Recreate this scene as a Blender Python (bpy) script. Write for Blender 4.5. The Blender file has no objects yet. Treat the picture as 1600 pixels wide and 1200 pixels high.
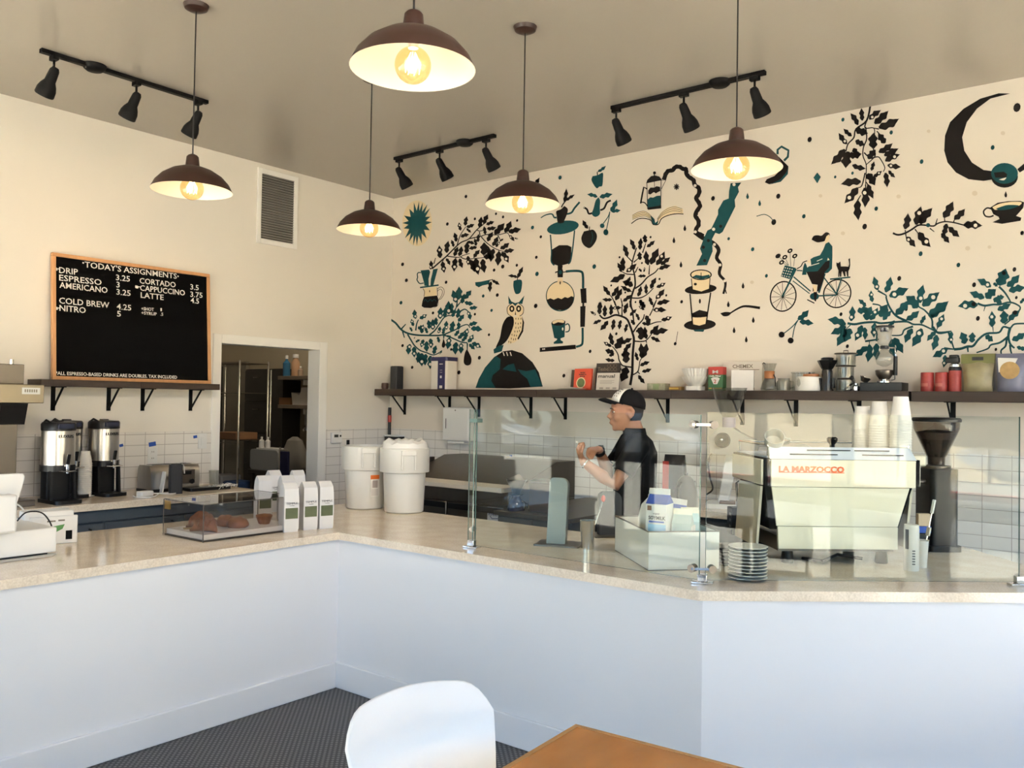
import bpy, bmesh, math, random
from math import sin, cos, pi, radians, atan, atan2, sqrt
from mathutils import Vector, Matrix, noise
from mathutils.geometry import tessellate_polygon
R = random.Random(7)
scene = bpy.context.scene
COL = scene.collection

# ------------------------------------------------------------------ camera
FPX = 1340.0
PIT, ROLL, YAW = atan(27.5 / 1340), 0.0153, radians(38.4)
CAM = Vector((6.097, -5.789, 1.62))
_f0 = Vector((-sin(YAW), cos(YAW), 0)); _r0 = Vector((cos(YAW), sin(YAW), 0)); _z = Vector((0, 0, 1))
FW = _f0 * cos(PIT) + _z * sin(PIT); _u0 = _z * cos(PIT) - _f0 * sin(PIT)
RT = _r0 * cos(ROLL) + _u0 * sin(ROLL); UP = _u0 * cos(ROLL) - _r0 * sin(ROLL)
cd = bpy.data.cameras.new('camera'); cam = bpy.data.objects.new('camera', cd); COL.objects.link(cam)
cd.sensor_width = 36; cd.sensor_fit = 'HORIZONTAL'; cd.lens = FPX / 1600 * 36; cd.clip_start = 0.05; cd.clip_end = 300
cam.matrix_world = Matrix(((RT.x, UP.x, -FW.x, CAM.x), (RT.y, UP.y, -FW.y, CAM.y), (RT.z, UP.z, -FW.z, CAM.z), (0, 0, 0, 1)))
scene.camera = cam

# ------------------------------------------------------------------ sky, sun, exposure
vs = scene.view_settings
vs.view_transform = 'Standard'; vs.look = 'None'; vs.gamma = 1.0; vs.exposure = 1.28
vs.use_curve_mapping = False
scene.cycles.use_denoising = True
scene.cycles.max_bounces = 10; scene.cycles.diffuse_bounces = 6; scene.cycles.glossy_bounces = 5
scene.cycles.transparent_max_bounces = 24; scene.cycles.transmission_bounces = 6
scene.cycles.sample_clamp_indirect = 6.0; scene.cycles.caustics_reflective = False; scene.cycles.caustics_refractive = False
scene.cycles.blur_glossy = 0.5
w = bpy.data.worlds.new('sky'); scene.world = w; w.use_nodes = True
nt = w.node_tree; bg = nt.nodes['Background']
sky = nt.nodes.new('ShaderNodeTexSky'); sky.sky_type = 'HOSEK_WILKIE'; sky.turbidity = 3.0; sky.ground_albedo = 0.3
sky.sun_direction = Vector((0.16, -0.62, 0.77)).normalized()
nt.links.new(sky.outputs[0], bg.inputs[0]); bg.inputs[1].default_value = 12.0
sd = bpy.data.lights.new('sun', 'SUN'); sd.energy = 62; sd.angle = 0.01; sd.color = (1.0, .96, .90)
sun = bpy.data.objects.new('sun', sd); COL.objects.link(sun)
sun.rotation_euler = Vector((-0.16, 0.62, -0.77)).to_track_quat('-Z', 'Y').to_euler()

ROOM_X1, ROOM_Y0, CEIL = 8.0, -8.0, 3.58
def portal(name, loc, rx, rz, sx, sy):
    d = bpy.data.lights.new(name, 'AREA'); d.shape = 'RECTANGLE'; d.size = sx; d.size_y = sy
    d.cycles.is_portal = True; d.energy = 1
    o = bpy.data.objects.new(name, d); COL.objects.link(o); o.location = loc; o.rotation_euler = (rx, 0, rz)
portal('window_daylight', (ROOM_X1 + .2, -3.9, 1.5), radians(90), radians(90), 7.0, 2.9)
portal("window_daylight", (2.0, ROOM_Y0 - .2, 1.5), radians(90), radians(0), 12.2, 2.9)

# ------------------------------------------------------------------ pixel -> place helpers
def ray(x, y): return FW + RT * ((x - 800) / FPX) - UP * ((y - 600) / FPX)
def atz(x, y, z): d = ray(x, y); return CAM + d * ((z - CAM.z) / d.z)
def atx(x, y, X): d = ray(x, y); return CAM + d * ((X - CAM.x) / d.x)
def aty(x, y, Y): d = ray(x, y); return CAM + d * ((Y - CAM.y) / d.y)
def atpl(x, y, p, n): d = ray(x, y); return CAM + d * ((Vector(p) - CAM).dot(n) / d.dot(n))

# ------------------------------------------------------------------ materials
def lin(c):
    return tuple((v / 12.92 if v <= .04045 else ((v + .055) / 1.055) ** 2.4) for v in c)
def rgb(r, g, b): return lin((r / 255, g / 255, b / 255)) + (1,)
MATS = {}
def mat(name, col, rough=.5, metal=0.0, noise_amt=0.0, noise_scale=8.0, bump=0.0, spec=.5, coat=0.0, alpha=1.0, emit=None, trans=0.0, stretch=None):
    if name in MATS: return MATS[name]
    m = bpy.data.materials.new(name); m.use_nodes = True; n = m.node_tree.nodes; l = m.node_tree.links
    b = n['Principled BSDF']
    b.inputs['Base Color'].default_value = col; b.inputs['Roughness'].default_value = rough; b.inputs['Metallic'].default_value = metal
    b.inputs['Specular IOR Level'].default_value = spec; b.inputs['Coat Weight'].default_value = coat; b.inputs['Alpha'].default_value = alpha
    if emit: b.inputs['Emission Color'].default_value = emit[0]; b.inputs['Emission Strength'].default_value = emit[1]
    if noise_amt or bump:
        tc = n.new('ShaderNodeTexCoord'); nz = n.new('ShaderNodeTexNoise'); nz.inputs['Scale'].default_value = noise_scale; nz.inputs['Detail'].default_value = 5
        mp = n.new('ShaderNodeMapping'); l.new(tc.outputs['Object'], mp.inputs[0]); l.new(mp.outputs[0], nz.inputs['Vector'])
        if stretch: mp.inputs['Scale'].default_value = stretch
        if noise_amt:
            mx = n.new('ShaderNodeMix'); mx.data_type = 'RGBA'
            mx.inputs['A'].default_value = tuple(max(0, c * (1 - noise_amt)) for c in col[:3]) + (1,)
            mx.inputs['B'].default_value = tuple(min(1, c * (1 + noise_amt)) for c in col[:3]) + (1,)
            l.new(nz.outputs[0], mx.inputs['Factor']); l.new(mx.outputs['Result'], b.inputs['Base Color'])
        if bump:
            bp = n.new('ShaderNodeBump'); bp.inputs['Strength'].default_value = bump; bp.inputs['Distance'].default_value = .002
            l.new(nz.outputs[0], bp.inputs['Height']); l.new(bp.outputs[0], b.inputs['Normal'])
    MATS[name] = m; return m
def glassmat(name, tint=(1, 1, 1, 1), f0=.04, rough=0.0):
    if name in MATS: return MATS[name]
    m = bpy.data.materials.new(name); m.use_nodes = True; n = m.node_tree.nodes; l = m.node_tree.links
    n.remove(n['Principled BSDF']); out = n['Material Output']
    tr = n.new('ShaderNodeBsdfTransparent'); tr.inputs[0].default_value = tint
    gl = n.new('ShaderNodeBsdfGlossy'); gl.inputs['Roughness'].default_value = rough
    lw = n.new('ShaderNodeLayerWeight'); lw.inputs[0].default_value = .5
    pw = n.new('ShaderNodeMath'); pw.operation = 'POWER'; pw.inputs[1].default_value = 5; l.new(lw.outputs['Facing'], pw.inputs[0])
    ma = n.new('ShaderNodeMath'); ma.operation = 'MULTIPLY_ADD'; ma.inputs[1].default_value = 1 - f0; ma.inputs[2].default_value = f0; l.new(pw.outputs[0], ma.inputs[0])
    mx = n.new('ShaderNodeMixShader'); l.new(ma.outputs[0], mx.inputs[0]); l.new(tr.outputs[0], mx.inputs[1]); l.new(gl.outputs[0], mx.inputs[2])
    l.new(mx.outputs[0], out.inputs[0]); MATS[name] = m; return m

M_wall = mat('wall_paint', (.76, .725, .665, 1), .62, noise_amt=.02, noise_scale=3, bump=.05)
M_mwall = mat('wall_paint_warm_lit', (.70, .64, .56, 1), .65, noise_amt=.02, noise_scale=3, bump=.05)  # same wall paint, with the warm lamp light put into the colour
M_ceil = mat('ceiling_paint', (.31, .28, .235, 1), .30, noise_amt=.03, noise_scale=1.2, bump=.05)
M_ctr = mat('counter_paint', (.73, .74, .77, 1), .5, noise_amt=.02, noise_scale=2)
M_trim = mat('trim_paint', (.84, .83, .80, 1), .4)
M_black = mat('black_metal', (.003, .0028, .0028, 1), .65, spec=.15)
M_bplas = mat('black_plastic', (.006, .006, .0065, 1), .35, spec=.35)
M_steel = mat('brushed_steel', (.50, .48, .45, 1), .28, 1.0, noise_amt=.15, noise_scale=20, stretch=(1, 1, .05))
M_dsteel = mat('dark_steel', (.16, .14, .12, 1), .35, 1.0, noise_amt=.1, noise_scale=20, stretch=(1, 1, .05))
M_chrome = mat('chrome', (.75, .75, .75, 1), .08, 1.0)
M_brown = mat('bronze_enamel', (.024, .010, .007, 1), .42, spec=.35)
M_white = mat('white_enamel', (.74, .72, .67, 1), .35)
M_wplas = mat('white_plastic', (.72, .72, .71, 1), .35)
M_dwood = mat('dark_wood', (.030, .016, .010, 1), .55, noise_amt=.5, noise_scale=14, stretch=(.25, .25, 6), bump=.1)
M_oak = mat('oak_frame', (.52, .27, .12, 1), .45, noise_amt=.25, noise_scale=12, stretch=(3, 3, .3))
M_table = mat('orange_wood', (.50, .19, .040, 1), .22, noise_amt=.35, noise_scale=6, stretch=(1.2, .5, 1), coat=.3)
M_paper = mat('white_paper', (.70, .68, .64, 1), .7)
M_cream = mat('cream_enamel', (.66, .62, .50, 1), .25, coat=.3)
M_red = mat('red_paint', (.42, .03, .02, 1), .4)
M_blue = mat('blue_tape', (.01, .07, .38, 1), .6)
M_slate = mat('slate_cabinet', (.06, .078, .095, 1), .5, noise_amt=.05)
M_quartz = None
def quartz():
    m = mat('beige_quartz', (.66, .585, .50, 1), .12, spec=.5); n = m.node_tree.nodes; l = m.node_tree.links; b = n['Principled BSDF']
    tc = n.new('ShaderNodeTexCoord'); a = n.new('ShaderNodeTexNoise'); a.inputs['Scale'].default_value = 130; a.inputs['Detail'].default_value = 3
    c = n.new('ShaderNodeTexNoise'); c.inputs['Scale'].default_value = 9; c.inputs['Detail'].default_value = 6
    l.new(tc.outputs['Object'], a.inputs['Vector']); l.new(tc.outputs['Object'], c.inputs['Vector'])
    r = n.new('ShaderNodeValToRGB'); r.color_ramp.elements[0].position = .36; r.color_ramp.elements[0].color = (.64, .545, .43, 1)
    r.color_ramp.elements[1].position = .6; r.color_ramp.elements[1].color = (.80, .705, .58, 1)
    ad = n.new('ShaderNodeMath'); ad.operation = 'MULTIPLY_ADD'; ad.inputs[1].default_value = .6; l.new(a.outputs[0], ad.inputs[0])
    ml = n.new('ShaderNodeMath'); ml.operation = 'MULTIPLY'; ml.inputs[1].default_value = .4; l.new(c.outputs[0], ml.inputs[0]); l.new(ml.outputs[0], ad.inputs[2])
    l.new(ad.outputs[0], r.inputs[0]); l.new(r.outputs[0], b.inputs['Base Color']); return m
M_quartz = quartz()
def tilemat(name, axis):
    m = mat(name, (.78, .75, .71, 1), .18); n = m.node_tree.nodes; l = m.node_tree.links; b = n['Principled BSDF']
    tc = n.new('ShaderNodeTexCoord'); sp = n.new('ShaderNodeSeparateXYZ'); cb = n.new('ShaderNodeCombineXYZ'); l.new(tc.outputs['Object'], sp.inputs[0])
    l.new(sp.outputs[axis], cb.inputs[0]); l.new(sp.outputs[2], cb.inputs[1])
    bk = n.new('ShaderNodeTexBrick'); bk.offset = 0; bk.inputs['Scale'].default_value = 1; bk.inputs['Brick Width'].default_value = .155
    bk.inputs['Row Height'].default_value = .0785; bk.inputs['Mortar Size'].default_value = .0025; bk.inputs['Mortar Smooth'].default_value = .2
    bk.inputs['Color1'].default_value = (.79, .76, .72, 1); bk.inputs['Color2'].default_value = (.75, .725, .69, 1); bk.inputs['Mortar'].default_value = (.47, .44, .41, 1)
    l.new(cb.outputs[0], bk.inputs['Vector']); l.new(bk.outputs['Color'], b.inputs['Base Color'])
    bp = n.new('ShaderNodeBump'); bp.inputs['Strength'].default_value = .4; bp.inputs['Distance'].default_value = .002; bp.invert = True
    l.new(bk.outputs['Fac'], bp.inputs['Height']); l.new(bp.outputs[0], b.inputs['Normal']); return m
M_tileL = tilemat('wall_tile_left', 1); M_tileB = tilemat('wall_tile_back', 0)
def floormat():
    m = mat('rubber_floor', (.03, .03, .03, 1), .45); n = m.node_tree.nodes; l = m.node_tree.links; b = n['Principled BSDF']
    tc = n.new('ShaderNodeTexCoord'); v = n.new('ShaderNodeTexVoronoi'); v.inputs['Scale'].default_value = 46; v.inputs['Randomness'].default_value = 0
    mp = n.new('ShaderNodeMapping'); mp.inputs['Rotation'].default_value = (0, 0, radians(45)); l.new(tc.outputs['Object'], mp.inputs[0])
    l.new(mp.outputs[0], v.inputs['Vector'])
    r = n.new('ShaderNodeValToRGB'); r.color_ramp.elements[0].position = .26; r.color_ramp.elements[0].color = (.17, .165, .16, 1)
    r.color_ramp.elements[1].position = .34; r.color_ramp.elements[1].color = (.026, .025, .025, 1)
    l.new(v.outputs['Distance'], r.inputs[0]); l.new(r.outputs[0], b.inputs['Base Color'])
    bp = n.new('ShaderNodeBump'); bp.invert = True; bp.inputs['Strength'].default_value = .5; bp.inputs['Distance'].default_value = .003
    l.new(v.outputs['Distance'], bp.inputs['Height']); l.new(bp.outputs[0], b.inputs['Normal']); return m
M_floor = floormat()
M_pblack = mat('mural_black', (.0055, .0036, .003, 1), .75, spec=.2, noise_amt=.3, noise_scale=20)
M_teal = mat('mural_teal', (.004, .052, .060, 1), .7, spec=.2, noise_amt=.22, noise_scale=25)
M_pcream = mat('mural_cream', (.74, .60, .38, 1), .6)
M_pwhite = mat('mural_pale', (.74, .68, .59, 1), .6)
M_pshade = mat('mural_ghost', (.60, .52, .42, 1), .6)
M_glass = glassmat('guard_glass', (.93, .96, .945, 1), .022); M_gedge = mat('glass_edge', (.10, .17, .15, 1), .1)
M_clear = glassmat('clear_glass', (.86, .87, .86, 1), .06); M_acry = glassmat('acrylic', (.90, .89, .88, 1))
M_win = glassmat('window_glass', (.93, .95, .95, 1))
M_letter = mat('white_letter', (.80, .78, .74, 1), .5)

# ------------------------------------------------------------------ mesh builder
class MB:
    def __init__(s): s.v = []; s.f = []; s.m = []
    def add(s, vs, fs, m=0, M=None):
        o = len(s.v); s.v += [(M @ Vector(p)) if M else Vector(p) for p in vs]
        for f in fs: s.f.append(tuple(o + i for i in f)); s.m.append(m)
        return s
    def box(s, x0, x1, y0, y1, z0, z1, m=0, M=None):
        return s.add([(x0, y0, z0), (x1, y0, z0), (x1, y1, z0), (x0, y1, z0), (x0, y0, z1), (x1, y0, z1), (x1, y1, z1), (x0, y1, z1)],
                     [(0, 3, 2, 1), (4, 5, 6, 7), (0, 1, 5, 4), (1, 2, 6, 5), (2, 3, 7, 6), (3, 0, 4, 7)], m, M)
    def bar(s, p0, p1, wx, wy, m=0):
        p0 = Vector(p0); p1 = Vector(p1); d = p1 - p0; q = d.to_track_quat('Z', 'Y').to_matrix().to_4x4(); q.translation = p0
        return s.box(-wx / 2, wx / 2, -wy / 2, wy / 2, 0, d.length, m, q)
    def prism(s, poly, z0, z1, m=0, M=None, mcap=None):
        n = len(poly); vs = [(p[0], p[1], z0) for p in poly] + [(p[0], p[1], z1) for p in poly]
        s.add(vs, [(i, (i + 1) % n, n + (i + 1) % n, n + i) for i in range(n)], m, M)
        s.add([(p[0], p[1], z0) for p in poly], [tuple(reversed(range(n)))], m if mcap is None else mcap, M)
        return s.add([(p[0], p[1], z1) for p in poly], [tuple(range(n))], m if mcap is None else mcap, M)
    def rings(s, rs, m=0, cap0=True, cap1=True, closed=True, M=None):
        n = len(rs[0]); o = [p for r in rs for p in r]; fs = []
        for k in range(len(rs) - 1):
            for i in range(n if closed else n - 1):
                j = (i + 1) % n; fs.append((k * n + i, k * n + j, (k + 1) * n + j, (k + 1) * n + i))
        if cap0: fs.append(tuple(reversed(range(n))))
        if cap1: fs.append(tuple(range((len(rs) - 1) * n, len(rs) * n)))
        return s.add(o, fs, m, M)
    def lathe(s, prof, seg=28, m=0, M=None, at=(0, 0, 0), cap0=False, cap1=False):
        rs = [[(at[0] + r * cos(2 * pi * i / seg), at[1] + r * sin(2 * pi * i / seg), at[2] + z) for i in range(seg)] for r, z in prof]
        return s.rings(rs, m, cap0, cap1, True, M)
    def cyl(s, p0, p1, r0, r1=None, seg=16, m=0):
        p0 = Vector(p0); p1 = Vector(p1); d = p1 - p0; q = d.to_track_quat('Z', 'Y').to_matrix().to_4x4(); q.translation = p0
        return s.lathe([(r0, 0), (r0 if r1 is None else r1, d.length)], seg, m, q, cap0=True, cap1=True)
    def tube(s, pts, r, seg=8, m=0, closed=False):
        pts = [Vector(p) for p in pts]; rs = []; rr = r if isinstance(r, (list, tuple)) else [r] * len(pts); up = None
        for i, p in enumerate(pts):
            a = pts[max(0, i - 1)]; b = pts[min(len(pts) - 1, i + 1)]; t = (b - a).normalized()
            if up is None: up = Vector((0, 0, 1)) if abs(t.z) < .9 else Vector((1, 0, 0))
            x = up.cross(t).normalized(); up = t.cross(x).normalized()
            rs.append([p + (x * cos(2 * pi * k / seg) + up * sin(2 * pi * k / seg)) * rr[i] for k in range(seg)])
        return s.rings(rs, m, True, True)
    def ball(s, c, r, seg=16, m=0, M=None, v=10):
        if not isinstance(r, (tuple, list)): r = (r, r, r)
        rs = [[(c[0] + r[0] * sin(pi * k / v) * cos(2 * pi * i / seg), c[1] + r[1] * sin(pi * k / v) * sin(2 * pi * i / seg), c[2] - r[2] * cos(pi * k / v)) for i in range(seg)] for k in range(1, v)]
        n = len(s.v); s.rings(rs, m, False, False, True, M)
        T = (lambda p: (M @ Vector(p)) if M else Vector(p))
        s.v += [T((c[0], c[1], c[2] - r[2])), T((c[0], c[1], c[2] + r[2]))]; b = len(s.v) - 2; t = b + 1; e = n + (v - 2) * seg
        for i in range(seg):
            s.f.append((b, n + (i + 1) % seg, n + i)); s.m.append(m); s.f.append((t, e + i, e + (i + 1) % seg)); s.m.append(m)
        return s
    def poly3(s, pts, m=0):
        n = len(pts); o = len(s.v); s.v += [Vector(p) for p in pts]
        for t in tessellate_polygon([[Vector(p) for p in pts]]): s.f.append(tuple(o + i for i in t)); s.m.append(m)
        return s
    def text(s, st, M, size=1.0, width=None, m=0, ext=.0006, align='LEFT', bold=0.0):
        c = bpy.data.curves.new('t', 'FONT'); c.body = st; c.size = size; c.extrude = ext; c.align_x = align; c.resolution_u = 2; c.offset = bold
        o = bpy.data.objects.new('t', c); COL.objects.link(o); dg = bpy.context.evaluated_depsgraph_get(); dg.update()
        me = bpy.data.meshes.new_from_object(o.evaluated_get(dg)); vs = [v.co.copy() for v in me.vertices]
        if width and vs:
            x0 = min(v.x for v in vs); x1 = max(v.x for v in vs); k = width / max(1e-6, x1 - x0)
            for v in vs: v.x = (v.x - x0) * k
        s.add(vs, [tuple(p.vertices) for p in me.polygons], m, M)
        bpy.data.objects.remove(o); bpy.data.curves.remove(c); bpy.data.meshes.remove(me); return s
    def build(s, name, mats, parent=None, bevel=0, smooth=38, seg=2, subsurf=0, rm=None):
        me = bpy.data.meshes.new(name); me.from_pydata([tuple(v) for v in s.v], [], s.f)
        if not isinstance(mats, (list, tuple)): mats = [mats]
        for m in mats: me.materials.append(m)
        me.polygons.foreach_set('material_index', s.m)
        bm = bmesh.new(); bm.from_mesh(me); bmesh.ops.recalc_face_normals(bm, faces=bm.faces); bm.to_mesh(me); bm.free()
        if smooth:
            me.polygons.foreach_set('use_smooth', [True] * len(me.polygons)); me.set_sharp_from_angle(angle=radians(smooth))
        me.update(); o = bpy.data.objects.new(name, me); COL.objects.link(o)
        if parent: o.parent = parent
        if bevel:
            b = o.modifiers.new('bevel', 'BEVEL'); b.width = bevel; b.segments = seg; b.limit_method = 'ANGLE'; b.angle_limit = radians(40); b.harden_normals = False
        if rm:
            b = o.modifiers.new('remesh', 'REMESH'); b.mode = 'VOXEL'; b.voxel_size = rm; b.use_smooth_shade = True
            b = o.modifiers.new('smooth', 'SMOOTH'); b.factor = .5; b.iterations = 4
        return o
def tag(o, label, cat, group=None):
    o['label'] = label; o['category'] = cat
    if group: o['group'] = group
    return o
def thing(name, label, cat, loc=(0, 0, 0), rz=0, group=None):
    o = bpy.data.objects.new(name, None); COL.objects.link(o); o.location = loc; o.rotation_euler = (0, 0, rz); o.empty_display_size = .1
    return tag(o, label, cat, group)
def struct(o): o['kind'] = 'structure'; return o
def copy_tree(o, parent=None):
    c = o.copy(); COL.objects.link(c)
    if parent: c.parent = parent
    for ch in list(o.children): copy_tree(ch, c)
    return c
def again(o, label, loc, rz=None, group=None):
    c = copy_tree(o); c['label'] = label; c.location = loc
    if rz is not None: c.rotation_euler = (0, 0, rz)
    if group: c['group'] = group
    return c
def rrect(x0, x1, y0, y1, r, n=5):
    ps = []
    for cx, cy, a0 in ((x1 - r, y0 + r, -90), (x1 - r, y1 - r, 0), (x0 + r, y1 - r, 90), (x0 + r, y0 + r, 180)):
        for k in range(n + 1):
            a = radians(a0 + 90 * k / n); ps.append((cx + r * cos(a), cy + r * sin(a)))
    return ps
def smoothline(pts, n=6):
    pts = [Vector(p) for p in pts]; out = []
    for i in range(len(pts) - 1):
        p0 = pts[max(0, i - 1)]; p1 = pts[i]; p2 = pts[i + 1]; p3 = pts[min(len(pts) - 1, i + 2)]
        for k in range(n):
            t = k / n; out.append(.5 * ((2 * p1) + (p2 - p0) * t + (2 * p0 - 5 * p1 + 4 * p2 - p3) * t * t + (3 * p1 - p0 - 3 * p2 + p3) * t ** 3))
    out.append(pts[-1]); return out
# ================================================================== the setting
def sbox(name, m, *a, bevel=0): return struct(MB().box(*a).build(name, m, bevel=bevel, smooth=0))
sbox('floor', M_floor, -4.5, ROOM_X1, ROOM_Y0, 1.4, -.1, 0)
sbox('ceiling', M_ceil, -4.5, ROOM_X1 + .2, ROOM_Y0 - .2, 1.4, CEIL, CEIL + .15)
DY0, DY1, DZ = -1.872, -.862, 2.064            # doorway into the back room
b = MB(); b.box(-.14, 0, -5.0, DY0, 0, CEIL); b.box(-.14, 0, DY1, 0, 0, CEIL); b.box(-.14, 0, DY0, DY1, DZ, CEIL)
struct(b.build('wall_left', M_wall, smooth=0))
b = MB(); b.box(-4.5, -.14, -5.0, -4.86, 0, CEIL); struct(b.build('wall_left_return', M_wall, smooth=0))
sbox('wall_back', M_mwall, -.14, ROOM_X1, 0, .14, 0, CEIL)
# door casing
b = MB()
b.box(-.15, .014, DY0 - .062, DY0 + .012, 0, DZ + .062); b.box(-.15, .014, DY1 - .012, DY1 + .075, 0, DZ + .062); b.box(-.15, .014, DY0 + .0125, DY1 - .0125, DZ - .012, DZ + .062)
struct(b.build('trim_1', M_trim, bevel=.003))
# tile wainscot
b = MB(); b.box(0, .009, -4.9, DY0 - .062, .0, 1.352); b.box(0, .009, DY1 + .075, 0, .0, 1.345); struct(b.build('trim_2', M_tileL, smooth=0))
b = MB(); b.box(.009, ROOM_X1, -.009, 0, .0, 1.345); struct(b.build('trim_3', M_tileB, smooth=0))
# storefront behind the camera: dark metal frames with glass, over a sunny street
def storefront(num, axis, at, a0, a1, posts, zh=2.97, zr=.82):
    b = MB(); g = MB(); t = .06
    def bx(mb, u0, u1, d0, d1, z0, z1, m=0):
        if axis == 'x': mb.box(at + d0, at + d1, u0, u1, z0, z1, m)
        else: mb.box(u0, u1, at - d1, at - d0, z0, z1, m)
    bx(b, a0, a1, 0, .12, 0, .12); bx(b, a0, a1, 0, .12, zr, zr + .11); bx(b, a0, a1, 0, .12, zh - .12, zh)
    for p, wd in posts: bx(b, p - wd / 2, p + wd / 2, 0, .12, 0, zh)
    bx(g, a0, a1, .05, .058, .1, zh - .1)
    f = struct(b.build('window_%d' % num, M_black, smooth=0)); g.build('pane', M_win, f, smooth=0)
    wb = MB(); bx(wb, a0 - .3, a1 + .2, 0, .15, zh, CEIL); return wb
wb = storefront(1, 'x', ROOM_X1, -8.0, -.3, [(-7.95, .1), (-6.6, .07), (-5.25, .07), (-4.29, .06), (-3.56, .14), (-2.9, .27), (-1.5, .07), (-.3, .1)], 3.15)
wb.box(ROOM_X1, ROOM_X1 + .15, -.3, .14, 0, CEIL); struct(wb.build('wall_right', M_wall, smooth=0))
wb = storefront(2, 'y', ROOM_Y0, -4.5, ROOM_X1, [(-4.45, .1), (-3.1, .07), (-1.3, .2), (-.13, .29), (.70, .06), (1.08, .12), (2.4, .07), (3.7, .07), (5.0, .2), (6.3, .07), (7.4, .07), (ROOM_X1, .15)], 2.45, .93)
wb.box(5.3, ROOM_X1, ROOM_Y0 - .15, ROOM_Y0 - .125, 0, 2.5)
struct(wb.build('wall_front', M_wall, smooth=0))
sbox('wall_front_left', M_wall, -4.64, -4.5, ROOM_Y0, 1.4, 0, CEIL)
# back room shell
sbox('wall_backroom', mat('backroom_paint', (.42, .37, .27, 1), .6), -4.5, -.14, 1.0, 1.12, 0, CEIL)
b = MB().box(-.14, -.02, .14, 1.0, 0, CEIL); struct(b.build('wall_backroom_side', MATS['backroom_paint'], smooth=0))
# outside
M_conc = mat('sidewalk_concrete', (.53, .475, .385, 1), .85, noise_amt=.15, noise_scale=2)
M_asph = mat('asphalt', (.05, .05, .053, 1), .9, noise_amt=.25, noise_scale=3)
M_dirt = mat('dry_hillside', (.40, .30, .17, 1), .95, noise_amt=.35, noise_scale=1.5)
sbox('ground_sidewalk', M_conc, -30, 12.2, -20.0, ROOM_Y0 - .12, -.14, -.02)
sbox('ground_sidewalk_side', M_conc, ROOM_X1 + .12, 12.2, ROOM_Y0 - .12, 30, -.14, -.02)
sbox('ground_street', M_asph, -60, 60, -60, 40, -.3, -.16)
sbox('ground_sidewalk_far', M_conc, 19.5, 22.5, -40, 30, -.2, -.03)
b = MB().box(19.3, 19.5, -40, 30, -.2, -.025); struct(b.build('curb', M_red, smooth=0))
b = MB()
for k in range(-8, 9): b.box(13.1, 13.22, k * 4, k * 4 + 3.2, -.16, -.155)
struct(b.build('street_marking', M_letter, smooth=0))
def hill():
    b = MB(); nx, ny = 14, 50; vs = []; fs = []
    for i in range(nx):
        for j in range(ny):
            x = 22.5 + i * 1.2; y = -42 + j * 1.5; h = -.05 + min(4.5, i * .33) + .5 * noise.noise((x * .3, y * .3, 0)) * min(1, i * .3)
            vs.append((x, y, h))
    for i in range(nx - 1):
        for j in range(ny - 1): fs.append((i * ny + j, (i + 1) * ny + j, (i + 1) * ny + j + 1, i * ny + j + 1))
    b.add(vs, fs); return struct(b.build('hill', M_dirt))
hill()
M_leaf = mat('street_foliage', (.045, .065, .02, 1), .8, noise_amt=.5, noise_scale=2)
def hedge(name, x0, x1, y0, y1, z, n):
    b = MB()
    for _ in range(n):
        c = (R.uniform(x0, x1), R.uniform(y0, y1), R.uniform(.1, z)); r = R.uniform(.5, 1.1); b.ball(c, (r, r, r * .8), 8, 0, None, 6)
    o = b.build(name, M_leaf); o['kind'] = 'stuff'; return o
tag(hedge('undergrowth', 31, 36, -30, 12, 6.5, 150), 'green undergrowth on the slope beyond the far street', 'plants')
tag(hedge('roadside_foliage', -40, 12, -36, -33, 4.0, 150), 'dark roadside foliage beyond the parked cars', 'plants')

# ------------------------------------------------------------------ service counter
CT = .87
A_X, B_Y = 2.342, -2.597                       # front edges of the worktop
CDIR = Vector((.757, .654, 0)).normalized(); CN = Vector((-CDIR.y, CDIR.x, 0)); CANG = atan2(CDIR.y, CDIR.x)
PC = Vector((4.543, -2.597, 0)); PE = PC + CDIR * 1.75
ov = .022
sc_ = thing('service_counter', 'white painted counter front running in three straight faces with a low baseboard', 'counter')
def panel(p0, p1, th, z0, z1, name, m, par, bev=0):
    d = (p1 - p0).normalized(); n = Vector((-d.y, d.x, 0))
    return MB().add([*(Vector((p.x, p.y, z)) for z in (z0, z1) for p in (p0, p1, p1 + n * th, p0 + n * th))],
        [(0, 3, 2, 1), (4, 5, 6, 7), (0, 1, 5, 4), (1, 2, 6, 5), (2, 3, 7, 6), (3, 0, 4, 7)]).build(name, m, par, bevel=bev, smooth=0)
a0 = Vector((A_X - ov, -5.0, 0)); a1 = Vector((A_X - ov, B_Y + ov, 0)); c0 = Vector((PC.x + .006, B_Y + ov, 0)); c1 = PE + CN * ov
panel(a0, a1, .12, 0, .83, 'front_panel', M_ctr, sc_); panel(a1, c0, .12, 0, .83, 'front_panel', M_ctr, sc_); panel(c0, c1, .12, 0, .83, 'front_panel', M_ctr, sc_)
h = .145; t = .016
for p, q in ((a0 + Vector((t, 0, 0)), a1 + Vector((t, -t, 0))), (a1 + Vector((0, -t, 0)), c0 + Vector((t * .6, -t, 0))), (c0 - CN * t, c1 - CN * t)):
    panel(p, q, t - .0005, 0, h, 'baseboard', M_ctr, sc_, .006)
ab = Vector((1.335, -5.0, 0)); bb = Vector((1.335, -1.615, 0)); cb0 = Vector((4.02, -1.615, 0)); cb1 = PE + CN * 1.2
cc = PC + CN * 1.2; k = (-1.615 - cc.y) / CDIR.y; cb0 = cc + CDIR * k
panel(bb + Vector((.03, -.04, 0)), ab + Vector((.03, 0, 0)), .03, 0, .83, 'back_panel', M_ctr, sc_)
panel(cb0 + Vector((-.1, -.03, 0)), bb + Vector((.03, -.04, 0)), .03, 0, .83, 'back_panel', M_slate, sc_)
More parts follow.
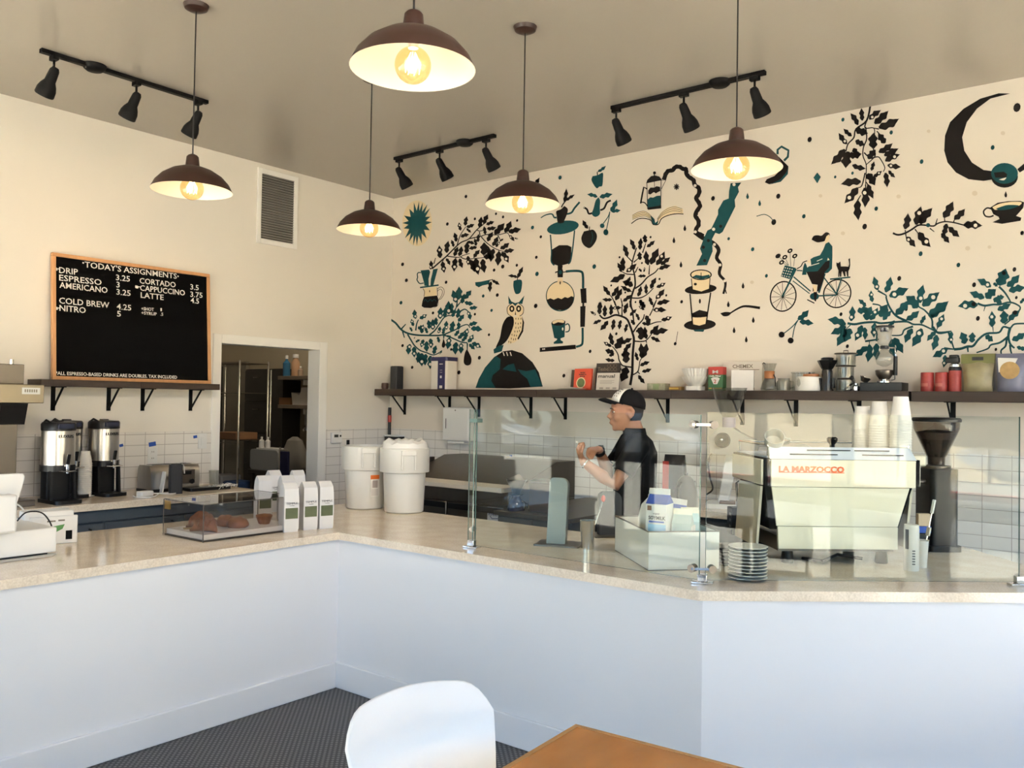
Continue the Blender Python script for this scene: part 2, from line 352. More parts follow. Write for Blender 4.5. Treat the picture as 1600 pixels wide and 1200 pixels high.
top = [Vector((A_X, -5.0, 0)), Vector((A_X, B_Y, 0)), PC, PE, cb1, cb0, bb, ab]
o = MB().prism([(p.x, p.y) for p in reversed(top)], .83, CT).build('countertop', M_quartz, bevel=.003, smooth=0)
tag(o, 'beige quartz worktop running the whole length of the white service counter', 'countertop')

# ------------------------------------------------------------------ counter along the left wall
BZ = .935
t_ = thing('back_bar_cabinet', 'slate blue under-counter cabinets below the left wall worktop', 'cabinet', (0, 0, 0))
MB().box(.02, .60, -4.8, -1.96, .08, BZ - .045).build('body', M_slate, t_, bevel=.003)
MB().box(.601, .62, -4.8, -1.97, BZ - .125, BZ - .05).build('rail', M_slate, t_, bevel=.002)
for i in range(5):
    y0 = -4.75 + i * .56
    d = MB().box(.601, .62, y0 + .006, y0 + .55, .1, BZ - .135).build('door', M_slate, t_, bevel=.003)
    MB().tube([(.622, y0 + .46, .70), (.645, y0 + .46, .70), (.645, y0 + .46, .77), (.622, y0 + .46, .77)], .006).build('handle', M_black, d)
MB().box(.03, .56, -4.8, -1.96, 0, .08).build('toe_kick', M_black, t_)
o = MB().box(.0, .665, -4.85, -1.935, BZ - .045, BZ).build('back_worktop', M_quartz, bevel=.003, smooth=0)
tag(o, 'pale quartz worktop along the left wall under the menu shelf', 'countertop')

# counter along the mural wall behind the barista
t_ = thing('wall_cabinet_run', 'dark cabinets with pale top along the mural wall behind the espresso machine', 'cabinet')
MB().box(2.95, 4.55, -.60, -.02, .06, BZ - .045).build('body', mat('charcoal_cabinet', (.05, .055, .06, 1), .5), t_, bevel=.003)
MB().box(2.93, 4.57, -.65, -.010, BZ - .045, BZ).build('worktop', M_quartz, t_, bevel=.003)
for i in range(3): MB().box(2.97 + i * .53, 3.48 + i * .53, -.617, -.601, .1, BZ - .07).build('door', MATS['charcoal_cabinet'], t_, bevel=.003)
# ================================================================== pendants
M_bulb = glassmat('amber_bulb', (.90, .76, .54, 1), .09)
M_fil = mat('filament', (1, .6, .2, 1), emit=((1, .78, .52, 1), 6))
def pendant(label, x, y):
    t = thing('pendant_lamp', label, 'pendant lamp', (x, y, CEIL), 0, 'bronze pendant lamps')
    zr = 2.645 - CEIL
    MB().lathe([(.0, -.034), (.03, -.033), (.055, -.02), (.062, 0)], 28).build('canopy', M_brown, t)
    MB().cyl((0, 0, -.03), (0, 0, zr + .175), .0035, seg=8).build('cord', M_bplas, t)
    o = MB(); ro = [(.008, .185), (.022, .178), (.029, .17), (.035, .118), (.038, .117), (.062, .115), (.10, .101), (.145, .072), (.176, .038), (.190, .010), (.195, 0)]
    o.lathe([(r, zr + z) for r, z in ro], 48, 0); ri = [(.193, .0), (.187, .010), (.173, .036), (.142, .069), (.098, .097), (.06, .110), (.02, .112)]
    o.lathe([(.195, zr), (.193, zr)], 48, 1); o.lathe([(r, zr + z) for r, z in ri], 48, 1)
    o.build('shade', [M_brown, M_white], t)
    MB().cyl((0, 0, zr + .112), (0, 0, zr + .065), .019, .016, 16).build('socket', M_white, t)
    bl = MB().ball((0, 0, zr + .012), .057, 24, v=16).build('bulb', M_bulb, t)
    f = MB(); n = 7
    for k in range(n):
        a = 2 * pi * k / n; f.tube([(.008 * cos(a), .008 * sin(a), zr + .05), (.024 * cos(a), .024 * sin(a), zr + .015), (.022 * cos(a + .4), .022 * sin(a + .4), zr - .012)], .0013, 5)
    f.build('filament', M_fil, bl)
    return t
p0 = pendant('bronze pendant lamp hanging over the counter corner, its shade beside the teal sun', 2.19, -2.277)
spots = [('bronze pendant lamp in front of the left wall, its cord crossing the black track light', 2.193, -3.455),
         ('bronze pendant lamp hanging in front of the mural beside the brewing flask', 3.367, -2.279),
         ('bronze pendant lamp over the espresso machine, in front of the dark teapot painting', 4.545, -2.283),
         ('largest looking bronze pendant lamp, nearest one, hanging at the top centre', 4.207, -3.923)]
for lb, x, y in spots: again(p0, lb, (x, y, CEIL))
def lamp(name, kind, loc, energy, col, **kw):
    d = bpy.data.lights.new(name, kind); d.energy = energy; d.color = col
    for a, v in kw.items(): setattr(d, a, v)
    o = bpy.data.objects.new(name, d); COL.objects.link(o); o.location = loc; return o
WARM = (1.0, .60, .30)
for x, y in [(2.19, -2.277)] + [(s[1], s[2]) for s in spots]:
    lamp('bulb_light', 'POINT', (x, y, 2.655), .65, (1, .80, .58), shadow_soft_size=.03)

# ================================================================== track lights
def head_mb(mbs, px, py, tilt):
    # tilt: unit vector of the lamp axis
    d = Vector(tilt).normalized(); st = Vector((px, py, -.042))
    mbs['adapter'] = MB().box(px - .028, px + .028, py - .016, py + .016, -.046, -.022)
    mbs['stem'] = MB().cyl(st, (px, py, -.115), .007, seg=10)
    q = d.to_track_quat('Z', 'Y').to_matrix().to_4x4(); q.translation = Vector((px, py, -.115)) - d * .02
    mbs['lamp_head'] = MB().lathe([(0, -.012), (.018, -.008), (.026, .008), (.029, .05), (.030, .075), (.043, .10), (.051, .125), (.053, .16), (.050, .165), (.044, .15), (.02, .12), (.0, .12)], 24, 0, q)
    return Vector((px, py, -.115)) + d * .15
def track(name, label, cx, cy, along, heads, box_at, tilt):
    t = thing('track_light', label, 'track light', (cx, cy, CEIL), 0, 'black ceiling track lights')
    L = .525
    f = (lambda s: (0, s)) if along == 'y' else (lambda s: (s, 0))
    b = MB()
    if along == 'y': b.box(-.018, .018, -L, L, -.024, 0)
    else: b.box(-L, L, -.018, .018, -.024, 0)
    b.build('rail', M_black, t, bevel=.002)
    x, y = f(box_at)
    MB().lathe([(.0, -.036), (.045, -.034), (.06, -.022), (.066, -.006), (.066, 0)], 28, at=(x, y, 0)).build('feed_canopy', M_black, t)
    outs = []
    for s in heads:
        x, y = f(s); mbs = {}
        tip = head_mb(mbs, x, y, tilt)
        hd = mbs['lamp_head'].build('lamp_head', M_black, t)
        mbs['stem'].build('stem', M_black, hd); mbs['adapter'].build('adapter', M_black, hd)
        outs.append(Vector((cx, cy, CEIL)) + tip)
    return outs
tips = []
tA = track('a', 'black three-spot track light on the ceiling, near the left wall above the menu', .99, -3.165, 'y', (-.45, .04, .46), -.22, (-.55, -.12, -.83))
tB = track('b', 'black three-spot track light nearest the room corner above the owl mural', 1.57, -.985, 'x', (-.475, -.03, .44), .23, (.12, .55, -.80))
tC = track('c', 'black three-spot track light on the ceiling before the french press painting', 3.62, -.985, 'x', (-.49, .0, .46), .24, (.12, .55, -.80))
for L, tg in ((tA, (-.62, 0, -.8)), (tB, (0, .62, -.8)), (tC, (0, .62, -.8))):
    for p in L:
        o = lamp('spot_light', 'SPOT', p, 1.35 if L is tA else .9, WARM, spot_size=radians(110), spot_blend=1.0, shadow_soft_size=.04)
        o.rotation_euler = Vector(tg).to_track_quat('-Z', 'Y').to_euler()

# two added tracks, unseen above the seating, to brighten the far walls
fillD = track('d', 'added unseen black three-spot track light over the seating area, brightening the mural', 6.45, -3.75, 'x', (-.45, .0, .45), .2, (-.45, .75, -.45))
fillE = track('e', 'added unseen black three-spot track light over the seating area, brightening the left wall', 6.05, -5.0, 'y', (-.45, .0, .45), .2, (-.8, .3, -.35))
for L, tg in ((fillD, (2.5, 0, .6)), (fillE, (0, -2.2, .95))):
    for k, p in enumerate(L):
        o = lamp('spot_light', 'SPOT', p, 50, (1, .90, .79), spot_size=radians(52), spot_blend=.9, shadow_soft_size=.05)
        o.rotation_euler = (Vector(tg) + (Vector((k - 1.0, 0, 0)) * 1.3 if L is fillD else Vector((0, k - 1, 0))) - p).to_track_quat('-Z', 'Y').to_euler()

# ================================================================== left wall
t = thing('air_vent', 'white framed return air vent with dark slats high on the left wall', 'vent', (0, -1.352, 3.225))
b = MB()
for a in ((-.205, -.165, -.315, .315), (.165, .205, -.315, .315), (-.165, .165, -.315, -.272), (-.165, .165, .272, .315)): b.box(0.002, .018, *a)
b.build('frame', M_trim, t, bevel=.004)
b = MB()
for k in range(26):
    z = -.262 + k * .021; b.add([(.004, -.165, z + .011), (.004, .165, z + .011), (.015, .165, z), (.015, -.165, z), (.004, -.165, z + .013), (.004, .165, z + .013), (.015, .165, z + .002), (.015, -.165, z + .002)],
        [(0, 1, 2, 3), (7, 6, 5, 4), (3, 2, 6, 7), (0, 4, 5, 1)])
b.build('slats', mat('vent_slat', (.30, .28, .25, 1), .5), t, smooth=0)
MB().box(.0012, .003, -.17, .17, -.275, .275).build('duct', mat('duct_dark', (.05, .045, .04, 1), .8), t)

# shelf with menu
SZ = 1.72
t = thing('wall_shelf', 'short dark wooden shelf under the menu board on the left wall', 'shelf', (0, 0, SZ))
MB().box(.0015, .21, -3.31, -2.632, -.045, 0).build('plank', M_dwood, t, bevel=.002)
MB().box(.0015, .21, -2.63, -1.995, -.045, 0).build('plank', M_dwood, t, bevel=.002)
def bracket(par, pos, axis, dz=.165, d=.17):
    x, y, z = pos
    b = MB()
    if axis == 'x':
        b.box(x + .0015, x + .008, y - .014, y + .014, z - dz, z); b.box(x, x + d, y - .014, y + .014, z - .006, z)
        b.bar((x + .006, y, z - dz + .012), (x + d - .02, y, z - .004), .012, .007)
    else:
        b.box(x - .014, x + .014, y - .0085, y - .0015, z - dz, z); b.box(x - .014, x + .014, y - d, y, z - .006, z)
        b.bar((x, y - .006, z - dz + .012), (x, y - d + .02, z - .004), .007, .012)
    return b.build('bracket', M_black, par, smooth=0)
for y in (-3.144, -2.76, -2.506, -2.117): bracket(t, (0, y, -.045), 'x')
# menu board, leaning on the wall
BA = Vector((.105, 0, SZ)); BN = Vector((cos(radians(3.6)), 0, sin(radians(3.6)))).normalized()   # face normal
BUP = Vector((-BN.z, 0, BN.x)); BLF = Vector((0, 1, 0))
t = thing('letter_board', 'black felt letter board menu in an oak frame leaning on the shelf', 'menu board', (0, 0, 0))
Mb = Matrix(((0, BUP.x, BN.x, .105), (1, BUP.y, BN.y, 0), (0, BUP.z, BN.z, SZ + .001), (0, 0, 0, 1)))   # local x=+Y, y=up, z=out
y0, y1, hb = -3.193, -2.003, .866; fr = .025
b = MB(); b.box(y0, y1, 0, fr, -.03, 0, 0, Mb); b.box(y0, y1, hb - fr, hb, -.03, 0, 0, Mb); b.box(y0, y0 + fr, fr, hb - fr, -.03, 0, 0, Mb); b.box(y1 - fr, y1, fr, hb - fr, -.03, 0, 0, Mb)
b.build('frame', M_oak, t, bevel=.003)
MB().box(y0 + fr, y1 - fr, fr, hb - fr, -.022, -.010, 0, Mb).build('felt', mat('black_felt', (.0022, .0022, .0022, 1), .9, spec=.1), t, smooth=0)
Mbi = Mb.inverted(); O = Mb @ Vector((0, 0, -.009))
def bp(zx, zy): return Mbi @ atpl(zx / 4, 370 + zy / 4, O, BN)
b = MB()
def line(st, a, c, cap):
    p = bp(*a); q = bp(*c); ang = atan2(q.y - p.y, q.x - p.x) * .35
    b.text(st, Mb @ Matrix.Translation((p.x, p.y, -.0095)) @ Matrix.Rotation(ang, 4, 'Z'), cap / .73, (q - p).length, ext=.0008, bold=.0004)
C1 = .0425
for st, a, c in (("TODAY'S ASSIGNMENTS", (530, 190), (1105, 258)), ('DRIP', (370, 225), (487, 236)), ('ESPRESSO', (370, 272), (635, 302)), ('AMERICANO', (372, 318), (672, 353)),
    ('3.25', (725, 270), (812, 280)), ('3', (728, 315), (748, 318)), ('3.25', (728, 360), (816, 371)), ('CORTADO', (873, 290), (1098, 315)), ('CAPPUCCINO', (876, 335), (1156, 367)), ('LATTE', (880, 380), (1023, 395)),
    ('3.5', (1190, 328), (1242, 335)), ('3.75', (1190, 374), (1266, 380)), ('4.5', (1192, 412), (1244, 420)), ('COLD BREW', (370, 415), (683, 445)), ('NITRO', (372, 462), (536, 479)), ('4.25', (730, 452), (820, 462)), ('5', (732, 497), (756, 499))): line(st, a, c, C1)
for st, a, c in (('+SHOT', (884, 458), (962, 461)), ('1', (1003, 464), (1012, 465)), ('+SYRUP', (884, 484), (980, 492)), ('.5', (1003, 492), (1020, 495)), ('*ALL ESPRESSO-BASED DRINKS ARE DOUBLES. TAX INCLUDED', (347, 862), (1107, 888))): line(st, a, c, .024)
for zx, zy in ((520, 163), (1113, 247)):
    p = bp(zx, zy); b.lathe([(.0, .0), (.006, 0)], 10, 0, Mb @ Matrix.Translation((p.x, p.y, -.0088)))
for zx, zy in ((352, 202), (858, 314), (354, 447)):          # little pointing hands
    p = bp(zx, zy); pts = [(-.016, .010), (.004, .010), (.006, .006), (.026, .006), (.026, .001), (.008, 0), (.008, -.009), (-.004, -.011), (-.016, -.008)]
    b.add([(p.x + u, p.y + v, -.0088) for u, v in pts], [tuple(range(len(pts)))], 0, Mb)
b.build('lettering', M_letter, t, smooth=0)

# small fittings on the left wall tile
def outlet(label, y, z, kind):
    o = thing('wall_' + kind, label, kind, (.009, y, z))
    MB().box(0.0, .006, -.038, .038, -.06, .06).build('plate', M_wplas, o, bevel=.003)
    if kind == 'outlet':
        for s in (-.024, .024):
            q = MB().prism(rrect(-.016, .016, s - .017, s + .017, .008), 0, .002, 0, Matrix(((0, 0, 1, .006), (1, 0, 0, 0), (0, 1, 0, 0), (0, 0, 0, 1)))).build('receptacle', M_wplas, o)
            e = MB(); e.box(.0078, .0084, -.008, -.005, s - .005, s + .006); e.box(.0078, .0084, .005, .008, s - .005, s + .006); e.build('slots', M_black, q, smooth=0)
    else: MB().box(.006, .012, -.016, .016, -.033, .033).build('rocker', M_wplas, o, bevel=.002)
    return o
p = atx(238, 711, .01); outlet('white wall outlet under blue tape behind the toaster', p.y, p.z, 'outlet')
p = atx(316, 689, .01); outlet('white light switch on the tile beside the doorway', p.y, p.z, 'switch')
def tape(label, p, sy, sz, rot, axis='x'):
    b = MB(); q = Matrix.Translation(p) @ Matrix.Rotation(rot, 4, 'X' if axis == 'x' else 'Y')
    if axis == 'x': b.box(0, .0012, -sy / 2, sy / 2, -sz / 2, sz / 2, 0, q)
    else: b.box(-sy / 2, sy / 2, -.0012, 0, -sz / 2, sz / 2, 0, q)
    tag(b.build('blue_tape', M_blue, smooth=0), label, 'tape', 'pieces of blue tape on the tile')
tape('small blue tape piece beside the coffee dispensers', atx(189.5, 696, .0095), .028, .020, .2)
tape('larger blue tape piece above the wall outlet', atx(238, 694, .0095), .056, .032, .15)
tape('small blue tape piece left of the light switch', atx(305, 682.5, .0095), .032, .022, .15)
tape('upright blue tape piece on the tile behind the glass guard', aty(798, 715.5, -.0095), .028, .055, .05, 'y')
t = thing('thermostat', 'white thermostat with small dark display right of the doorway', 'thermostat', (.009, atx(524, 684, .01).y, atx(524, 684, .01).z))
MB().box(0, .028, -.06, .06, -.05, .05).build('body', M_wplas, t, bevel=.008)
MB().box(.0278, .0288, -.035, .012, .005, .03).build('display', mat('lcd', (.05, .055, .05, 1), .2), t)
MB().box(.0278, .031, .028, .045, .008, .026).build('button', M_bplas, t, bevel=.001)
b = MB().box(.0095, .02, -.545, -.515, 1.2, 1.245); tag(b.build('wall_hook', M_bplas, bevel=.002), 'small dark plug on the tile just above the left white bucket', 'plug')

# ================================================================== back bar along the left wall
def onz(x, y, z, r=0.0):
    p = atz(x, y, z); d = Vector((p.x - CAM.x, p.y - CAM.y, 0)).normalized(); return p + d * r
# tall stainless brewer cut by the left edge of the photo
t = thing('coffee_brewer', 'tall stainless coffee brewer at the far left of the back counter', 'coffee brewer', (.33, -3.72, BZ))
yb = .24
MB().box(-.21, .20, -yb, yb + .02, 0, .035).build('base', M_dsteel, t, bevel=.004)
MB().box(-.21, .0, -yb + .02, yb - .015, .035, .745).build('column', M_dsteel, t, bevel=.004)
MB().box(-.21, .20, -yb - .02, yb + .055, .63, .745).build('head', mat('bronze_steel', (.27, .225, .16, 1), .38, .9), t, bevel=.004)
MB().box(-.21, .04, -yb, yb - .0, .7455, .87).build('tank', M_dsteel, t, bevel=.004)
MB().cyl((.0, yb - .06, .87), (.0, yb - .06, .90), .012, seg=12).build('cap', M_chrome, t)
for s in (-.13, .12):
    MB().prism([(-.11, 0), (.11, 0), (.065, -.13), (-.065, -.13)], -.075, .075, 0, Matrix.Translation((.11, s, .629)) @ Matrix.Rotation(radians(90), 4, 'X')).build('brew_basket', M_bplas, t, bevel=.004)
q = MB().box(.2003, .2012, yb - .075, yb + .03, .685, .725).build('badge', mat('badge_silver', (.45, .46, .48, 1), .3, .6), t)
b = MB()
for k in range(6): b.box(.2009, .2016, yb - .06 + k * .013, yb - .052 + k * .013, .697, .715)
b.build('badge_print', M_dsteel, q, smooth=0)

def dispenser():
    t = thing('thermal_dispenser', '', 'coffee dispenser', (0, 0, 0), 0, 'steel coffee dispensers on the back counter')
    r = .098; zb = .235
    b = MB(); b.lathe([(r - .004, zb), (r, zb + .004), (r, zb + .22), (r - .004, zb + .225)], 40, cap0=True, cap1=True); b.build('body', M_steel, t)
    MB().lathe([(r + .005, zb - .035), (r + .006, zb + .004), (r - .01, zb + .006)], 40, cap0=True).build('collar', M_bplas, t)
    b = MB().lathe([(r + .003, zb + .222), (r + .004, zb + .262), (r - .004, zb + .275), (.03, zb + .279), (.028, zb + .286), (0, zb + .287)], 40)
    ld = b.build('lid', M_bplas, t)
    MB().tube([(-.05, -.07, zb + .27), (0, -.078, zb + .288), (.05, -.07, zb + .27)], .007).build('lid_handle', M_bplas, ld)
    MB().box(r - .03, r + .006, -.05, .05, zb + .235, zb + .268).build('indicator', mat('dark_blue_plastic', (.02, .025, .05, 1), .2), ld, bevel=.004)
    b = MB(); b.prism(rrect(-.085, .04, -.075, .075, .03), .022, zb - .033); b.build('stand', M_bplas, t, bevel=.004)
    for s in (-1, 1): MB().prism([(.03, 0), (.065, 0), (.05, zb - .05), (.025, zb - .05)], -.008, .008, 0, Matrix.Translation((.02, s * .075, .02)) @ Matrix.Rotation(radians(90), 4, 'X')).build('leg', M_bplas, t, bevel=.003)
    b = MB().prism(rrect(-.10, .175, -.085, .085, .035), 0, .022); b.build('drip_tray', M_bplas, t, bevel=.004)
    f = MB().cyl((r - .01, 0, zb - .005), (r + .035, 0, zb - .005), .013, seg=12).cyl((r + .03, 0, zb + .012), (r + .03, 0, zb - .045), .014, .010, 14).build('faucet', M_chrome, t)
    MB().bar((r + .03, 0, zb + .01), (r + .045, 0, zb + .075), .022, .010).build('tap_lever', M_bplas, f, bevel=.003)
    MB().tube([(r + .02, -.045, zb - .03), (r + .062, -.04, zb - .03), (r + .062, .04, zb - .03), (r + .02, .045, zb - .03)], .004).build('guard', M_chrome, f)
    MB().text('LUXUS', Matrix(((0, 0, 1, r + .0005), (1, 0, 0, -.045), (0, 1, 0, zb + .178), (0, 0, 0, 1))), .026, .092, bold=.0003, ext=.003).build('lettering', M_bplas, t, smooth=0)
    return t
d0 = dispenser(); d0.location = (.42, -3.285, BZ); d0.rotation_euler.z = radians(2); d0['label'] = 'frontmost steel coffee dispenser, left of the back counter cup stack'
again(d0, 'steel coffee dispenser half hidden behind the frontmost one', (.16, -3.12, BZ), radians(4))
again(d0, 'right steel coffee dispenser with the cup stack on its left', (.20, -2.885, BZ), radians(6))
# paper cups: nested stacks
def cup(name, label, cat, grp, r0, r1, h):
    b = MB(); b.lathe([(0, .008), (r0 - .002, .008), (r0 - .002, 0), (r0, 0), (r1, h - .004), (r1 + .003, h - .003), (r1 + .003, h), (r1 - .0006, h), (r0 - .0008, .0095), (0, .0095)], 24)
    o = b.build(name, M_paper); return tag(o, label, cat, grp)
def stack(n, x, y, z, r0, r1, h, step, labels, grp, flip=True):
    c = cup('paper_cup', labels[0], 'paper cup', grp, r0, r1, h)
    for i in range(n):
        o = c if i == 0 else c.copy()
        if i: COL.objects.link(o)
        o.location = (x, y, z + i * step + (h if flip else 0)); o.rotation_euler = (pi if flip else 0, 0, .1 * i)
        o['label'] = labels[1] if i == n - 1 else (labels[2] if i == 0 else labels[0])
p = onz(132, 777, BZ, .04)
stack(17, p.x, p.y, BZ + .006, .029, .042, .085, .0135, ('white paper cup nested within the stack between the coffee dispensers', 'topmost white paper cup of the stack between the coffee dispensers', 'bottom white paper cup of the stack between the coffee dispensers'), 'paper cups between the dispensers')
tag(MB().lathe([(0, 0), (.05, 0), (.062, .005), (.06, .006), (0, .003)], 28, at=(p.x, p.y, BZ)).build('saucer', M_wplas), 'small white saucer under the paper cup stack by the dispensers', 'saucer')
# toaster
t = thing('toaster', 'wide brushed steel toaster on the back counter against the tile', 'toaster', (.235, -2.415, BZ), radians(0))
prof = [(-.15, .02), (-.15, .12), (-.14, .165), (-.11, .19), (.11, .19), (.14, .165), (.15, .12), (.15, .02)]
Mx = Matrix(((1, 0, 0, 0), (0, 1, 0, 0), (0, 0, 1, 0), (0, 0, 0, 1)))
q = Matrix(((1, 0, 0, 0), (0, 0, -1, 0), (0, 1, 0, 0), (0, 0, 0, 1)))
MB().prism([(.62 * x, z) for x, z in prof], -.19, .19, 0, q).build('housing', M_steel, t, bevel=.004)
MB().box(-.1, .105, -.195, .195, 0, .022).build('base', M_bplas, t, bevel=.004)
for s in (-.035, .035): MB().box(s - .012, s + .012, -.15, .15, .188, .1915).build('slot', M_black, t)
pn = MB().box(.093, .0965, .02, .15, .05, .15).build('control_panel', M_dsteel, t, bevel=.001)
MB().cyl((.0965, .12, .065), (.112, .12, .065), .018, seg=16).build('knob', M_bplas, pn); MB().box(.0965, .10, .05, .12, .115, .14).build('display', M_bplas, pn)
MB().box(.1, .125, -.06, -.035, .09, .11).build('lever', M_bplas, t, bevel=.003)
tag(MB().prism(rrect(-.05, .05, -.17, .17, .02), 0, .022).build('black_tray', M_bplas, bevel=.003), 'low black tray on the counter in front of the toaster', 'tray').location = (.40, -2.20, BZ)
t = thing('portable_speaker', 'upright black portable speaker standing in front of the toaster', 'speaker', (.47, -2.50, BZ), radians(-20))
MB().prism(rrect(-.04, .04, -.043, .043, .015), 0, .205).build('body', mat('speaker_mesh', (.02, .02, .022, 1), .7, bump=.5, noise_scale=300), t, bevel=.004)
MB().prism(rrect(-.033, .033, -.036, .036, .012), .205, .212).build('top_panel', M_bplas, t)
b = MB().tube(smoothline([(.44, -2.47, BZ + .21), (.50, -2.46, BZ + .20), (.50, -2.45, BZ + .14)], 5), .004)
tag(b.build('white_cable', M_wplas), 'short white cable hanging from the top of the black speaker', 'cable')
t = thing('power_adapter', 'white power adapter lying in coiled white cable beside the speaker', 'adapter', (.50, -2.74, BZ), radians(12))
MB().box(-.03, .03, -.05, .05, 0, .038).build('body', M_wplas, t, bevel=.008)
pts = [(0, .05, .02), (.03, .10, .012), (.06, .18, .006), (.03, .24, .006), (-.02, .20, .006), (0, .12, .008), (.05, .06, .008), (.09, .0, .006), (.10, -.06, .005), (.03, -.09, .005), (-.03, -.07, .006)]
MB().tube(smoothline(pts, 6), .004).build('cable', M_wplas, t)
t_ = thing('white_phone', 'white phone standing upright against the toaster', 'phone', (.36, -2.545, BZ), radians(-10))
MB().prism(rrect(-.032, .032, 0, .15, .01), -.004, .004, 0, Matrix.Rotation(radians(82), 4, 'X')).build('body', M_wplas, t_, bevel=.002)
t = thing('drinking_glass', 'clear drinking glass on the back counter by the doorway', 'glass', tuple(onz(334, 760, BZ, .04)))
MB().lathe([(0, .004), (.030, .004), (.037, .12), (.039, .12), (.033, 0), (0, 0)], 28).build('glass_wall', M_clear, t)
b = MB(); p = onz(350, 764, BZ, .03)
for k in range(16):
    a = R.uniform(0, 6.28); c = p + Vector((R.uniform(-.05, .05), R.uniform(-.09, .09), 0)); r = R.uniform(.02, .05)
    b.tube(smoothline([c + Vector((r * cos(a + j), r * sin(a + j) * 1.2, .004 + .028 * abs(sin(j * 1.7 + k)))) for j in range(5)], 4), .0022, 5)
tag(b.build('string_light', M_wplas), 'white tangled string of tiny lights on the back counter end', 'string lights')

# ================================================================== items on the left leg of the service counter
t = thing('register_stand', 'white tablet register seen from behind on a swivel stand, far left', 'register', (1.88, -4.22, CT), radians(0))
MB().prism([(-.18, .09), (.06, .09), (.085, .11), (.155, .365), (.145, .383), (-.18, .383)], -.06, -.02, 0, Matrix(((0, 0, 1, 0), (1, 0, 0, 0), (0, 1, 0, 0), (0, 0, 0, 1)))).build('tablet_housing', M_wplas, t, bevel=.008, seg=3)
MB().box(.02, .10, -.18, .08, .13, .30).build('card_reader', M_wplas, t, bevel=.012, seg=3)
MB().cyl((-.04, -.06, .128), (-.04, -.06, .2), .03, seg=20).build('stem', M_wplas, t)
t = thing('cash_drawer', 'low white cash drawer box under the register', 'cash drawer', (1.70, -4.17, CT))
MB().box(-.24, .215, -.23, .23, .012, .127).build('body', M_wplas, t, bevel=.005)
MB().box(-.2, .19, -.2, .2, 0, .012).build('base', M_bplas, t)
t = thing('receipt_printer', 'white box with green leaf mark and dark slot beside the cash drawer', 'box', (1.585, -3.80, CT), radians(-12))
MB().box(-.09, .035, -.15, .075, .004, .165).build('body', M_wplas, t, bevel=.006)
MB().box(.035, .05, -.13, .09, 0, .14).build('front_cover', M_wplas, t, bevel=.004)
MB().box(.0502, .0512, .035, .065, .02, .065).build('slot', M_black, t)
lf = [(-.075, .062), (-.05, .085), (-.01, .092), (.03, .098), (.02, .075), (-.01, .06), (-.045, .055)]
MB().add([(.0508, u, v) for u, v in lf], [tuple(range(len(lf)))]).build('leaf_mark', mat('leaf_green', (.06, .22, .05, 1), .5), t, smooth=0)
MB().box(.0502, .0506, -.05, -.012, .112, .120).box(.0502, .0506, .0, .03, .114, .122).build('print', M_dsteel, t, smooth=0)
b = MB().tube(smoothline([(1.60, -3.99, CT + .13), (1.63, -3.96, CT + .172), (1.665, -3.90, CT + .165), (1.68, -3.86, CT + .09), (1.672, -3.885, CT + .03), (1.66, -3.92, CT + .014)], 8), .0035)
tag(b.build('black_cable', M_bplas), 'thin black cable arching over the cash drawer corner', 'cable')
b = MB()
for k in (0, .045): b.tube(smoothline([(1.42, -4.05 + k, CT + .10), (1.40, -4.0 + k, CT + .16), (1.38, -3.95 + k, CT + .185), (1.37, -3.9 + k, CT + .12), (1.36, -3.9 + k, CT + .004)], 6), .004)
tag(b.build('white_cables', M_wplas), 'pair of white cables looping behind the cash drawer', 'cable')
tag(MB().add([(1.80, -4.4, CT + .0006), (1.955, -4.3, CT + .0006), (1.96, -3.98, CT + .0006), (1.9, -3.93, CT + .0006), (1.75, -4.1, CT + .0006), (1.80, -4.4, CT + .0016), (1.955, -4.3, CT + .0016), (1.96, -3.98, CT + .0016), (1.9, -3.93, CT + .0016), (1.75, -4.1, CT + .0016)],
    [(4, 3, 2, 1, 0), (5, 6, 7, 8, 9)]).build('paper_sheet', M_paper, smooth=0), 'flat sheet of clear paper under the cash drawer edge', 'paper')

# pastry case
c0_ = atz(317, 848, CT); t = thing('pastry_case', 'clear acrylic pastry case with a marble board holding pastries', 'pastry case', (c0_.x, c0_.y, CT))
W, L, Hc = .385, .60, .195
MB().box(-W + .005, -.005, .005, L - .005, 0, .008).build('foot_tray', M_dsteel, t)
MB().box(-W + .012, -.012, .012, L - .012, .008, .036).build('marble_board', mat('white_marble', (.80, .79, .78, 1), .25, noise_amt=.12, noise_scale=5), t, bevel=.002)
b = MB(); th = .005
b.box(-W, 0, 0, th, 0, Hc - th); b.box(-W, 0, L - th, L, 0, Hc - th); b.box(-W, -W + th, th, L - th, 0, Hc - th); b.box(-th, 0, th, L - th, 0, Hc - th); b.box(-W, 0, 0, L, Hc - th, Hc)
b.build('acrylic_cover', M_acry, t, smooth=0)
b = MB()
for (x, y) in ((0, 0), (-W, 0), (0, L), (-W, L)): b.box(x - .0018, x + .0018, y - .0018, y + .0018, 0, Hc)
for z in (Hc,):
    b.box(-W, 0, -.0015, .0015, z - .002, z + .001); b.box(-W, 0, L - .0015, L + .0015, z - .002, z + .001); b.box(-.0015, .0015, 0, L, z - .002, z + .001); b.box(-W - .0015, -W + .0015, 0, L, z - .002, z + .001)
b.build('edge', mat('smoky_edge', (.10, .09, .08, 1), .2), t, smooth=0)
MB().box(-W + .0, -W + .05, .004, .012, .14, .185).build('hinge', mat('brass', (.5, .33, .1, 1), .3, .8), t)
M_crust = mat('baked_crust', (.19, .062, .02, 1), .5, noise_amt=.8, noise_scale=18, bump=.6)
pz = CT + .0365
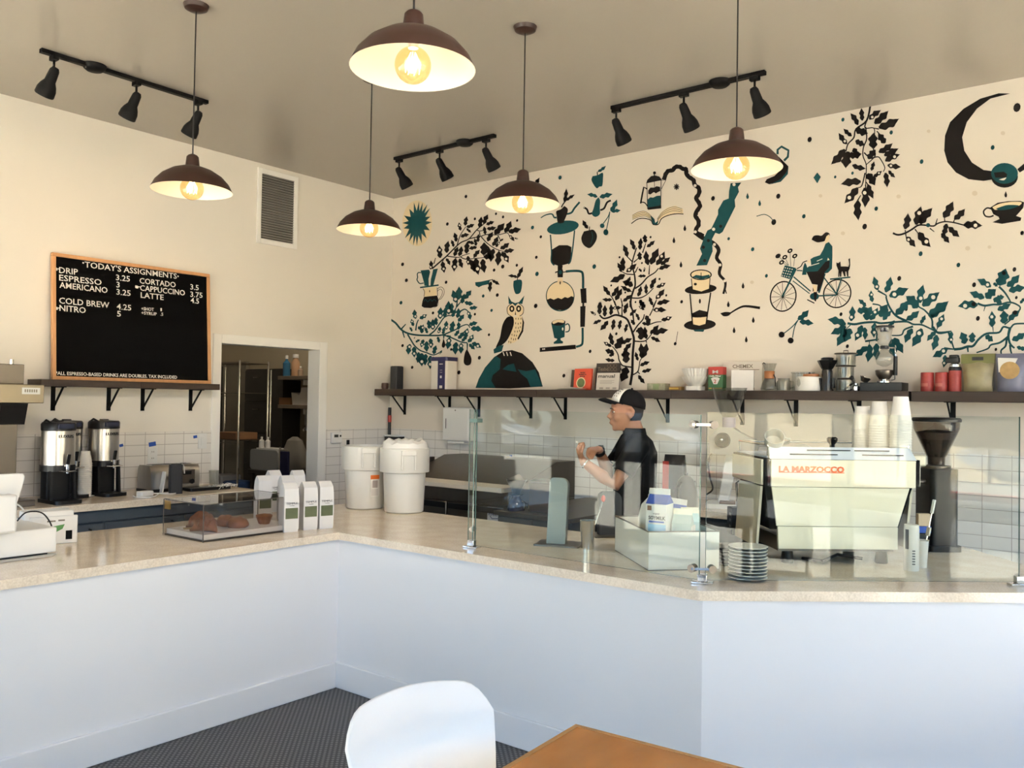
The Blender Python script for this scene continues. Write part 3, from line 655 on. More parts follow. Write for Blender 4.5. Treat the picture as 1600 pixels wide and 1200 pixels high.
def pastry(name, label, x, y, rz, shape):
    b = MB()
    if shape == 'croissant':
        n = 11; rs = []
        for i in range(n):
            u = -1 + 2 * i / (n - 1); r = .036 * (1 - abs(u) ** 2.2) + .008; r *= 1 + .16 * cos(i * pi); cx = .075 * u; cy = -.03 * u * u
            rs.append([(cx, cy + r * 1.05 * cos(2 * pi * k / 14), r * .95 + r * .95 * sin(2 * pi * k / 14)) for k in range(14)])
        b.rings(rs)
    elif shape == 'loaf':
        n = 9; rs = []
        for i in range(n):
            u = -1 + 2 * i / (n - 1); r = .043 * sqrt(max(.03, 1 - u * u)); cx = .06 * u
            rs.append([(cx, r * 1.1 * cos(2 * pi * k / 16), max(0, .018 + r * sin(2 * pi * k / 16) * (1 + .12 * sin(9 * u)))) for k in range(16)])
        b.rings(rs)
    else:
        b.lathe([(0, 0), (.030, 0), (.046, .042), (.048, .046), (.040, .052), (.0, .058)], 18)
        for v in b.v: v.z += .004 * noise.noise(v * 60)
    o = b.build(name, M_crust, subsurf=0, smooth=60); o.location = (x, y, pz); o.rotation_euler = (0, 0, rz); tag(o, label, 'pastry', 'pastries in the clear case')
cx, cy = c0_.x, c0_.y
pastry('croissant', 'large croissant at the front of the pastry case', cx - .12, cy + .095, .5, 'croissant')
pastry('croissant', 'croissant lying behind the largest one in the pastry case', cx - .225, cy + .13, .2, 'croissant')
pastry('pastry_roll', 'rounded pastry in the middle of the pastry case', cx - .12, cy + .285, .7, 'loaf')
pastry('pastry_roll', 'flat pastry partly hidden behind the rounded middle one', cx - .215, cy + .275, .3, 'loaf')
pastry('muffin_cake', 'fluted small cake at the right end of the pastry case', cx - .14, cy + .47, 0, 'muffin')
t = thing('serving_tongs', 'wooden handled tongs lying in the pastry case', 'tongs', (cx - .25, cy + .06, pz), radians(62))
for s in (-.012, .012): MB().box(-.02, .09, s - .006, s + .006, .002, .008).build('handle', mat('tong_wood', (.28, .19, .08, 1), .5), t, bevel=.002)
MB().box(-.03, -.02, -.018, .018, .002, .008).build('spring', M_steel, t)

# coffee bags
M_bag = mat('white_foil_bag', (.64, .64, .645, 1), .38, bump=.25, noise_scale=14)
M_olive = mat('olive_label', (.095, .115, .055, 1), .6, noise_amt=.15, noise_scale=60)
def coffee_bag():
    t = thing('coffee_bag', '', 'coffee bag', (0, 0, 0), 0, 'white coffee bags beside the pastry case')
    w2, d, H = .042, .085, .272; rs = []
    for z, wx, dy0, dy1 in ((0, .96, .04, .96), (.02, 1, 0, 1), (.12, 1.03, -.02, 1.03), (.2, 1, .0, 1), (.24, .97, .06, .92), (.262, .94, .3, .72), (.272, .92, .45, .58)):
        a, e = dy0 * d, dy1 * d; x = w2 * wx; g = .006 if z < .23 else .0
        rs.append([(-x, a, z), (x, a, z), (x, a + .006, z), (x - g, (a + e) / 2, z), (x, e - .006, z), (x, e, z), (-x, e, z), (-x, e - .006, z), (-x + g, (a + e) / 2, z), (-x, a + .006, z)])
    MB().rings(rs).build('pouch', M_bag, t, bevel=.0, smooth=30)
    MB().box(-.036, .036, -.0035, -.0025, .075, .135).build('label', M_olive, t, smooth=0)
    q = MB().text('TEMPLE', Matrix(((1, 0, 0, -.033), (0, 0, -1, -.0030), (0, 1, 0, .155), (0, 0, 0, 1))), .016, .066, ext=.0006).text('COFFEE', Matrix(((1, 0, 0, -.013), (0, 0, -1, -.0030), (0, 1, 0, .145), (0, 0, 0, 1))), .007, .028)
    q.build('lettering', mat('grey_ink', (.10, .11, .12, 1), .6), t, smooth=0)
    return t
fa = radians(74)     # label side turned towards the room
cb = coffee_bag(); e = Vector((cos(fa), sin(fa), 0)); 
def bagpos(px, py): p = atz(px, py, CT); return (p.x, p.y, CT)
cb.location = bagpos(455, 831.5); cb.rotation_euler.z = fa; cb['label'] = 'white coffee bag at the front left, touching the pastry case'
again(cb, 'white coffee bag in the middle of the front row', bagpos(485, 828), fa)
again(cb, 'rightmost white coffee bag at the counter corner', bagpos(510, 826), fa)
for lb, x, y, rz in (('leftmost white coffee bag seen through the pastry case corner', 1.66, -2.60, fa), ('second white coffee bag from the left, behind the case end', 1.745, -2.49, fa),
    ('white coffee bag at the back of the group, left one', 1.37, -2.31, fa + .05), ('white coffee bag at the back of the group, right one', 1.47, -2.20, fa - .05)):
    again(cb, lb, (x, y, CT), rz)

# big food buckets
M_poly = mat('milky_plastic', (.63, .62, .58, 1), .35, spec=.5)
def bucket(label, px, py, liner):
    p = onz(px, py, CT, .135)
    t = thing('storage_bucket', label, 'bucket', (p.x, p.y, CT), 0, 'white food buckets')
    b = MB(); b.lathe([(0, 0), (.120, 0), (.130, .008), (.142, .265), (.148, .268), (.1645, .27), (.166, .274), (.1665, .425), (.161, .43), (.153, .43), (.152, .275), (.139, .268), (.126, .02), (0, .02)], 44)
    b.build('tub', M_poly, t, smooth=45)
    for a in (-35, 145):
        q = Matrix.Rotation(radians(a), 4, 'Z'); b = MB()
        b.box(.161, .172, -.05, .05, .385, .42, 0, q); b.box(.161, .170, -.05, -.035, .29, .385, 0, q); b.box(.161, .170, .035, .05, .29, .385, 0, q); b.build('handle', M_poly, t, bevel=.003)
    if liner:
        rs = []
        for k, (r, z) in enumerate(((.152, .40), (.157, .434), (.148, .462), (.12, .485), (.07, .470), (.02, .46))):
            rs.append([((r + .008 * noise.noise((i * .9, k, 3.1))) * cos(2 * pi * i / 32), (r + .008 * noise.noise((i * .7, k, 1))) * sin(2 * pi * i / 32), z + (.02 * noise.noise((cos(i * .39) * 2, sin(i * .39) * 2, k * .5)) if k > 1 else 0)) for i in range(32)])
        MB().rings(rs, cap0=False).build('plastic_liner', mat('liner_film', (.70, .69, .66, 1), .25), t, smooth=25)
    return t
bucket('left tall white food bucket on the counter corner with an orange warning sticker', 570, 797, False)
b2 = bucket('right tall white food bucket on the counter with a plastic liner heaped on top', 631, 803.5, True)
bl = [o for o in bpy.data.objects if o.name == 'storage_bucket'][0]
def wrap(r, a0, a1, z0, z1, n=8):
    return [[(r * cos(a0 + (a1 - a0) * i / n), r * sin(a0 + (a1 - a0) * i / n), z) for i in range(n + 1)] for z in (z0, z1)]
av = atan2(CAM.y - bl.location.y, CAM.x - bl.location.x)
b = MB(); b.rings(wrap(.1425, av + .25, av + .72, .208, .236), 0, False, False, False); b.rings(wrap(.1422, av + .25, av + .72, .09, .208), 1, False, False, False)
st_ = b.build('warning_sticker', [mat('orange_sticker', (.75, .16, .02, 1), .5), M_paper], bl, smooth=60)
b = MB(); b.rings(wrap(.1432, av + .34, av + .62, .15, .20), 0, False, False, False)
for k in range(5): b.rings(wrap(.1430, av + .30, av + .66, .10 + k * .009, .103 + k * .009), 0, False, False, False)
b.build('sticker_print', mat('sticker_ink', (.35, .30, .28, 1), .6), st_, smooth=60)
# ================================================================== the painted mural
mural = thing('wall_mural', 'black and teal mural of coffee plants, an owl and brewers on the back wall', 'mural', (0, 0, 0))
PM = [M_pblack, M_teal, M_pcream, M_pwhite, M_pshade]
BK, TL, CR, PW, GH = 0, 1, 2, 3, 4
class Paint:
    """flat paint shapes; outlines are read off the photograph and laid on the wall plane"""
    def __init__(s, sc, ox, oy): s.b = MB(); s.k = sc; s.ox = ox; s.oy = oy; s.n = 0
    def w(s, p, lay): return aty(s.ox + p[0] / s.k, s.oy + p[1] / s.k, -.0006 - .0006 * lay)
    def poly(s, pts, c, lay=1):
        s.b.poly3([s.w(p, lay) for p in pts], c); return s
    def blob(s, pts, c, lay=1, n=5):
        return s.poly([(p.x, p.y) for p in smoothline([(x, y, 0) for x, y in list(pts) + [pts[0]]], n)][:-1], c, lay)
    def dot(s, x, y, rx, c, ry=None, lay=1, n=14, rot=0):
        ry = rx if ry is None else ry
        return s.poly([(x + rx * cos(2 * pi * i / n) * cos(rot) - ry * sin(2 * pi * i / n) * sin(rot), y + rx * cos(2 * pi * i / n) * sin(rot) + ry * sin(2 * pi * i / n) * cos(rot)) for i in range(n)], c, lay)
    def line(s, pts, wd, c, lay=1, sm=True, taper=1.0, wob=0):
        q = smoothline([(x, y, 0) for x, y in pts], 4) if sm and len(pts) > 2 else [Vector((x, y, 0)) for x, y in pts]
        L, Rr = [], []
        for i, p in enumerate(q):
            a = q[max(0, i - 1)]; e = q[min(len(q) - 1, i + 1)]; t = (e - a)
            if t.length < 1e-6: t = Vector((1, 0, 0))
            t.normalize(); nn = Vector((-t.y, t.x, 0)); h = wd * .5 * (1 + (taper - 1) * i / max(1, len(q) - 1))
            h2 = h * (1 + wob * sin(i * 1.9)); L.append(p + nn * h); Rr.append(p - nn * h2)
        for i in range(len(q) - 1):
            s.b.add([s.w(v, lay) for v in (L[i], L[i + 1], Rr[i + 1], Rr[i])], [(0, 1, 2, 3)], c)
        return s
    def leaf(s, x0, y0, x1, y1, c, hole=0, wd=.30, lay=2):
        d = Vector((x1 - x0, y1 - y0)); L = d.length; d.normalize(); nn = Vector((-d.y, d.x)); n = 17; s.n += 1
        ph = s.n * 1.7
        def hw(t):
            e = sin(pi * min(1, .04 + t * .96)) ** .55 if t < .84 else sin(pi * .846) ** .55 * ((1 - t) / .16) ** 1.5
            return L * wd * .46 * e * (1 + .24 * cos(5 * pi * (t - .22)))
        A = []; B = []; bend = L * .05 * sin(ph)
        for i in range(n + 1):
            t = i / n; p = Vector((x0, y0)) + d * (L * t) + nn * bend * sin(pi * t)
            A.append(p + nn * hw(t)); B.append(p - nn * hw(min(1, t + .03)))
        for i in range(n): s.b.add([s.w(v, lay) for v in (A[i], A[i + 1], B[i + 1], B[i])], [(0, 1, 2, 3)], c)
        if hole:
            t = .25 if s.n % 2 else .62; p = Vector((x0, y0)) + d * (L * t); s.dot(p.x, p.y, L * wd * .24, PW, lay=lay + 1, n=10)
        return s
    def done(s, name, label=None):
        o = s.b.build(name, PM, mural, smooth=0)
        if label: o['label'] = label
        return o
def leaves(P, txt, c, wd=.30):
    for tok in txt.split(';'):
        tok = tok.strip()
        if not tok: continue
        v = [float(x) for x in tok.rstrip('hf').split(',')]
        P.leaf(*v, c, 'h' in tok, wd * (1.5 if 'f' in tok else 1))
def branches(P, txt, c, w0):
    for tok in txt.split(';'):
        tok = tok.strip()
        if not tok: continue
        k = 1.0
        if ':' in tok: a, tok = tok.split(':'); k = float(a)
        v = [float(x) for x in tok.replace('|', ',').split(',')]
        P.line(list(zip(v[::2], v[1::2])), w0 * k, c, 1, taper=.6)

# black branch upper left
P = Paint(10, 660, 320)
branches(P, '1.4:150,1000|300,870|380,800|540,640|620,580|730,530|850,390|960,300;730,530|830,510|920,490|1000,465|1180,470|1300,440|1340,450|1380,540;540,640|590,480|680,340;380,800|480,815|570,820|640,790|740,760;600,820|680,850|800,840|960,825;920,500|1000,590|1110,670|1200,710|1280,730;850,390|890,410|960,400;1180,480|1230,570;890,420|905,500;180,920|205,830;340,830|310,900;515,840|530,825;1195,710|1195,740;960,780|965,830;805,830|805,800', BK, 17)
leaves(P, '130,1010,130,865h;280,830,262,630h;380,750,405,560;490,655,450,545;530,575,495,430;600,400,570,270h;670,325,695,175;690,350,815,300;690,370,765,435;600,500,735,460;500,800,555,650;575,800,610,640;690,760,700,570;700,580,820,610;850,660,720,690;840,640,810,520;870,580,880,450;805,820,900,700;960,780,960,580f;890,350,920,180;960,300,1025,145;1000,310,1125,260;1010,375,1155,350;985,460,960,330;1020,570,1105,420;1130,460,1285,280;1290,430,1385,245;1350,430,1545,375;1360,480,1440,570h;1440,520,1500,530h;1100,640,1180,490;1150,660,1215,570h;1210,570,1270,530;1220,690,1360,590;1280,730,1440,700;1240,740,1350,910h;1195,730,1180,960;1110,690,1070,900;1040,800,1035,650;965,820,1110,810f;940,850,975,1070;830,840,880,1100h;740,860,820,1055;710,800,715,950h;580,840,630,990;515,840,495,1050h;370,840,435,945;310,890,345,1070h', BK, .42)
P.done('leafy_branch', 'black leafy branch growing out of the painted dripper')
# teal branch left
P = Paint(7.06, 600, 430)
branches(P, '1.3:75,490|130,530|190,600|260,640|360,660|480,665|600,665|650,660|720,680|790,710|860,740|920,745;260,650|300,720|340,780|400,830|470,855|540,880|600,860|640,830;500,660|560,610|610,540|660,470|710,445|750,440|800,350;800,350|810,280;800,350|850,290;840,400|890,375|930,400;650,660|720,630|790,600|860,560|920,545|950,580;350,610|360,540|380,490;185,600|240,540;205,620|225,690;920,750|918,830;660,670|658,700', TL, 17)
leaves(P, '310,620,280,570;325,560,300,480h;350,480,335,375h;395,480,475,430h;375,590,440,560f;415,640,435,540h;480,640,455,570;500,590,485,490;540,600,535,480h;580,550,575,460;620,480,625,350h;665,460,675,350;715,430,710,280h;745,420,750,300;800,300,755,160h;820,270,825,120;860,310,890,200;895,260,965,165;890,300,990,315;945,365,1035,350;925,400,955,495h;755,460,790,370;810,470,820,360;820,510,885,430;690,600,690,500h;740,620,765,500;820,600,820,510;940,550,1035,520;960,590,1090,600;780,670,830,600;820,700,885,620;900,690,925,580h;860,730,920,670;930,740,985,650h;940,760,1005,820;970,750,1075,800h;850,750,850,870h;795,740,790,880;720,690,700,820h;690,670,750,690;600,640,620,560h;650,650,660,570;590,680,610,750;510,700,520,810h;470,730,475,850;435,710,410,800h;350,740,400,710;330,700,345,680h;285,760,270,880h;330,790,335,910h;380,850,370,970;415,860,420,1010h;460,870,455,1000;510,890,510,1040h;550,870,575,770;540,900,565,990;610,870,640,830h', TL, .46)
P.blob([(655, 690), (668, 730), (678, 770), (660, 800), (640, 790), (638, 765), (648, 730)], BK, 3)
P.blob([(915, 815), (940, 860), (965, 920), (955, 980), (915, 996), (882, 970), (882, 910), (895, 850)], BK, 3)
P.done('leafy_branch', 'teal leafy branch with two black fruits')
# tall black tree
P = Paint(10, 910, 360)
branches(P, '1.6:750,1200|760,1060|800,930|825,850|815,700|785,580|780,490|845,270;1.3:820,910|920,840|1020,730|1130,660|1190,590;1040,690|1050,540;780,490|710,420|690,400;800,690|690,680|610,640;1.1:770,1055|900,1055|1010,1000|1110,900;940,350|990,200;800,500|870,440;520,1180|470,1060|420,1000;630,1190|600,1060;1100,1200|1160,1080;760,950|600,870;825,660|870,570;770,960|760,950', BK, 20)
leaves(P, '815,300,740,130;900,300,915,110;990,190,975,60f;1010,260,1135,155;705,410,635,220;905,460,890,330f;640,630,635,410;610,650,545,500;690,650,850,515h;1030,540,990,310;1070,530,1190,270;1160,540,1285,320h;1230,540,1375,415;1200,605,1385,545;990,710,860,720;960,650,970,570h;880,600,930,650f;660,690,425,810;790,860,620,800f;690,840,750,715;760,950,600,865;430,1010,320,860;465,1030,565,860;520,1090,620,900;460,1080,305,1075;640,1110,770,1000;870,1030,915,860;1000,990,995,830;1070,910,1155,730;1160,890,1305,815h;1150,1070,1285,910h;1170,1150,1375,1100;1100,1170,1040,1030;890,1090,980,1180f;245,1190,280,1110', BK, .36)
P.k, P.ox, P.oy = 8.573, 910, 470
branches(P, '2.1:640,1130|665,980|670,880|675,700|690,520|670,430|640,340|600,250|530,210|440,190|350,225|280,235|230,190;1.3:680,420|740,330|810,250|830,180;1.2:690,540|790,545|860,525|930,440;1.2:660,890|590,880|530,860|490,790|480,730|450,670|400,610;680,990|740,950|760,880|770,810|800,760;740,950|770,980;900,200|940,120|990,0;920,310|990,285|1060,280;530,200|530,0;490,180|430,0;1.7:640,0|655,90|670,130|690,300;860,560|850,530', BK, 17)
leaves(P, '230,180,250,10;300,210,300,50;380,190,380,40;405,100,530,90h;565,170,610,20;180,190,100,140h;250,260,140,315;340,270,235,400;420,250,400,400;515,260,495,390;600,310,570,430;640,200,730,110;700,320,650,250f;760,260,710,160;830,120,750,70h;840,90,770,0f;850,200,910,310f;800,300,930,310;945,60,900,0;950,125,1130,125h;1060,260,1205,210h;910,440,1025,320;950,445,1155,385;920,490,1050,550;785,520,780,340f;720,420,780,350;860,510,835,340;800,770,780,560;810,760,860,560;745,800,710,680;775,870,905,815;800,950,930,910;750,1000,840,1110;410,590,370,420;390,610,280,550h;450,640,535,470f;520,570,670,500;560,690,660,560;590,830,570,640f;530,740,590,660f;420,690,300,660f;430,800,300,780;360,740,430,700f;440,850,440,960;520,900,450,970;590,890,520,1090f', BK, .37)
P.done('tree', 'tall black coffee tree')
# hanging black tree by the ceiling
P = Paint(6, 1290, 150)
branches(P, '1.4:420,85|385,230|285,310|265,390|210,450|190,520;385,230|370,300|450,300|460,360;375,290|385,400|355,480|350,560|380,640|380,720|375,830;360,530|420,580|490,570|520,600|555,670|540,710;370,720|340,840|300,860;500,310|450,300;480,330|510,360;445,490|465,560|385,640;375,830|375,900;395,830|375,800;300,980|330,930', BK, 13)
leaves(P, '305,270,230,160;345,230,335,110;410,220,520,130h;460,260,590,135;500,300,690,210;245,375,165,305;200,450,120,345h;280,310,400,350f;280,420,370,460f;450,490,450,340f;560,440,490,350f;500,530,630,440;550,560,685,490;560,610,700,545h;580,650,710,665h;590,700,655,765;560,720,578,860;180,500,50,645;210,520,190,680f;220,560,340,540f;260,490,300,580f;400,590,470,500f;250,650,380,680;430,700,455,610;390,730,465,840f;450,760,530,700h;330,800,140,830;300,860,175,1010h;365,860,370,1050h;395,830,450,965;300,980,310,1170', BK, .38)
P.done('hanging_branch', 'black hanging branch touching the ceiling')
# small black branch right
P = Paint(7.27, 1380, 270)
branches(P, '1.5:110,685|170,705|250,685|330,640|400,595|480,595|570,605|620,575|700,555|800,565|900,590|930,597;255,690|260,730;250,650|255,680;360,640|400,690;530,630|580,670;595,590|615,520;700,555|695,500;720,580|745,630;800,560|810,530', BK, 15)
leaves(P, '250,640,280,455;375,590,430,375h;420,580,560,395;690,510,795,320;810,530,930,405;915,595,1130,600h;260,730,370,845h;400,680,545,845h;745,620,870,730;715,580,680,720;660,690,755,800', BK, .42)
P.dot(510, 595, 24, TL, lay=4)
P.done('leafy_branch', 'small black branch left of the painted cup')
# teal tree right
P = Paint(6, 1280, 400)
branches(P, '1.2:265,630|330,640|420,625|520,620|580,630|700,620|820,615|880,640|960,645|1040,680|1120,715|1240,705;1.2:820,610|720,560|660,480|630,400|630,370;550,325|630,370;1060,680|1055,590|990,510|940,480|920,450;880,660|800,690|770,740|680,745;430,800|530,785|560,780;.8:500,450|560,460|600,490|650,500;540,800|540,700;.5:300,640|250,690|200,760;.5:470,790|470,840;.5:700,770|730,790;.5:1090,710|1050,740;.5:1110,670|1100,700;.5:960,640|970,610', TL, 19)
leaves(P, '250,640,75,595;250,660,105,735;240,680,165,850;290,680,240,810f;300,610,310,465h;400,650,335,800h;425,670,430,790;520,630,515,770h;440,470,365,405;500,430,485,320h;550,320,510,190h;625,340,670,190;660,380,840,300h;440,600,490,470f;360,520,470,490f;480,600,550,480h;570,570,640,450f;600,600,680,510;720,550,840,410;930,480,810,375f;945,440,975,265h;970,470,1130,335h;820,600,940,510;1030,570,1215,420;1040,580,1140,510;1110,670,1170,540h;950,630,995,550;650,670,710,600;960,680,870,855h;870,680,805,820;1090,710,1010,800;1100,740,1065,890;700,770,790,915;680,780,715,960;535,820,540,980;470,830,455,1000;450,850,330,945;1240,710,1235,830h;1200,870,1060,950h;1180,930,1165,1050h', TL, .40)
P.done('tree', 'wide teal tree below the painted cat')
P = Paint(5.714, 1440, 390)
branches(P, '1.2:100,690|150,745|240,735;1.2:290,890|350,885|410,865|460,860|510,800|580,750|690,740|730,690|790,700|830,665|930,660;1.3:790,700|775,770|790,840|830,880;790,850|795,900|810,945;780,770|700,830|620,850|590,885|490,920;760,790|750,860|710,900|715,945;500,480|560,500|640,490|700,490|780,470|850,490|880,530|800,620|740,670;690,330|740,380|780,440|800,480;410,870|415,915;200,880|290,890;.5:570,500|555,550;.5:635,690|640,735;240,735|290,890', TL, 20)
leaves(P, '390,840,350,735f;450,830,455,735f;570,770,640,820f;630,690,625,545h;735,660,730,540f;780,630,880,540;575,435,665,350f;690,320,750,165f;620,330,495,265h;640,300,680,330f;560,430,425,380;500,490,320,510h;670,430,740,420f;640,440,720,480f;680,540,800,480;765,330,875,220;780,370,930,335;880,480,930,430;810,810,930,740;850,870,940,890', TL, .42)
P.dot(465, 487, 20, BK, lay=5); P.dot(835, 562, 20, BK, lay=5); P.dot(735, 210, 18, BK, lay=5)
P.done('tree', 'teal tree at the right edge behind the snack bags')
# sun
P = Paint(8, 600, 270)
P.dot(415, 630, 185, CR, 285, lay=0, n=30)
sp = [(373, 370), (437, 355), (483, 370), (543, 393), (577, 440), (580, 547), (598, 617), (573, 720), (533, 822), (473, 882), (410, 912), (366, 912), (312, 865), (262, 818), (245, 695), (230, 628), (250, 535), (316, 450)]
star = []
for i, q in enumerate(sp):
    n_ = sp[(i + 1) % len(sp)]; star.append(q); mx, my = (q[0] + n_[0]) / 2, (q[1] + n_[1]) / 2; star.append((415 + (mx - 415) * .62, 630 + (my - 630) * .58))
P.poly(star, TL, 2); P.done('sun', 'teal spiky sun on a cream oval')
# dripper over a carafe
P = Paint(12, 640, 400)
P.poly([(205, 270), (365, 255), (385, 300), (355, 430), (360, 560), (280, 560), (270, 500)], TL); P.poly([(440, 250), (530, 235), (445, 550), (390, 560), (400, 430), (425, 330)], TL)
P.line([(215, 315), (170, 310), (145, 340), (150, 400), (140, 450), (190, 515), (265, 505)], 20, TL); P.line([(195, 592), (545, 545)], 28, TL, sm=False)
P.poly([(250, 610), (505, 575), (500, 640), (515, 740), (280, 760), (285, 670)], CR); P.poly([(270, 765), (515, 740), (540, 810), (515, 940), (400, 975), (270, 970), (225, 940), (240, 850)], BK, 2)
P.line([(250, 610), (280, 670), (270, 760)], 10, BK, 3); P.line([(515, 590), (520, 660), (525, 750)], 10, BK, 3)
P.line([(515, 625), (580, 580), (640, 620), (645, 710), (590, 800), (540, 830), (525, 930), (460, 965)], 9, BK); P.line([(520, 660), (575, 620), (615, 660), (600, 740), (545, 815)], 9, BK)
P.line([(270, 850), (300, 810), (340, 860), (390, 810), (420, 850), (460, 810), (500, 850)], 9, TL, 4); P.dot(375, 660, 8, BK, 24, lay=3); P.done('dripper_painting', 'teal dripper over a half full carafe')
# owl on globe
P = Paint(5, 730, 380)
P.poly([(65, 1130), (90, 1060), (140, 970), (210, 890), (280, 845), (350, 835), (430, 860), (510, 930), (560, 1010), (590, 1120), (330, 1135)], BK)
P.poly([(65, 1130), (95, 1050), (150, 960), (225, 880), (262, 905), (255, 985), (200, 1030), (188, 1075), (222, 1130)], TL, 2)
P.poly([(275, 985), (320, 950), (365, 940), (385, 1005), (320, 995)], TL, 2); P.poly([(395, 985), (460, 1000), (530, 985), (590, 1115), (495, 1125), (470, 1060), (420, 1020)], TL, 2)
P.done('globe', 'half globe in black and teal behind the shelf')
P = Paint(5, 730, 380)
P.poly([(358, 575), (430, 570), (440, 640), (400, 750), (370, 775), (315, 790), (330, 700), (360, 660)], CR); P.blob([(350, 470), (315, 500), (315, 545), (350, 572), (375, 560), (405, 572), (437, 545), (438, 500), (405, 472), (376, 490)], CR)
for x in (349, 402): P.dot(x, 512, 20, BK, 26, 3); P.dot(x, 512, 8, CR, 12, 4)
P.poly([(376, 525), (382, 560), (372, 560)], BK, 3)
P.line([(350, 470), (314, 500), (316, 548), (345, 572)], 5, BK, 3); P.line([(405, 472), (438, 500), (436, 548), (410, 570)], 5, BK, 3)
P.poly([(320, 410), (345, 455), (375, 468), (405, 460), (447, 408), (430, 475), (395, 470), (376, 492), (355, 472), (325, 475)], TL, 3)
P.blob([(330, 572), (360, 580), (360, 650), (310, 760), (240, 815), (225, 810), (255, 740), (275, 640), (305, 585)], BK, 2)
P.poly([(428, 570), (445, 620), (437, 690), (400, 755), (392, 745), (425, 680), (432, 620)], BK, 2); P.poly([(250, 800), (285, 795), (270, 845), (210, 862), (205, 830)], TL, 3)
for i, (x, y) in enumerate([(380, 590), (400, 590), (420, 590), (378, 625), (398, 630), (418, 625), (380, 660), (400, 662), (415, 655), (372, 690), (392, 690), (408, 685), (350, 715), (368, 720), (385, 722), (345, 745), (362, 752), (325, 770), (340, 775), (378, 750)]): P.dot(x, y, 3, BK, 9, 3, n=6)
for x in (285, 312, 340): P.line([(x - 5, 850), (x + 5, 880)], 7, PW, 4, sm=False)
P.done('owl', 'owl with a black wing perched on the globe')
P = Paint(5, 730, 380)
P.blob([(362, 295), (395, 285), (425, 290), (428, 330), (415, 385), (385, 398), (370, 380), (360, 335)], TL); P.line([(392, 288), (393, 262)], 6, BK); leaves(P, '393,265,315,255;395,270,437,180', BK, .3)
P.done('fruit_painting', 'teal pepper floating above the owl'); P = Paint(5, 730, 380)
P.poly([(62, 305), (110, 300), (178, 285), (170, 320), (120, 330), (90, 345), (65, 330)], TL); P.line([(175, 290), (200, 283)], 6, BK); leaves(P, '185,300,178,385;195,290,255,325', BK, .36); P.done('fruit_painting', 'teal fruit slice with black leaves left of the owl')
# siphon brewer with mug
P = Paint(6.67, 830, 240)
P.dot(330, 770, 168, TL, 68, 1, 24, -.18); P.poly([(215, 1000), (290, 955), (380, 955), (420, 975), (418, 1080), (395, 1145), (340, 1160), (290, 1172), (225, 1150), (208, 1100)], BK)
P.line([(200, 845), (212, 1020), (208, 1120), (240, 1165)], 14, TL, 2); P.line([(452, 800), (432, 990), (410, 1120), (385, 1150)], 14, TL, 2)
P.blob([(345, 545), (380, 575), (375, 625), (345, 700), (335, 720), (280, 722), (265, 650), (262, 600), (310, 580)], BK, 3); P.line([(315, 560), (330, 530), (360, 490)], 12, BK, 2); leaves(P, '345,500,365,360;360,490,455,425', BK, .28)
P.line([(265, 665), (240, 665), (215, 630), (150, 640), (100, 670)], 20, TL, 2, taper=.5); P.line([(370, 630), (420, 615), (450, 570), (505, 505)], 20, TL, 2); P.done('siphon_top', 'plant pot on the teal lid of a coffee siphon')
P = Paint(7.5, 840, 400)
P.poly([(235, 110), (295, 110), (290, 150), (300, 180), (295, 250), (235, 250), (232, 190), (205, 205), (205, 185), (235, 175)], BK); P.dot(265, 190, 20, TL, 25, 2); P.line([(330, 182), (410, 175), (500, 180), (530, 220), (533, 380)], 28, TL); P.line([(300, 190), (335, 185)], 12, BK, 2)
P.poly([(500, 385), (570, 375), (575, 550), (512, 552)], BK, 2); P.poly([(500, 590), (562, 585), (553, 830), (500, 832)], BK, 2); P.line([(535, 550), (535, 590)], 22, BK, 2, sm=False); P.line([(527, 840), (527, 1000), (510, 1045), (450, 1065)], 26, TL)
ring = [(265 + 168 * cos(a), 470 + 180 * sin(a)) for a in [2 * pi * i / 40 for i in range(40)]]
P.poly(ring, TL, 1); P.poly([(265 + (x - 265) * .94, 468 + (y - 470) * .93) for x, y in ring], CR, 2); P.poly([(240, 260), (290, 260), (300, 310), (230, 310)], CR, 2)
P.poly([(105, 515), (150, 495), (190, 512), (240, 490), (280, 505), (320, 480), (355, 492), (395, 470), (422, 480), (415, 550), (370, 610), (300, 635), (220, 632), (150, 600)], BK, 3); P.dot(264, 315, 7, BK, 20, 3)
P.poly([(25, 1075), (445, 1040), (450, 1090), (25, 1125)], BK); P.dot(62, 1092, 8, PW, lay=2); P.dot(80, 1090, 8, PW, lay=2); P.done('siphon_flask', 'round siphon flask half full of black coffee on its stand')
P = Paint(7.5, 840, 400)
P.poly([(160, 790), (325, 760), (315, 950), (270, 965), (270, 985), (300, 1005), (295, 1025), (190, 1030), (188, 1010), (225, 985), (230, 970), (195, 960)], TL); P.dot(243, 780, 82, BK, 36, 2, rot=-.1); P.dot(243, 774, 72, CR, 28, 3, rot=-.1); P.poly([(190, 795), (240, 775), (300, 785), (295, 805), (240, 815), (200, 812)], BK, 4)
P.line([(325, 810), (355, 795), (375, 830), (365, 880), (325, 890)], 14, TL, 2); P.dot(294, 855, 9, PW, 18, 3); P.done('mug_painting', 'teal glass mug of coffee')
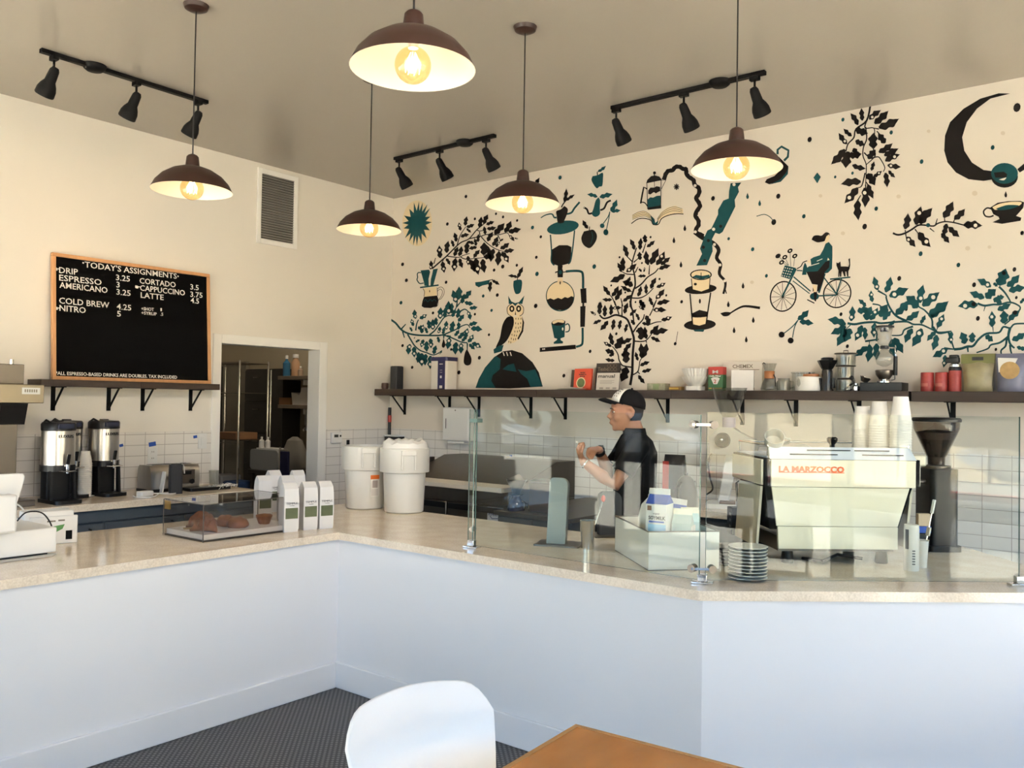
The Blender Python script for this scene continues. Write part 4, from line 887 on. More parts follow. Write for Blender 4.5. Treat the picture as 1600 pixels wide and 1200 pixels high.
# fruit with snakes
P = Paint(6.67, 830, 240)
P.blob([(640, 235), (690, 225), (745, 200), (748, 260), (740, 335), (710, 345), (685, 362), (655, 330), (628, 275)], TL); P.line([(690, 225), (688, 190)], 10, BK); leaves(P, '695,190,780,125', TL, .3); P.done('apple_painting', 'teal apple with one leaf')
P = Paint(6.67, 830, 240)
P.blob([(702, 455), (718, 490), (715, 560), (715, 630), (670, 660), (632, 630), (650, 570), (672, 490)], TL, 2); P.line([(635, 620), (600, 625), (580, 580), (545, 560)], 20, BK); P.line([(720, 590), (760, 570), (790, 510), (830, 488)], 20, BK); leaves(P, '690,450,580,425;715,455,850,420', TL, .36); P.dot(552, 562, 5, PW, lay=4); P.done('pear_painting', 'teal pear flanked by two dark snakes')
P = Paint(6.67, 830, 240)
P.dot(740, 752, 24, TL); P.dot(778, 820, 26, TL, 32); P.line([(750, 730), (800, 660), (820, 605)], 9, TL); P.line([(785, 790), (808, 680), (820, 605)], 9, TL); leaves(P, '830,600,893,475;835,605,935,590', TL, .36)
P.blob([(550, 810), (600, 800), (650, 795), (685, 850), (670, 920), (610, 985), (545, 950), (522, 880)], BK); P.line([(605, 800), (608, 760)], 9, BK); leaves(P, '590,780,535,690', BK, .4); P.line([(630, 815), (640, 870), (620, 940)], 5, TL, 3); P.done('cherries_painting', 'black peach and teal cherries')
# french press on a book
P = Paint(9.23, 975, 240)
P.poly([(340, 660), (380, 630), (420, 635), (470, 610), (525, 605), (535, 750), (345, 785)], TL); P.poly([(342, 780), (537, 745), (538, 790), (345, 812)], BK, 2); P.poly([(320, 430), (335, 380), (390, 325), (450, 315), (510, 330), (542, 370), (540, 385)], BK, 2); P.dot(440, 278, 22, BK); P.line([(438, 290), (436, 330)], 14, BK)
P.line([(330, 430), (340, 800)], 10, BK, 3, sm=False); P.line([(535, 385), (530, 760)], 10, BK, 3, sm=False); P.line([(436, 400), (440, 480)], 7, BK); P.poly([(350, 530), (380, 490), (430, 490), (470, 470), (520, 480), (525, 540), (490, 555), (460, 575), (430, 555), (380, 590), (350, 580)], BK, 2)
P.line([(335, 510), (285, 485), (265, 580), (240, 720)], 24, BK, sm=False); P.line([(245, 700), (300, 710), (345, 770)], 16, BK); P.line([(540, 385), (605, 380), (540, 510)], 8, BK, sm=False); P.done('french_press_painting', 'black french press half filled with teal')
P = Paint(9.23, 975, 240)
P.poly([(120, 890), (200, 840), (280, 825), (360, 860), (440, 950), (440, 1020), (380, 930), (300, 905), (190, 920), (125, 955)], CR); P.poly([(480, 950), (530, 850), (620, 780), (740, 750), (850, 800), (855, 870), (740, 860), (600, 900), (510, 960), (490, 1020)], CR)
P.poly([(380, 890), (440, 950), (450, 1000), (500, 960), (480, 1030), (415, 1030), (400, 960)], TL, 2); P.line([(105, 1010), (200, 945), (300, 935), (390, 965), (420, 1020), (495, 1020), (540, 940), (640, 890), (760, 868), (858, 872)], 13, BK, 3)
for k in range(4): P.line([(120, 890 + k * 20), (220, 840 + k * 24), (320, 840 + k * 22), (440, 950 + k * 14)], 6, TL if k % 2 else BK, 3)
for k in range(3): P.line([(480, 940 + k * 15), (560, 840 + k * 22), (700, 770 + k * 28), (840, 795 + k * 24)], 6, BK if k else TL, 3)
P.done('book_painting', 'open book under the french press')
# ribbons
P = Paint(9.23, 975, 240)
P.line([(575, 380), (600, 300), (640, 250), (700, 240), (740, 195), (800, 190), (850, 220), (895, 225), (900, 290), (940, 340), (1000, 380), (1020, 450), (1080, 500), (1080, 580), (1040, 640), (1075, 700), (1095, 760), (1050, 830), (1030, 900), (1070, 960), (1075, 1030), (1040, 1090), (1050, 1140), (1150, 1190)], 62, BK, wob=.12)
P.k, P.ox, P.oy = 4.8, 1050, 280
P.line([(170, 395), (230, 440), (310, 480), (350, 530), (335, 590), (365, 640), (355, 710), (395, 760), (400, 800), (385, 860)], 36, BK, taper=.45); P.line([(395, 810), (408, 858)], 8, BK)
for x, y in ((173, 48), (175, 395), (318, 490), (360, 643), (396, 762)): P.dot(x, y, 11, PW, lay=4)
P.done('wavy_ribbon', 'black wavy stream from the french press')
P = Paint(4.8, 1050, 280)
P.poly([(440, 30), (520, 25), (495, 60), (502, 95), (470, 155), (475, 205), (380, 395), (355, 412), (325, 402), (300, 450), (305, 540), (262, 645), (183, 648), (225, 560), (210, 520), (240, 440), (265, 385), (295, 370), (345, 265), (345, 230), (385, 160), (425, 145), (428, 90)], TL, 3)
for x, y, c in ((312, 375, PW), (465, 40, PW), (365, 353, BK), (273, 460, BK), (235, 510, BK), (245, 610, BK)): P.dot(x, y, 12, c, lay=5)
P.done('poured_stream', 'broad teal stream falling from the teapot')
# filter cup
P = Paint(4.8, 1050, 280)
P.dot(215, 825, 120, BK, 36, 1, 24, -.08); P.poly([(148, 730), (285, 725), (278, 820), (220, 842), (155, 825)], CR, 2); P.dot(217, 717, 82, BK, 40, 3, 24); P.dot(217, 717, 72, CR, 32, 4, 24); P.poly([(150, 735), (180, 718), (230, 725), (280, 715), (285, 735), (220, 752)], TL, 5); P.line([(218, 700), (218, 750)], 5, BK, 6); P.line([(145, 745), (155, 835)], 6, BK, 4, sm=False); P.line([(285, 740), (280, 820)], 6, BK, 4, sm=False); P.dot(175, 787, 12, BK, 10, 4)
P.dot(209, 1092, 120, BK, 40, 1, 24, -.05); P.line([(135, 860), (155, 1090)], 10, BK, 3, sm=False); P.line([(290, 850), (255, 1085)], 10, BK, 3, sm=False); P.poly([(143, 1010), (205, 980), (270, 995), (262, 1030), (210, 1040), (150, 1035)], BK, 3); P.poly([(155, 1038), (262, 1032), (250, 1085), (205, 1098), (158, 1088)], CR, 3); P.poly([(160, 1130), (245, 1125), (235, 1145), (170, 1142)], TL, 2); P.dot(209, 915, 8, BK, 18, 3); P.done('filter_cup_painting', 'phin coffee filter dripping into a glass')
P = Paint(3.333, 970, 200)
P.blob([(518, 965), (545, 958), (575, 962), (560, 978), (535, 980)], BK); P.line([(565, 968), (610, 940), (650, 928), (725, 937)], 7, BK, taper=2.0); P.done('spoon_painting', 'black spoon')
# teapot partly behind the lamp
P = Paint(5, 940, 80)
P.poly([(1330, 785), (1390, 830), (1460, 900), (1440, 970), (1390, 1010), (1310, 1040), (1275, 1025), (1290, 1000), (1350, 975), (1395, 930), (1370, 860)], BK, 2); P.poly([(1460, 905), (1455, 960), (1400, 1020), (1310, 1042), (1400, 1000), (1440, 950)], TL, 3); P.line([(1375, 805), (1375, 770), (1405, 745), (1460, 775), (1455, 825), (1425, 855)], 18, TL, sm=False); P.blob([(1285, 785), (1325, 765), (1310, 800)], TL)
P.done('teapot_painting', 'black teapot half hidden by the lamp shade')
# cyclist and cat
P = Paint(8, 1190, 350)
for cx_, cy_, rx, ry, c in ((270, 905, 160, 185, BK), (945, 870, 170, 175, BK)):
    q = [(cx_ + rx * cos(a) + (.2 * ry * sin(a) * -.35), cy_ + ry * sin(a)) for a in [2 * pi * i / 32 for i in range(33)]]; P.line(q, 17, BK, sm=False)
    for k in range(13):
        a = 2 * pi * k / 13 + .2; P.line([(cx_ - 5, cy_ + 5), (cx_ + .93 * rx * cos(a) - .07 * ry * sin(a), cy_ + .93 * ry * sin(a))], 6, BK, sm=False)
P.line([(260, 905), (430, 560)], 22, TL, 2, sm=False); P.line([(400, 660), (610, 840)], 16, TL, 2, sm=False); P.line([(390, 710), (600, 870)], 12, TL, 2, sm=False); P.line([(715, 860), (790, 620)], 24, TL, 2, sm=False); P.line([(660, 900), (930, 890)], 18, TL, 2, sm=False); P.line([(780, 670), (940, 880)], 16, TL, 2, sm=False); P.line([(930, 880), (1000, 680)], 16, TL, 2, sm=False); P.line([(855, 690), (1110, 665)], 18, TL, 2, sm=False); P.dot(660, 905, 58, TL, 45, 3); P.dot(675, 915, 10, PW, lay=4); P.line([(570, 945), (660, 990)], 14, BK, 3, sm=False); P.line([(440, 580), (510, 585)], 14, TL, 2, sm=False); P.line([(440, 560), (490, 530), (520, 480), (570, 460)], 12, BK, 2)
P.poly([(290, 515), (430, 550), (350, 690), (240, 655)], TL, 2)
for i in range(4):
    for j in range(4): P.dot(297 + i * 28 - j * 13, 548 + j * 32 + i * 6, 7, PW, 9, 3, n=6)
for x, y, bx, by in ((205, 400, 330, 510), (290, 415, 340, 520), (355, 335, 365, 530), (415, 400, 400, 530), (250, 480, 330, 520)):
    P.line([(bx, by), (x, y)], 6, TL, 2, sm=False); P.dot(x, y, 36, BK, 26, 3, rot=-.6); 
    if x > 240: P.dot(x, y, 13, PW, 9, 4, rot=-.6)
P.done('bicycle_painting', 'teal bicycle with a flower basket')
P = Paint(8, 1190, 350)
P.blob([(625, 195), (650, 150), (700, 140), (750, 145), (800, 105), (845, 115), (850, 150), (810, 160), (790, 210), (740, 225), (690, 228)], BK, 3); P.blob([(810, 155), (845, 130), (848, 180), (830, 215), (800, 235), (790, 215)], CR, 4)
P.poly([(800, 245), (840, 225), (885, 280), (885, 400), (880, 560), (830, 610), (780, 620), (560, 600), (560, 635), (505, 637), (520, 540), (540, 480), (560, 510), (570, 545), (620, 510), (610, 440), (650, 415), (730, 390), (770, 320)], TL, 4); P.poly([(560, 600), (700, 590), (800, 470), (850, 460), (845, 540), (790, 600), (770, 700), (720, 830), (690, 850), (700, 760), (630, 750)], BK, 5); P.poly([(830, 420), (850, 450), (820, 455)], CR, 6); P.line([(690, 465), (760, 435)], 8, PW, 6, sm=False); P.line([(600, 525), (720, 490)], 8, PW, 6, sm=False); P.poly([(640, 755), (690, 770), (680, 850), (640, 850)], CR, 4); P.poly([(640, 790), (655, 830), (640, 850)], BK, 6); P.poly([(650, 850), (695, 850), (680, 970), (660, 960)], BK, 5); P.dot(590, 470, 20, CR, 14, 5); P.done('rider_painting', 'woman in teal riding the painted bicycle')
P = Paint(8, 1190, 350)
P.poly([(935, 480), (955, 490), (985, 468), (990, 530), (1050, 530), (1085, 535), (1095, 500), (1085, 440), (1105, 425), (1108, 510), (1100, 560), (1085, 590), (1085, 660), (1068, 655), (1060, 595), (1045, 595), (1050, 655), (1032, 655), (1010, 590), (1000, 600), (995, 660), (980, 660), (975, 610), (970, 665), (957, 660), (960, 580), (935, 520)], BK, 4); P.done('cat_painting', 'black cat standing on the bicycle rack')
# moon, ring and cup
P = Paint(3.81, 1180, 120)
P.poly([(1518, 100), (1450, 98), (1340, 130), (1240, 190), (1160, 270), (1130, 350), (1125, 440), (1145, 510), (1195, 570), (1270, 610), (1360, 620), (1450, 605), (1500, 590), (1490, 560), (1440, 565), (1360, 555), (1290, 510), (1245, 440), (1232, 360), (1260, 270), (1320, 190), (1400, 130)], BK); P.poly([(1560, 550), (1620, 500), (1640, 530), (1575, 570)], BK); P.done('moon_painting', 'large black crescent moon')
P = Paint(3.81, 1180, 120)
P.dot(1484, 595, 80, BK, 65, 1, 24); P.dot(1484, 575, 80, TL, 62, 2, 24); P.poly([(1420, 570), (1480, 565), (1500, 580), (1495, 600), (1430, 600)], BK, 3); P.blob([(1450, 612), (1480, 603), (1495, 600), (1480, 616)], PW, 4); P.done('ring_painting', 'teal ring hanging on the crescent moon')
P = Paint(7.27, 1380, 270)
P.poly([(1215, 395), (1300, 340), (1420, 322), (1560, 320), (1600, 335), (1590, 400), (1510, 490), (1570, 510), (1560, 545), (1350, 580), (1240, 562), (1320, 525), (1310, 500), (1250, 470)], BK); P.blob([(1240, 390), (1330, 350), (1460, 330), (1570, 335), (1540, 375), (1450, 395), (1330, 415), (1270, 420)], CR, 2); P.blob([(1280, 408), (1340, 385), (1420, 365), (1540, 372), (1450, 410), (1330, 425)], TL, 3); P.line([(1230, 410), (1180, 400), (1140, 440), (1160, 490), (1210, 500), (1255, 485)], 18, BK); P.done('cup_painting', 'black coffee cup filled with teal')
# cherries sprig under the bicycle, dots and drops
P = Paint(3.81, 1180, 340)
P.dot(157, 697, 18, BK); P.dot(211, 732, 18, BK); P.line([(170, 690), (220, 650), (255, 610)], 6, TL); P.line([(222, 715), (235, 650), (255, 610)], 6, TL); leaves(P, '255,608,320,548;265,620,350,630', TL, .4); P.done('cherry_sprig', 'pair of black cherries on a teal sprig')
P = Paint(1, 0, 0)
for x, y, r, c in ((728, 307, 2.5, BK), (699, 350, 2.5, BK), (629, 413, 2.7, BK), (635, 438, 2.7, BK), (697, 441, 2.4, BK), (626.5, 473, 2.7, TL), (676.5, 489, 2.2, BK), (629, 540, 2.3, BK), (644, 574, 2.3, BK), (705, 546, 2, BK), (717, 582, 3, BK), (749, 559, 2.8, BK), (742, 491, 2, BK), (755, 462.5, 2.4, TL), (777, 461, 2.7, BK), (768, 485, 2.3, TL), (772, 422, 2.4, BK), (785.5, 416.5, 3, BK), (807.5, 414.5, 2.2, BK), (839, 428, 3.3, TL), (838, 402, 2.4, BK), (845, 370, 2.3, BK), (832, 355.5, 2.8, TL), (808, 344.5, 2, BK), (786, 339, 2.2, BK), (742, 342, 2.1, BK), (775, 334, 2, BK), (764, 523, 2.1, BK), (837, 478, 3.3, BK), (875, 277.5, 3, TL), (928.5, 416.5, 3.4, TL), (922, 549, 2.6, BK), (881, 587, 2.8, BK), (1016.5, 370.5, 1.8, BK), (968, 402, 1.7, BK), (1003, 411, 1.6, BK), (1030.5, 436, 1.8, BK), (1041, 461.5, 1.8, BK), (955, 446, 1.6, BK), (993, 472, 1.6, BK), (977, 457, 1.6, BK), (963, 521.5, 2.2, BK), (1055, 537, 2.6, BK), (1065, 471.5, 2.5, BK), (1114, 310, 3.5, BK), (1138.5, 373, 2.4, TL), (1176, 389.5, 3, TL), (1197.5, 431, 2.7, TL), (1216, 306.5, 3.8, BK), (1265, 218, 3.9, BK), (1317, 187, 2.9, TL), (1392.5, 207, 3.1, TL), (1332, 270.5, 2.4, TL), (1305, 276.5, 2.2, TL), (1256, 338, 3.2, TL), (1369, 326, 3.3, TL), (1351, 354, 4.2, BK), (1209, 347, 4.4, BK), (1440, 252.5, 3.4, TL), (1551, 230.5, 3.5, TL), (1589, 168, 6.6, BK), (1438.5, 396.5, 3.6, TL), (1497.5, 414, 3.4, TL), (1597, 364, 3.2, BK), (1405, 435, 3.6, BK), (1416, 483, 2.8, BK), (1314, 491, 2.8, BK), (1324, 541, 2.8, BK), (1522, 445, 3.6, BK), (1528, 497.5, 3.6, BK), (1585, 421, 3.4, BK), (1588, 465, 2.5, BK), (1556, 546, 2.4, BK), (1594, 557, 2.2, BK)):
    P.dot(x, y, r * .85, c, r * 1.1, n=10, rot=.3)
for x, y, r in ((1404, 307, 3.6), (1523, 302, 4.4), (1282, 306, 3), (1317, 364.5, 3.4), (1512, 388, 4), (1546, 386, 3), (1451, 205, 3), (1567, 208, 3.6), (1175, 441, 3)): P.dot(x, y, r, GH, r * .9, n=12)
for x, y, c in ((1070, 356, BK), (1053, 375, BK), (1064, 413, BK), (1161, 446, BK), (1138, 475, BK), (1177, 499.5, BK), (1147, 515.5, BK), (1166, 530, BK), (1168, 306, TL), (1187, 317, TL), (1571.5, 303.5, BK)):
    P.poly([(x, y - 5), (x + 2.2, y + 1), (x + 1.6, y + 4), (x, y + 5), (x - 1.6, y + 4), (x - 2.2, y + 1)], c)
P.poly([(1277, 269.5), (1282.5, 276.5), (1277, 286.5), (1271, 277.5)], TL); P.line([(1182, 338), (1194, 335), (1203, 339), (1208, 345)], 1.2, TL)
for k in range(4): a = pi * k / 4; P.line([(1057 - 4.4 * cos(a), 292 - 4.8 * sin(a)), (1057 + 4.4 * cos(a), 292 + 4.8 * sin(a))], 1.8, BK, sm=False)
leaves(P, '833,291,843,277', BK, .35); P.line([(1059, 518), (1056, 536)], .8, BK, sm=False)
P.done('dots_and_drops', 'scattered dots, drops and a small diamond')

# ================================================================== long shelf on the mural wall
t = thing('long_wall_shelf', 'long dark wooden shelf on black brackets running along the mural wall', 'shelf', (0, 0, SZ))
XS = aty(587, 612, -.20).x; XG = aty(1422, 618, -.20).x
xs_ = [XS, aty(706, 612, -.2).x, aty(840, 612, -.2).x, 3.15, XG - .004]
for a_, e_ in zip(xs_[:-1], xs_[1:]): MB().box(a_ + .0007, e_ - .0007, -.215, -.0015, -.06, 0).build('plank', M_dwood, t, bevel=.002)
MB().box(XG + .010, 6.6, -.215, -.0015, -.062, 0).build('plank', M_dwood, t, bevel=.002)
for x in (.211, .79, 1.143, 1.72, 2.075, 3.01, 3.60, 3.985, 4.40, 4.955, 5.6): bracket(t, (x, 0, -.06), 'y', dz=.18, d=.19)
def sx(px, Y=-.11): return aty(px, 605, Y).x
def hz(px, py, Y=-.11): return aty(px, py, Y).z - SZ
# objects standing on the shelf
def rbox(name, m, par, x0, x1, y0, y1, z0, z1, bev=.003): return MB().box(x0, x1, y0, y1, z0, z1).build(name, m, par, bevel=bev)
tag(MB().lathe([(0, 0), (.028, 0), (.034, .02), (.033, .055), (.028, .06), (.024, .03), (0, .02)], 24, at=(.045, -.11, SZ)).build('small_cup', mat('brown_clay', (.07, .035, .025, 1), .5)), 'small brown cup at the left end of the long shelf', 'cup')
t = thing('black_speaker', 'tall narrow black speaker at the left end of the long shelf', 'speaker', (sx(618.5), -.10, SZ))
MB().prism(rrect(-.045, .045, -.05, .05, .016), 0, .215).build('body', MATS['speaker_mesh'], t, bevel=.004); MB().prism(rrect(-.038, .038, -.043, .043, .012), .215, .219).build('top_panel', M_bplas, t)
x = sx(692); t = thing('filter_canister', 'tall white and navy canister with navy lid on the long shelf', 'canister', (x, -.10, SZ))
MB().prism(rrect(-.10, .10, -.08, .08, .03), 0, .255).build('body', mat('canister_white', (.72, .68, .62, 1), .5), t, bevel=.003)
lb = MB().box(.0, .088, -.0815, -.0795, .0, .255).build('navy_label', mat('navy_print', (.022, .020, .085, 1), .45), t, smooth=0)
b = MB(); b.box(.02, .062, -.0825, -.0815, .222, .23); b.box(.03, .05, -.0825, -.0815, .10, .122); b.box(.024, .058, -.0825, -.0815, .01, .034); b.box(.028, .055, -.0825, -.0815, .15, .153); b.box(.028, .055, -.0825, -.0815, .17, .173); b.build('print', M_paper, lb, smooth=0)
MB().prism(rrect(-.105, .105, -.085, .085, .03), .2555, .29).build('lid', MATS['navy_print'], t, bevel=.004)
def cover(name, label, cat, x0, x1, h, y, th, col, lean=.10, rz=0, group=None):
    t = thing(name, label, cat, ((x0 + x1) / 2, y, SZ), rz, group); t.rotation_euler.x = -lean * 1.0
    w2 = (x1 - x0) / 2; MB().box(-w2, w2, 0.0, th, 0, h).build('cover', col, t, bevel=.0015)
    MB().box(-w2 + .003, w2 - .002, .002, th - .002, h - .0005, h + .001).build('pages', M_paper, t, smooth=0); return t
def cov(t, z, st, hgt, x0, wdt, m, off=-.0012):
    return MB().text(st, Matrix(((1, 0, 0, x0), (0, 0, -1, off), (0, 1, 0, z), (0, 0, 0, 1))), hgt / .73, wdt, ext=.0004, bold=.0006).build('lettering', m, t, smooth=0)
M_obook = mat('orange_cover', (.62, .07, .03, 1), .45)
t = cover('book', 'dark book with a photo cover behind the orange book', 'book', sx(888), sx(906), .165, -.085, .018, mat('photo_cover', (.08, .05, .035, 1), .4, noise_amt=.9, noise_scale=14), .12)
t = cover('book', 'orange barista book with a round green emblem on the long shelf', 'book', sx(896), sx(923), .172, -.115, .02, M_obook, .12)
M_ink = mat('black_ink', (.02, .015, .015, 1), .6)
for k, st in enumerate(('BASIC', 'BARISTA', 'BOOK')): cov(t, .135 - k * .015, st, .010, -.03 + (.006 if k != 1 else -.006), .048 if k != 1 else .07, M_ink)
Mq = Matrix(((1, 0, 0, -.012), (0, 0, -1, -.0015), (0, 1, 0, .058), (0, 0, 0, 1)))
em = MB().lathe([(0, 0), (.044, 0)], 28, 1, Mq).lathe([(0, .0004), (.036, .0004)], 28, 0, Mq)
em.build('emblem', [mat('emblem_green', (.12, .16, .06, 1), .6), M_pcream], t, smooth=0)
t = cover('book', 'large dark brown tea book standing at the back of the shelf books', 'book', sx(924), sx(960), .215, -.06, .022, mat('brown_cover', (.035, .026, .021, 1), .5), .1)
cov(t, .155, 'Teabo', .03, -.09, .10, mat('dull_gold', (.17, .13, .085, 1), .5))
b = MB()
for i in range(3):
    for j in range(2):
        q = Matrix(((1, 0, 0, .01 + i * .03), (0, 0, -1, -.001), (0, 1, 0, .165 + j * .03), (0, 0, 0, 1))); b.lathe([(.012, 0), (.0145, 0)], 16, 0, q)
b.build('ring_pattern', MATS['dull_gold'], t, smooth=0)
t = cover('magazine', 'pale magazine titled manual leaning in front of the tea book', 'magazine', sx(933), sx(968), .135, -.13, .008, mat('pale_cover', (.60, .56, .51, 1), .5), .14)
cov(t, .098, 'manual', .028, -.088, .15, M_ink)
b = MB()
for k in range(4): b.box(-.07, .06 - .02 * (k % 2), -.0012, -.0004, .074 - k * .008, .077 - k * .008)
for k in range(3): b.box(-.07 + k * .06, -.035 + k * .06, -.0012, -.0004, .008, .022)
b.build('print', mat('grey_print', (.35, .32, .29, 1), .6), t, smooth=0)
b = MB()
for k in range(4): b.add([(sx(874) + .02 * k, -.20, SZ + .0012 + k * .003), (sx(920) + .015 * k, -.205, SZ + .0012 + k * .003), (sx(920), -.145, SZ + .003 + k * .003), (sx(893), -.15, SZ + .006 + k * .006), (sx(874), -.15, SZ + .003 + k * .003)], [(0, 1, 2, 3, 4)])
tag(b.build('loose_papers', M_paper, smooth=0), 'loose white papers lying in front of the shelf books', 'papers')
x = sx(1028); rbox_ = thing('patterned_box', 'low green floral box on the long shelf behind the cap', 'box', (x, -.10, SZ))
MB().box(-.075, .075, -.04, .04, 0, .052).build('body', mat('floral', (.30, .29, .20, 1), .6, noise_amt=.7, noise_scale=40), rbox_, bevel=.002); MB().box(-.025, .025, -.0412, -.0402, .006, .046).build('label', mat('label_green', (.22, .28, .14, 1), .6), rbox_, smooth=0)
t = thing('small_carton', 'tiny brown and yellow carton on the long shelf', 'box', (sx(1058), -.12, SZ)); MB().box(-.05, .05, -.025, .025, 0, .028).build('body', mat('brown_carton', (.20, .11, .03, 1), .6), t, bevel=.0015); MB().box(-.045, .03, -.0258, -.0252, .008, .02).build('label', mat('mustard', (.5, .33, .06, 1), .6), t, smooth=0)
# filter bowl and paper filters
xf = sx(1087); t = thing('filter_holder', 'white ceramic dripper bowl on a square foot on the long shelf', 'dripper', (xf, -.115, SZ))
b = MB(); n = 48
b.rings([[((r + (.004 * (i % 2) if k > 0 else 0)) * cos(2 * pi * i / n), (r + (.004 * (i % 2) if k > 0 else 0)) * sin(2 * pi * i / n), z) for i in range(n)] for k, (r, z) in enumerate(((.045, .03), (.06, .045), (.09, .085), (.097, .1), (.093, .1), (.05, .045)))], cap0=True, cap1=True); b.build('bowl', M_white, t); MB().prism(rrect(-.058, .058, -.055, .055, .02), 0, .03).build('foot', M_white, t, bevel=.003)
b = MB(); b.rings([[((r + .007 * (i % 2)) * cos(2 * pi * i / n), (r + .007 * (i % 2)) * sin(2 * pi * i / n), z) for i in range(n)] for r, z in ((.045, .05), (.075, .11), (.092, .158), (.089, .158), (.042, .052))], cap0=True, cap1=False)
o = b.build('paper_filters', M_paper, smooth=0); o.location = (xf, -.115, SZ); tag(o, 'fluted white paper coffee filters nested in the dripper bowl', 'paper filters')
# filter box
t = thing('filter_box', 'red and green coffee filter box marked 2 on the long shelf', 'box', (sx(1121.5), -.12, SZ)); w2 = (sx(1133) - sx(1110)) / 2
MB().box(-w2, w2, -.03, .03, 0, .112).build('green_body', mat('filter_green', (.03, .12, .04, 1), .5), t, bevel=.002); MB().box(-w2, w2, -.03, .03, .112, .168).build('red_top', M_red, t, bevel=.002)
MB().prism([(-w2 * .6, .085), (-w2 * .3, .094), (w2 * .3, .094), (w2 * .6, .085), (w2 * .25, .045), (-w2 * .25, .045)], .0302, .031, 0, Matrix(((1, 0, 0, 0), (0, 0, -1, 0), (0, 1, 0, 0), (0, 0, 0, 1)))).build('fan_emblem', M_paper, t, smooth=0)
cov(t, .053, '2', .026, -.012, .02, M_red, -.0318); cov(t, .098, 'Cafe Filter', .011, -.046, .09, M_paper, -.0312); cov(t, .122, 'M', .022, -.022, .042, M_paper, -.0312); MB().box(-w2 * .9, w2 * .9, -.0312, -.0302, .012, .02).build('yellow_band', MATS['mustard'], t, smooth=0)
t = thing('carafe_box', 'large pale box of a glass coffee maker standing behind a white carton', 'box', ((sx(1126) + sx(1188)) / 2, -.05, SZ)); w2 = (sx(1188) - sx(1126)) / 2
MB().box(-w2, w2, -.03, .03, 0, .205).build('body', mat('pale_box', (.66, .61, .54, 1), .6), t, bevel=.002); cov(t, .16, 'CHEMEX', .026, -.07, .15, mat('grey_brown_ink', (.16, .12, .09, 1), .6), -.0312); MB().box(-.02, w2 - .02, -.0312, -.0302, .146, .15).build('rule_line', MATS['grey_brown_ink'], t, smooth=0)
t = thing('white_carton', 'plain white carton in front of the pale coffee maker box', 'box', (sx(1163), -.135, SZ), radians(18)); MB().box(-.075, .075, -.045, .045, 0, .142).build('body', mat('carton_white', (.66, .63, .60, 1), .6), t, bevel=.002); MB().box(.0755, .0762, -.03, .02, .004, .022).build('print', MATS['grey_brown_ink'], t, smooth=0)
t = thing('hourglass_carafe', 'hourglass glass coffee maker with a wooden collar on the shelf', 'coffee maker', (sx(1203), -.12, SZ))
MB().lathe([(0, .003), (.055, .003), (.058, .012), (.05, .05), (.024, .1), (.024, .115), (.048, .185), (.047, .187), (.022, .114), (.022, .1), (.048, .05), (.054, .012), (0, .006)], 32).build('glass_body', M_clear, t)
MB().lathe([(.026, .082), (.034, .084), (.0345, .132), (.036, .134), (.03, .135)], 24).build('wood_collar', mat('collar_wood', (.34, .13, .045, 1), .45), t); MB().tube([(.034, -.01, .11), (.045, -.012, .09), (.048, -.012, .03)], .0035).build('leather_tie', M_bplas, t); MB().tube([(-.046, -.01, .183), (-.036, -.012, .192), (-.026, -.01, .184)], .004).build('pour_groove', M_bplas, t)
def jar(label, px, r, h, nm='glass_jar', cat='glass'):
    t = thing(nm, label, cat, (sx(px), -.115, SZ)); MB().lathe([(0, .003), (r, .003), (r * 1.02, h * .75), (r * .85, h * .86), (r * .9, h), (r * .86, h), (r * .8, h * .86), (r * .97, h * .74), (r * .96, .006), (0, .006)], 28).build('glass_wall', M_clear, t); return t
j = jar('small round glass server right of the hourglass coffee maker', 1225, .045, .085); MB().tube([(.045, -.005, .065), (.07, -.005, .06), (.07, -.005, .025), (.045, -.005, .018)], .005).build('handle', M_clear, j)
t = thing('ceramic_canister', 'white ceramic canister with leaf emblem and wooden lid on the shelf', 'canister', (sx(1264), -.115, SZ)); MB().lathe([(0, 0), (.085, 0), (.088, .008), (.078, .092), (.07, .095), (0, .095)], 36).build('body', M_white, t); ld = MB().lathe([(0, .095), (.05, .0955), (.052, .1), (.05, .112), (0, .114)], 28, at=(.015, 0, 0)).build('wood_lid', MATS['collar_wood'], t); MB().ball((.005, 0, .118), .008, 12).build('knob', M_bplas, ld)
lf = [(0, .022), (.016, .045), (.012, .07), (0, .085), (-.014, .068), (-.014, .04)]
MB().prism(lf, .0835, .0855, 0, Matrix.Rotation(radians(-28), 4, 'Z') @ Matrix(((1, 0, 0, 0), (0, 0, -1, 0), (0, 1, 0, 0), (0, 0, 0, 1)))).build('leaf_emblem', mat('grey_leaf', (.40, .38, .33, 1), .5), t)
t = thing('clear_container', 'clear plastic container partly behind the ceramic canister', 'container', (sx(1249), -.045, SZ)); MB().prism(rrect(-.07, .07, -.03, .03, .015), 0, .12).build('wall', M_clear, t); MB().prism(rrect(-.074, .074, -.034, .034, .015), .12, .128).build('rim', M_clear, t)
t = thing('press_brewer', 'black hand press coffee brewer with flared funnel top on the shelf', 'coffee maker', (sx(1293), -.12, SZ)); MB().lathe([(0, 0), (.042, 0), (.042, .012), (.034, .014), (.034, .13), (.031, .14)], 28).build('chamber', mat('smoky_black', (.02, .018, .017, 1), .2), t); MB().lathe([(.031, .14), (.04, .15), (.062, .19), (.066, .2), (.04, .205), (.042, .215), (.03, .22), (0, .22)], 6).build('funnel', M_bplas, t); MB().box(-.065, -.034, -.02, .02, .0, .085).box(.034, .05, -.015, .015, .02, .085).build('filter_holder', M_bplas, t, bevel=.003)
t = thing('cold_drip_tower', 'stacked glass cold drip brewer with flat lid on the shelf', 'coffee maker', (sx(1322), -.12, SZ)); b = MB()
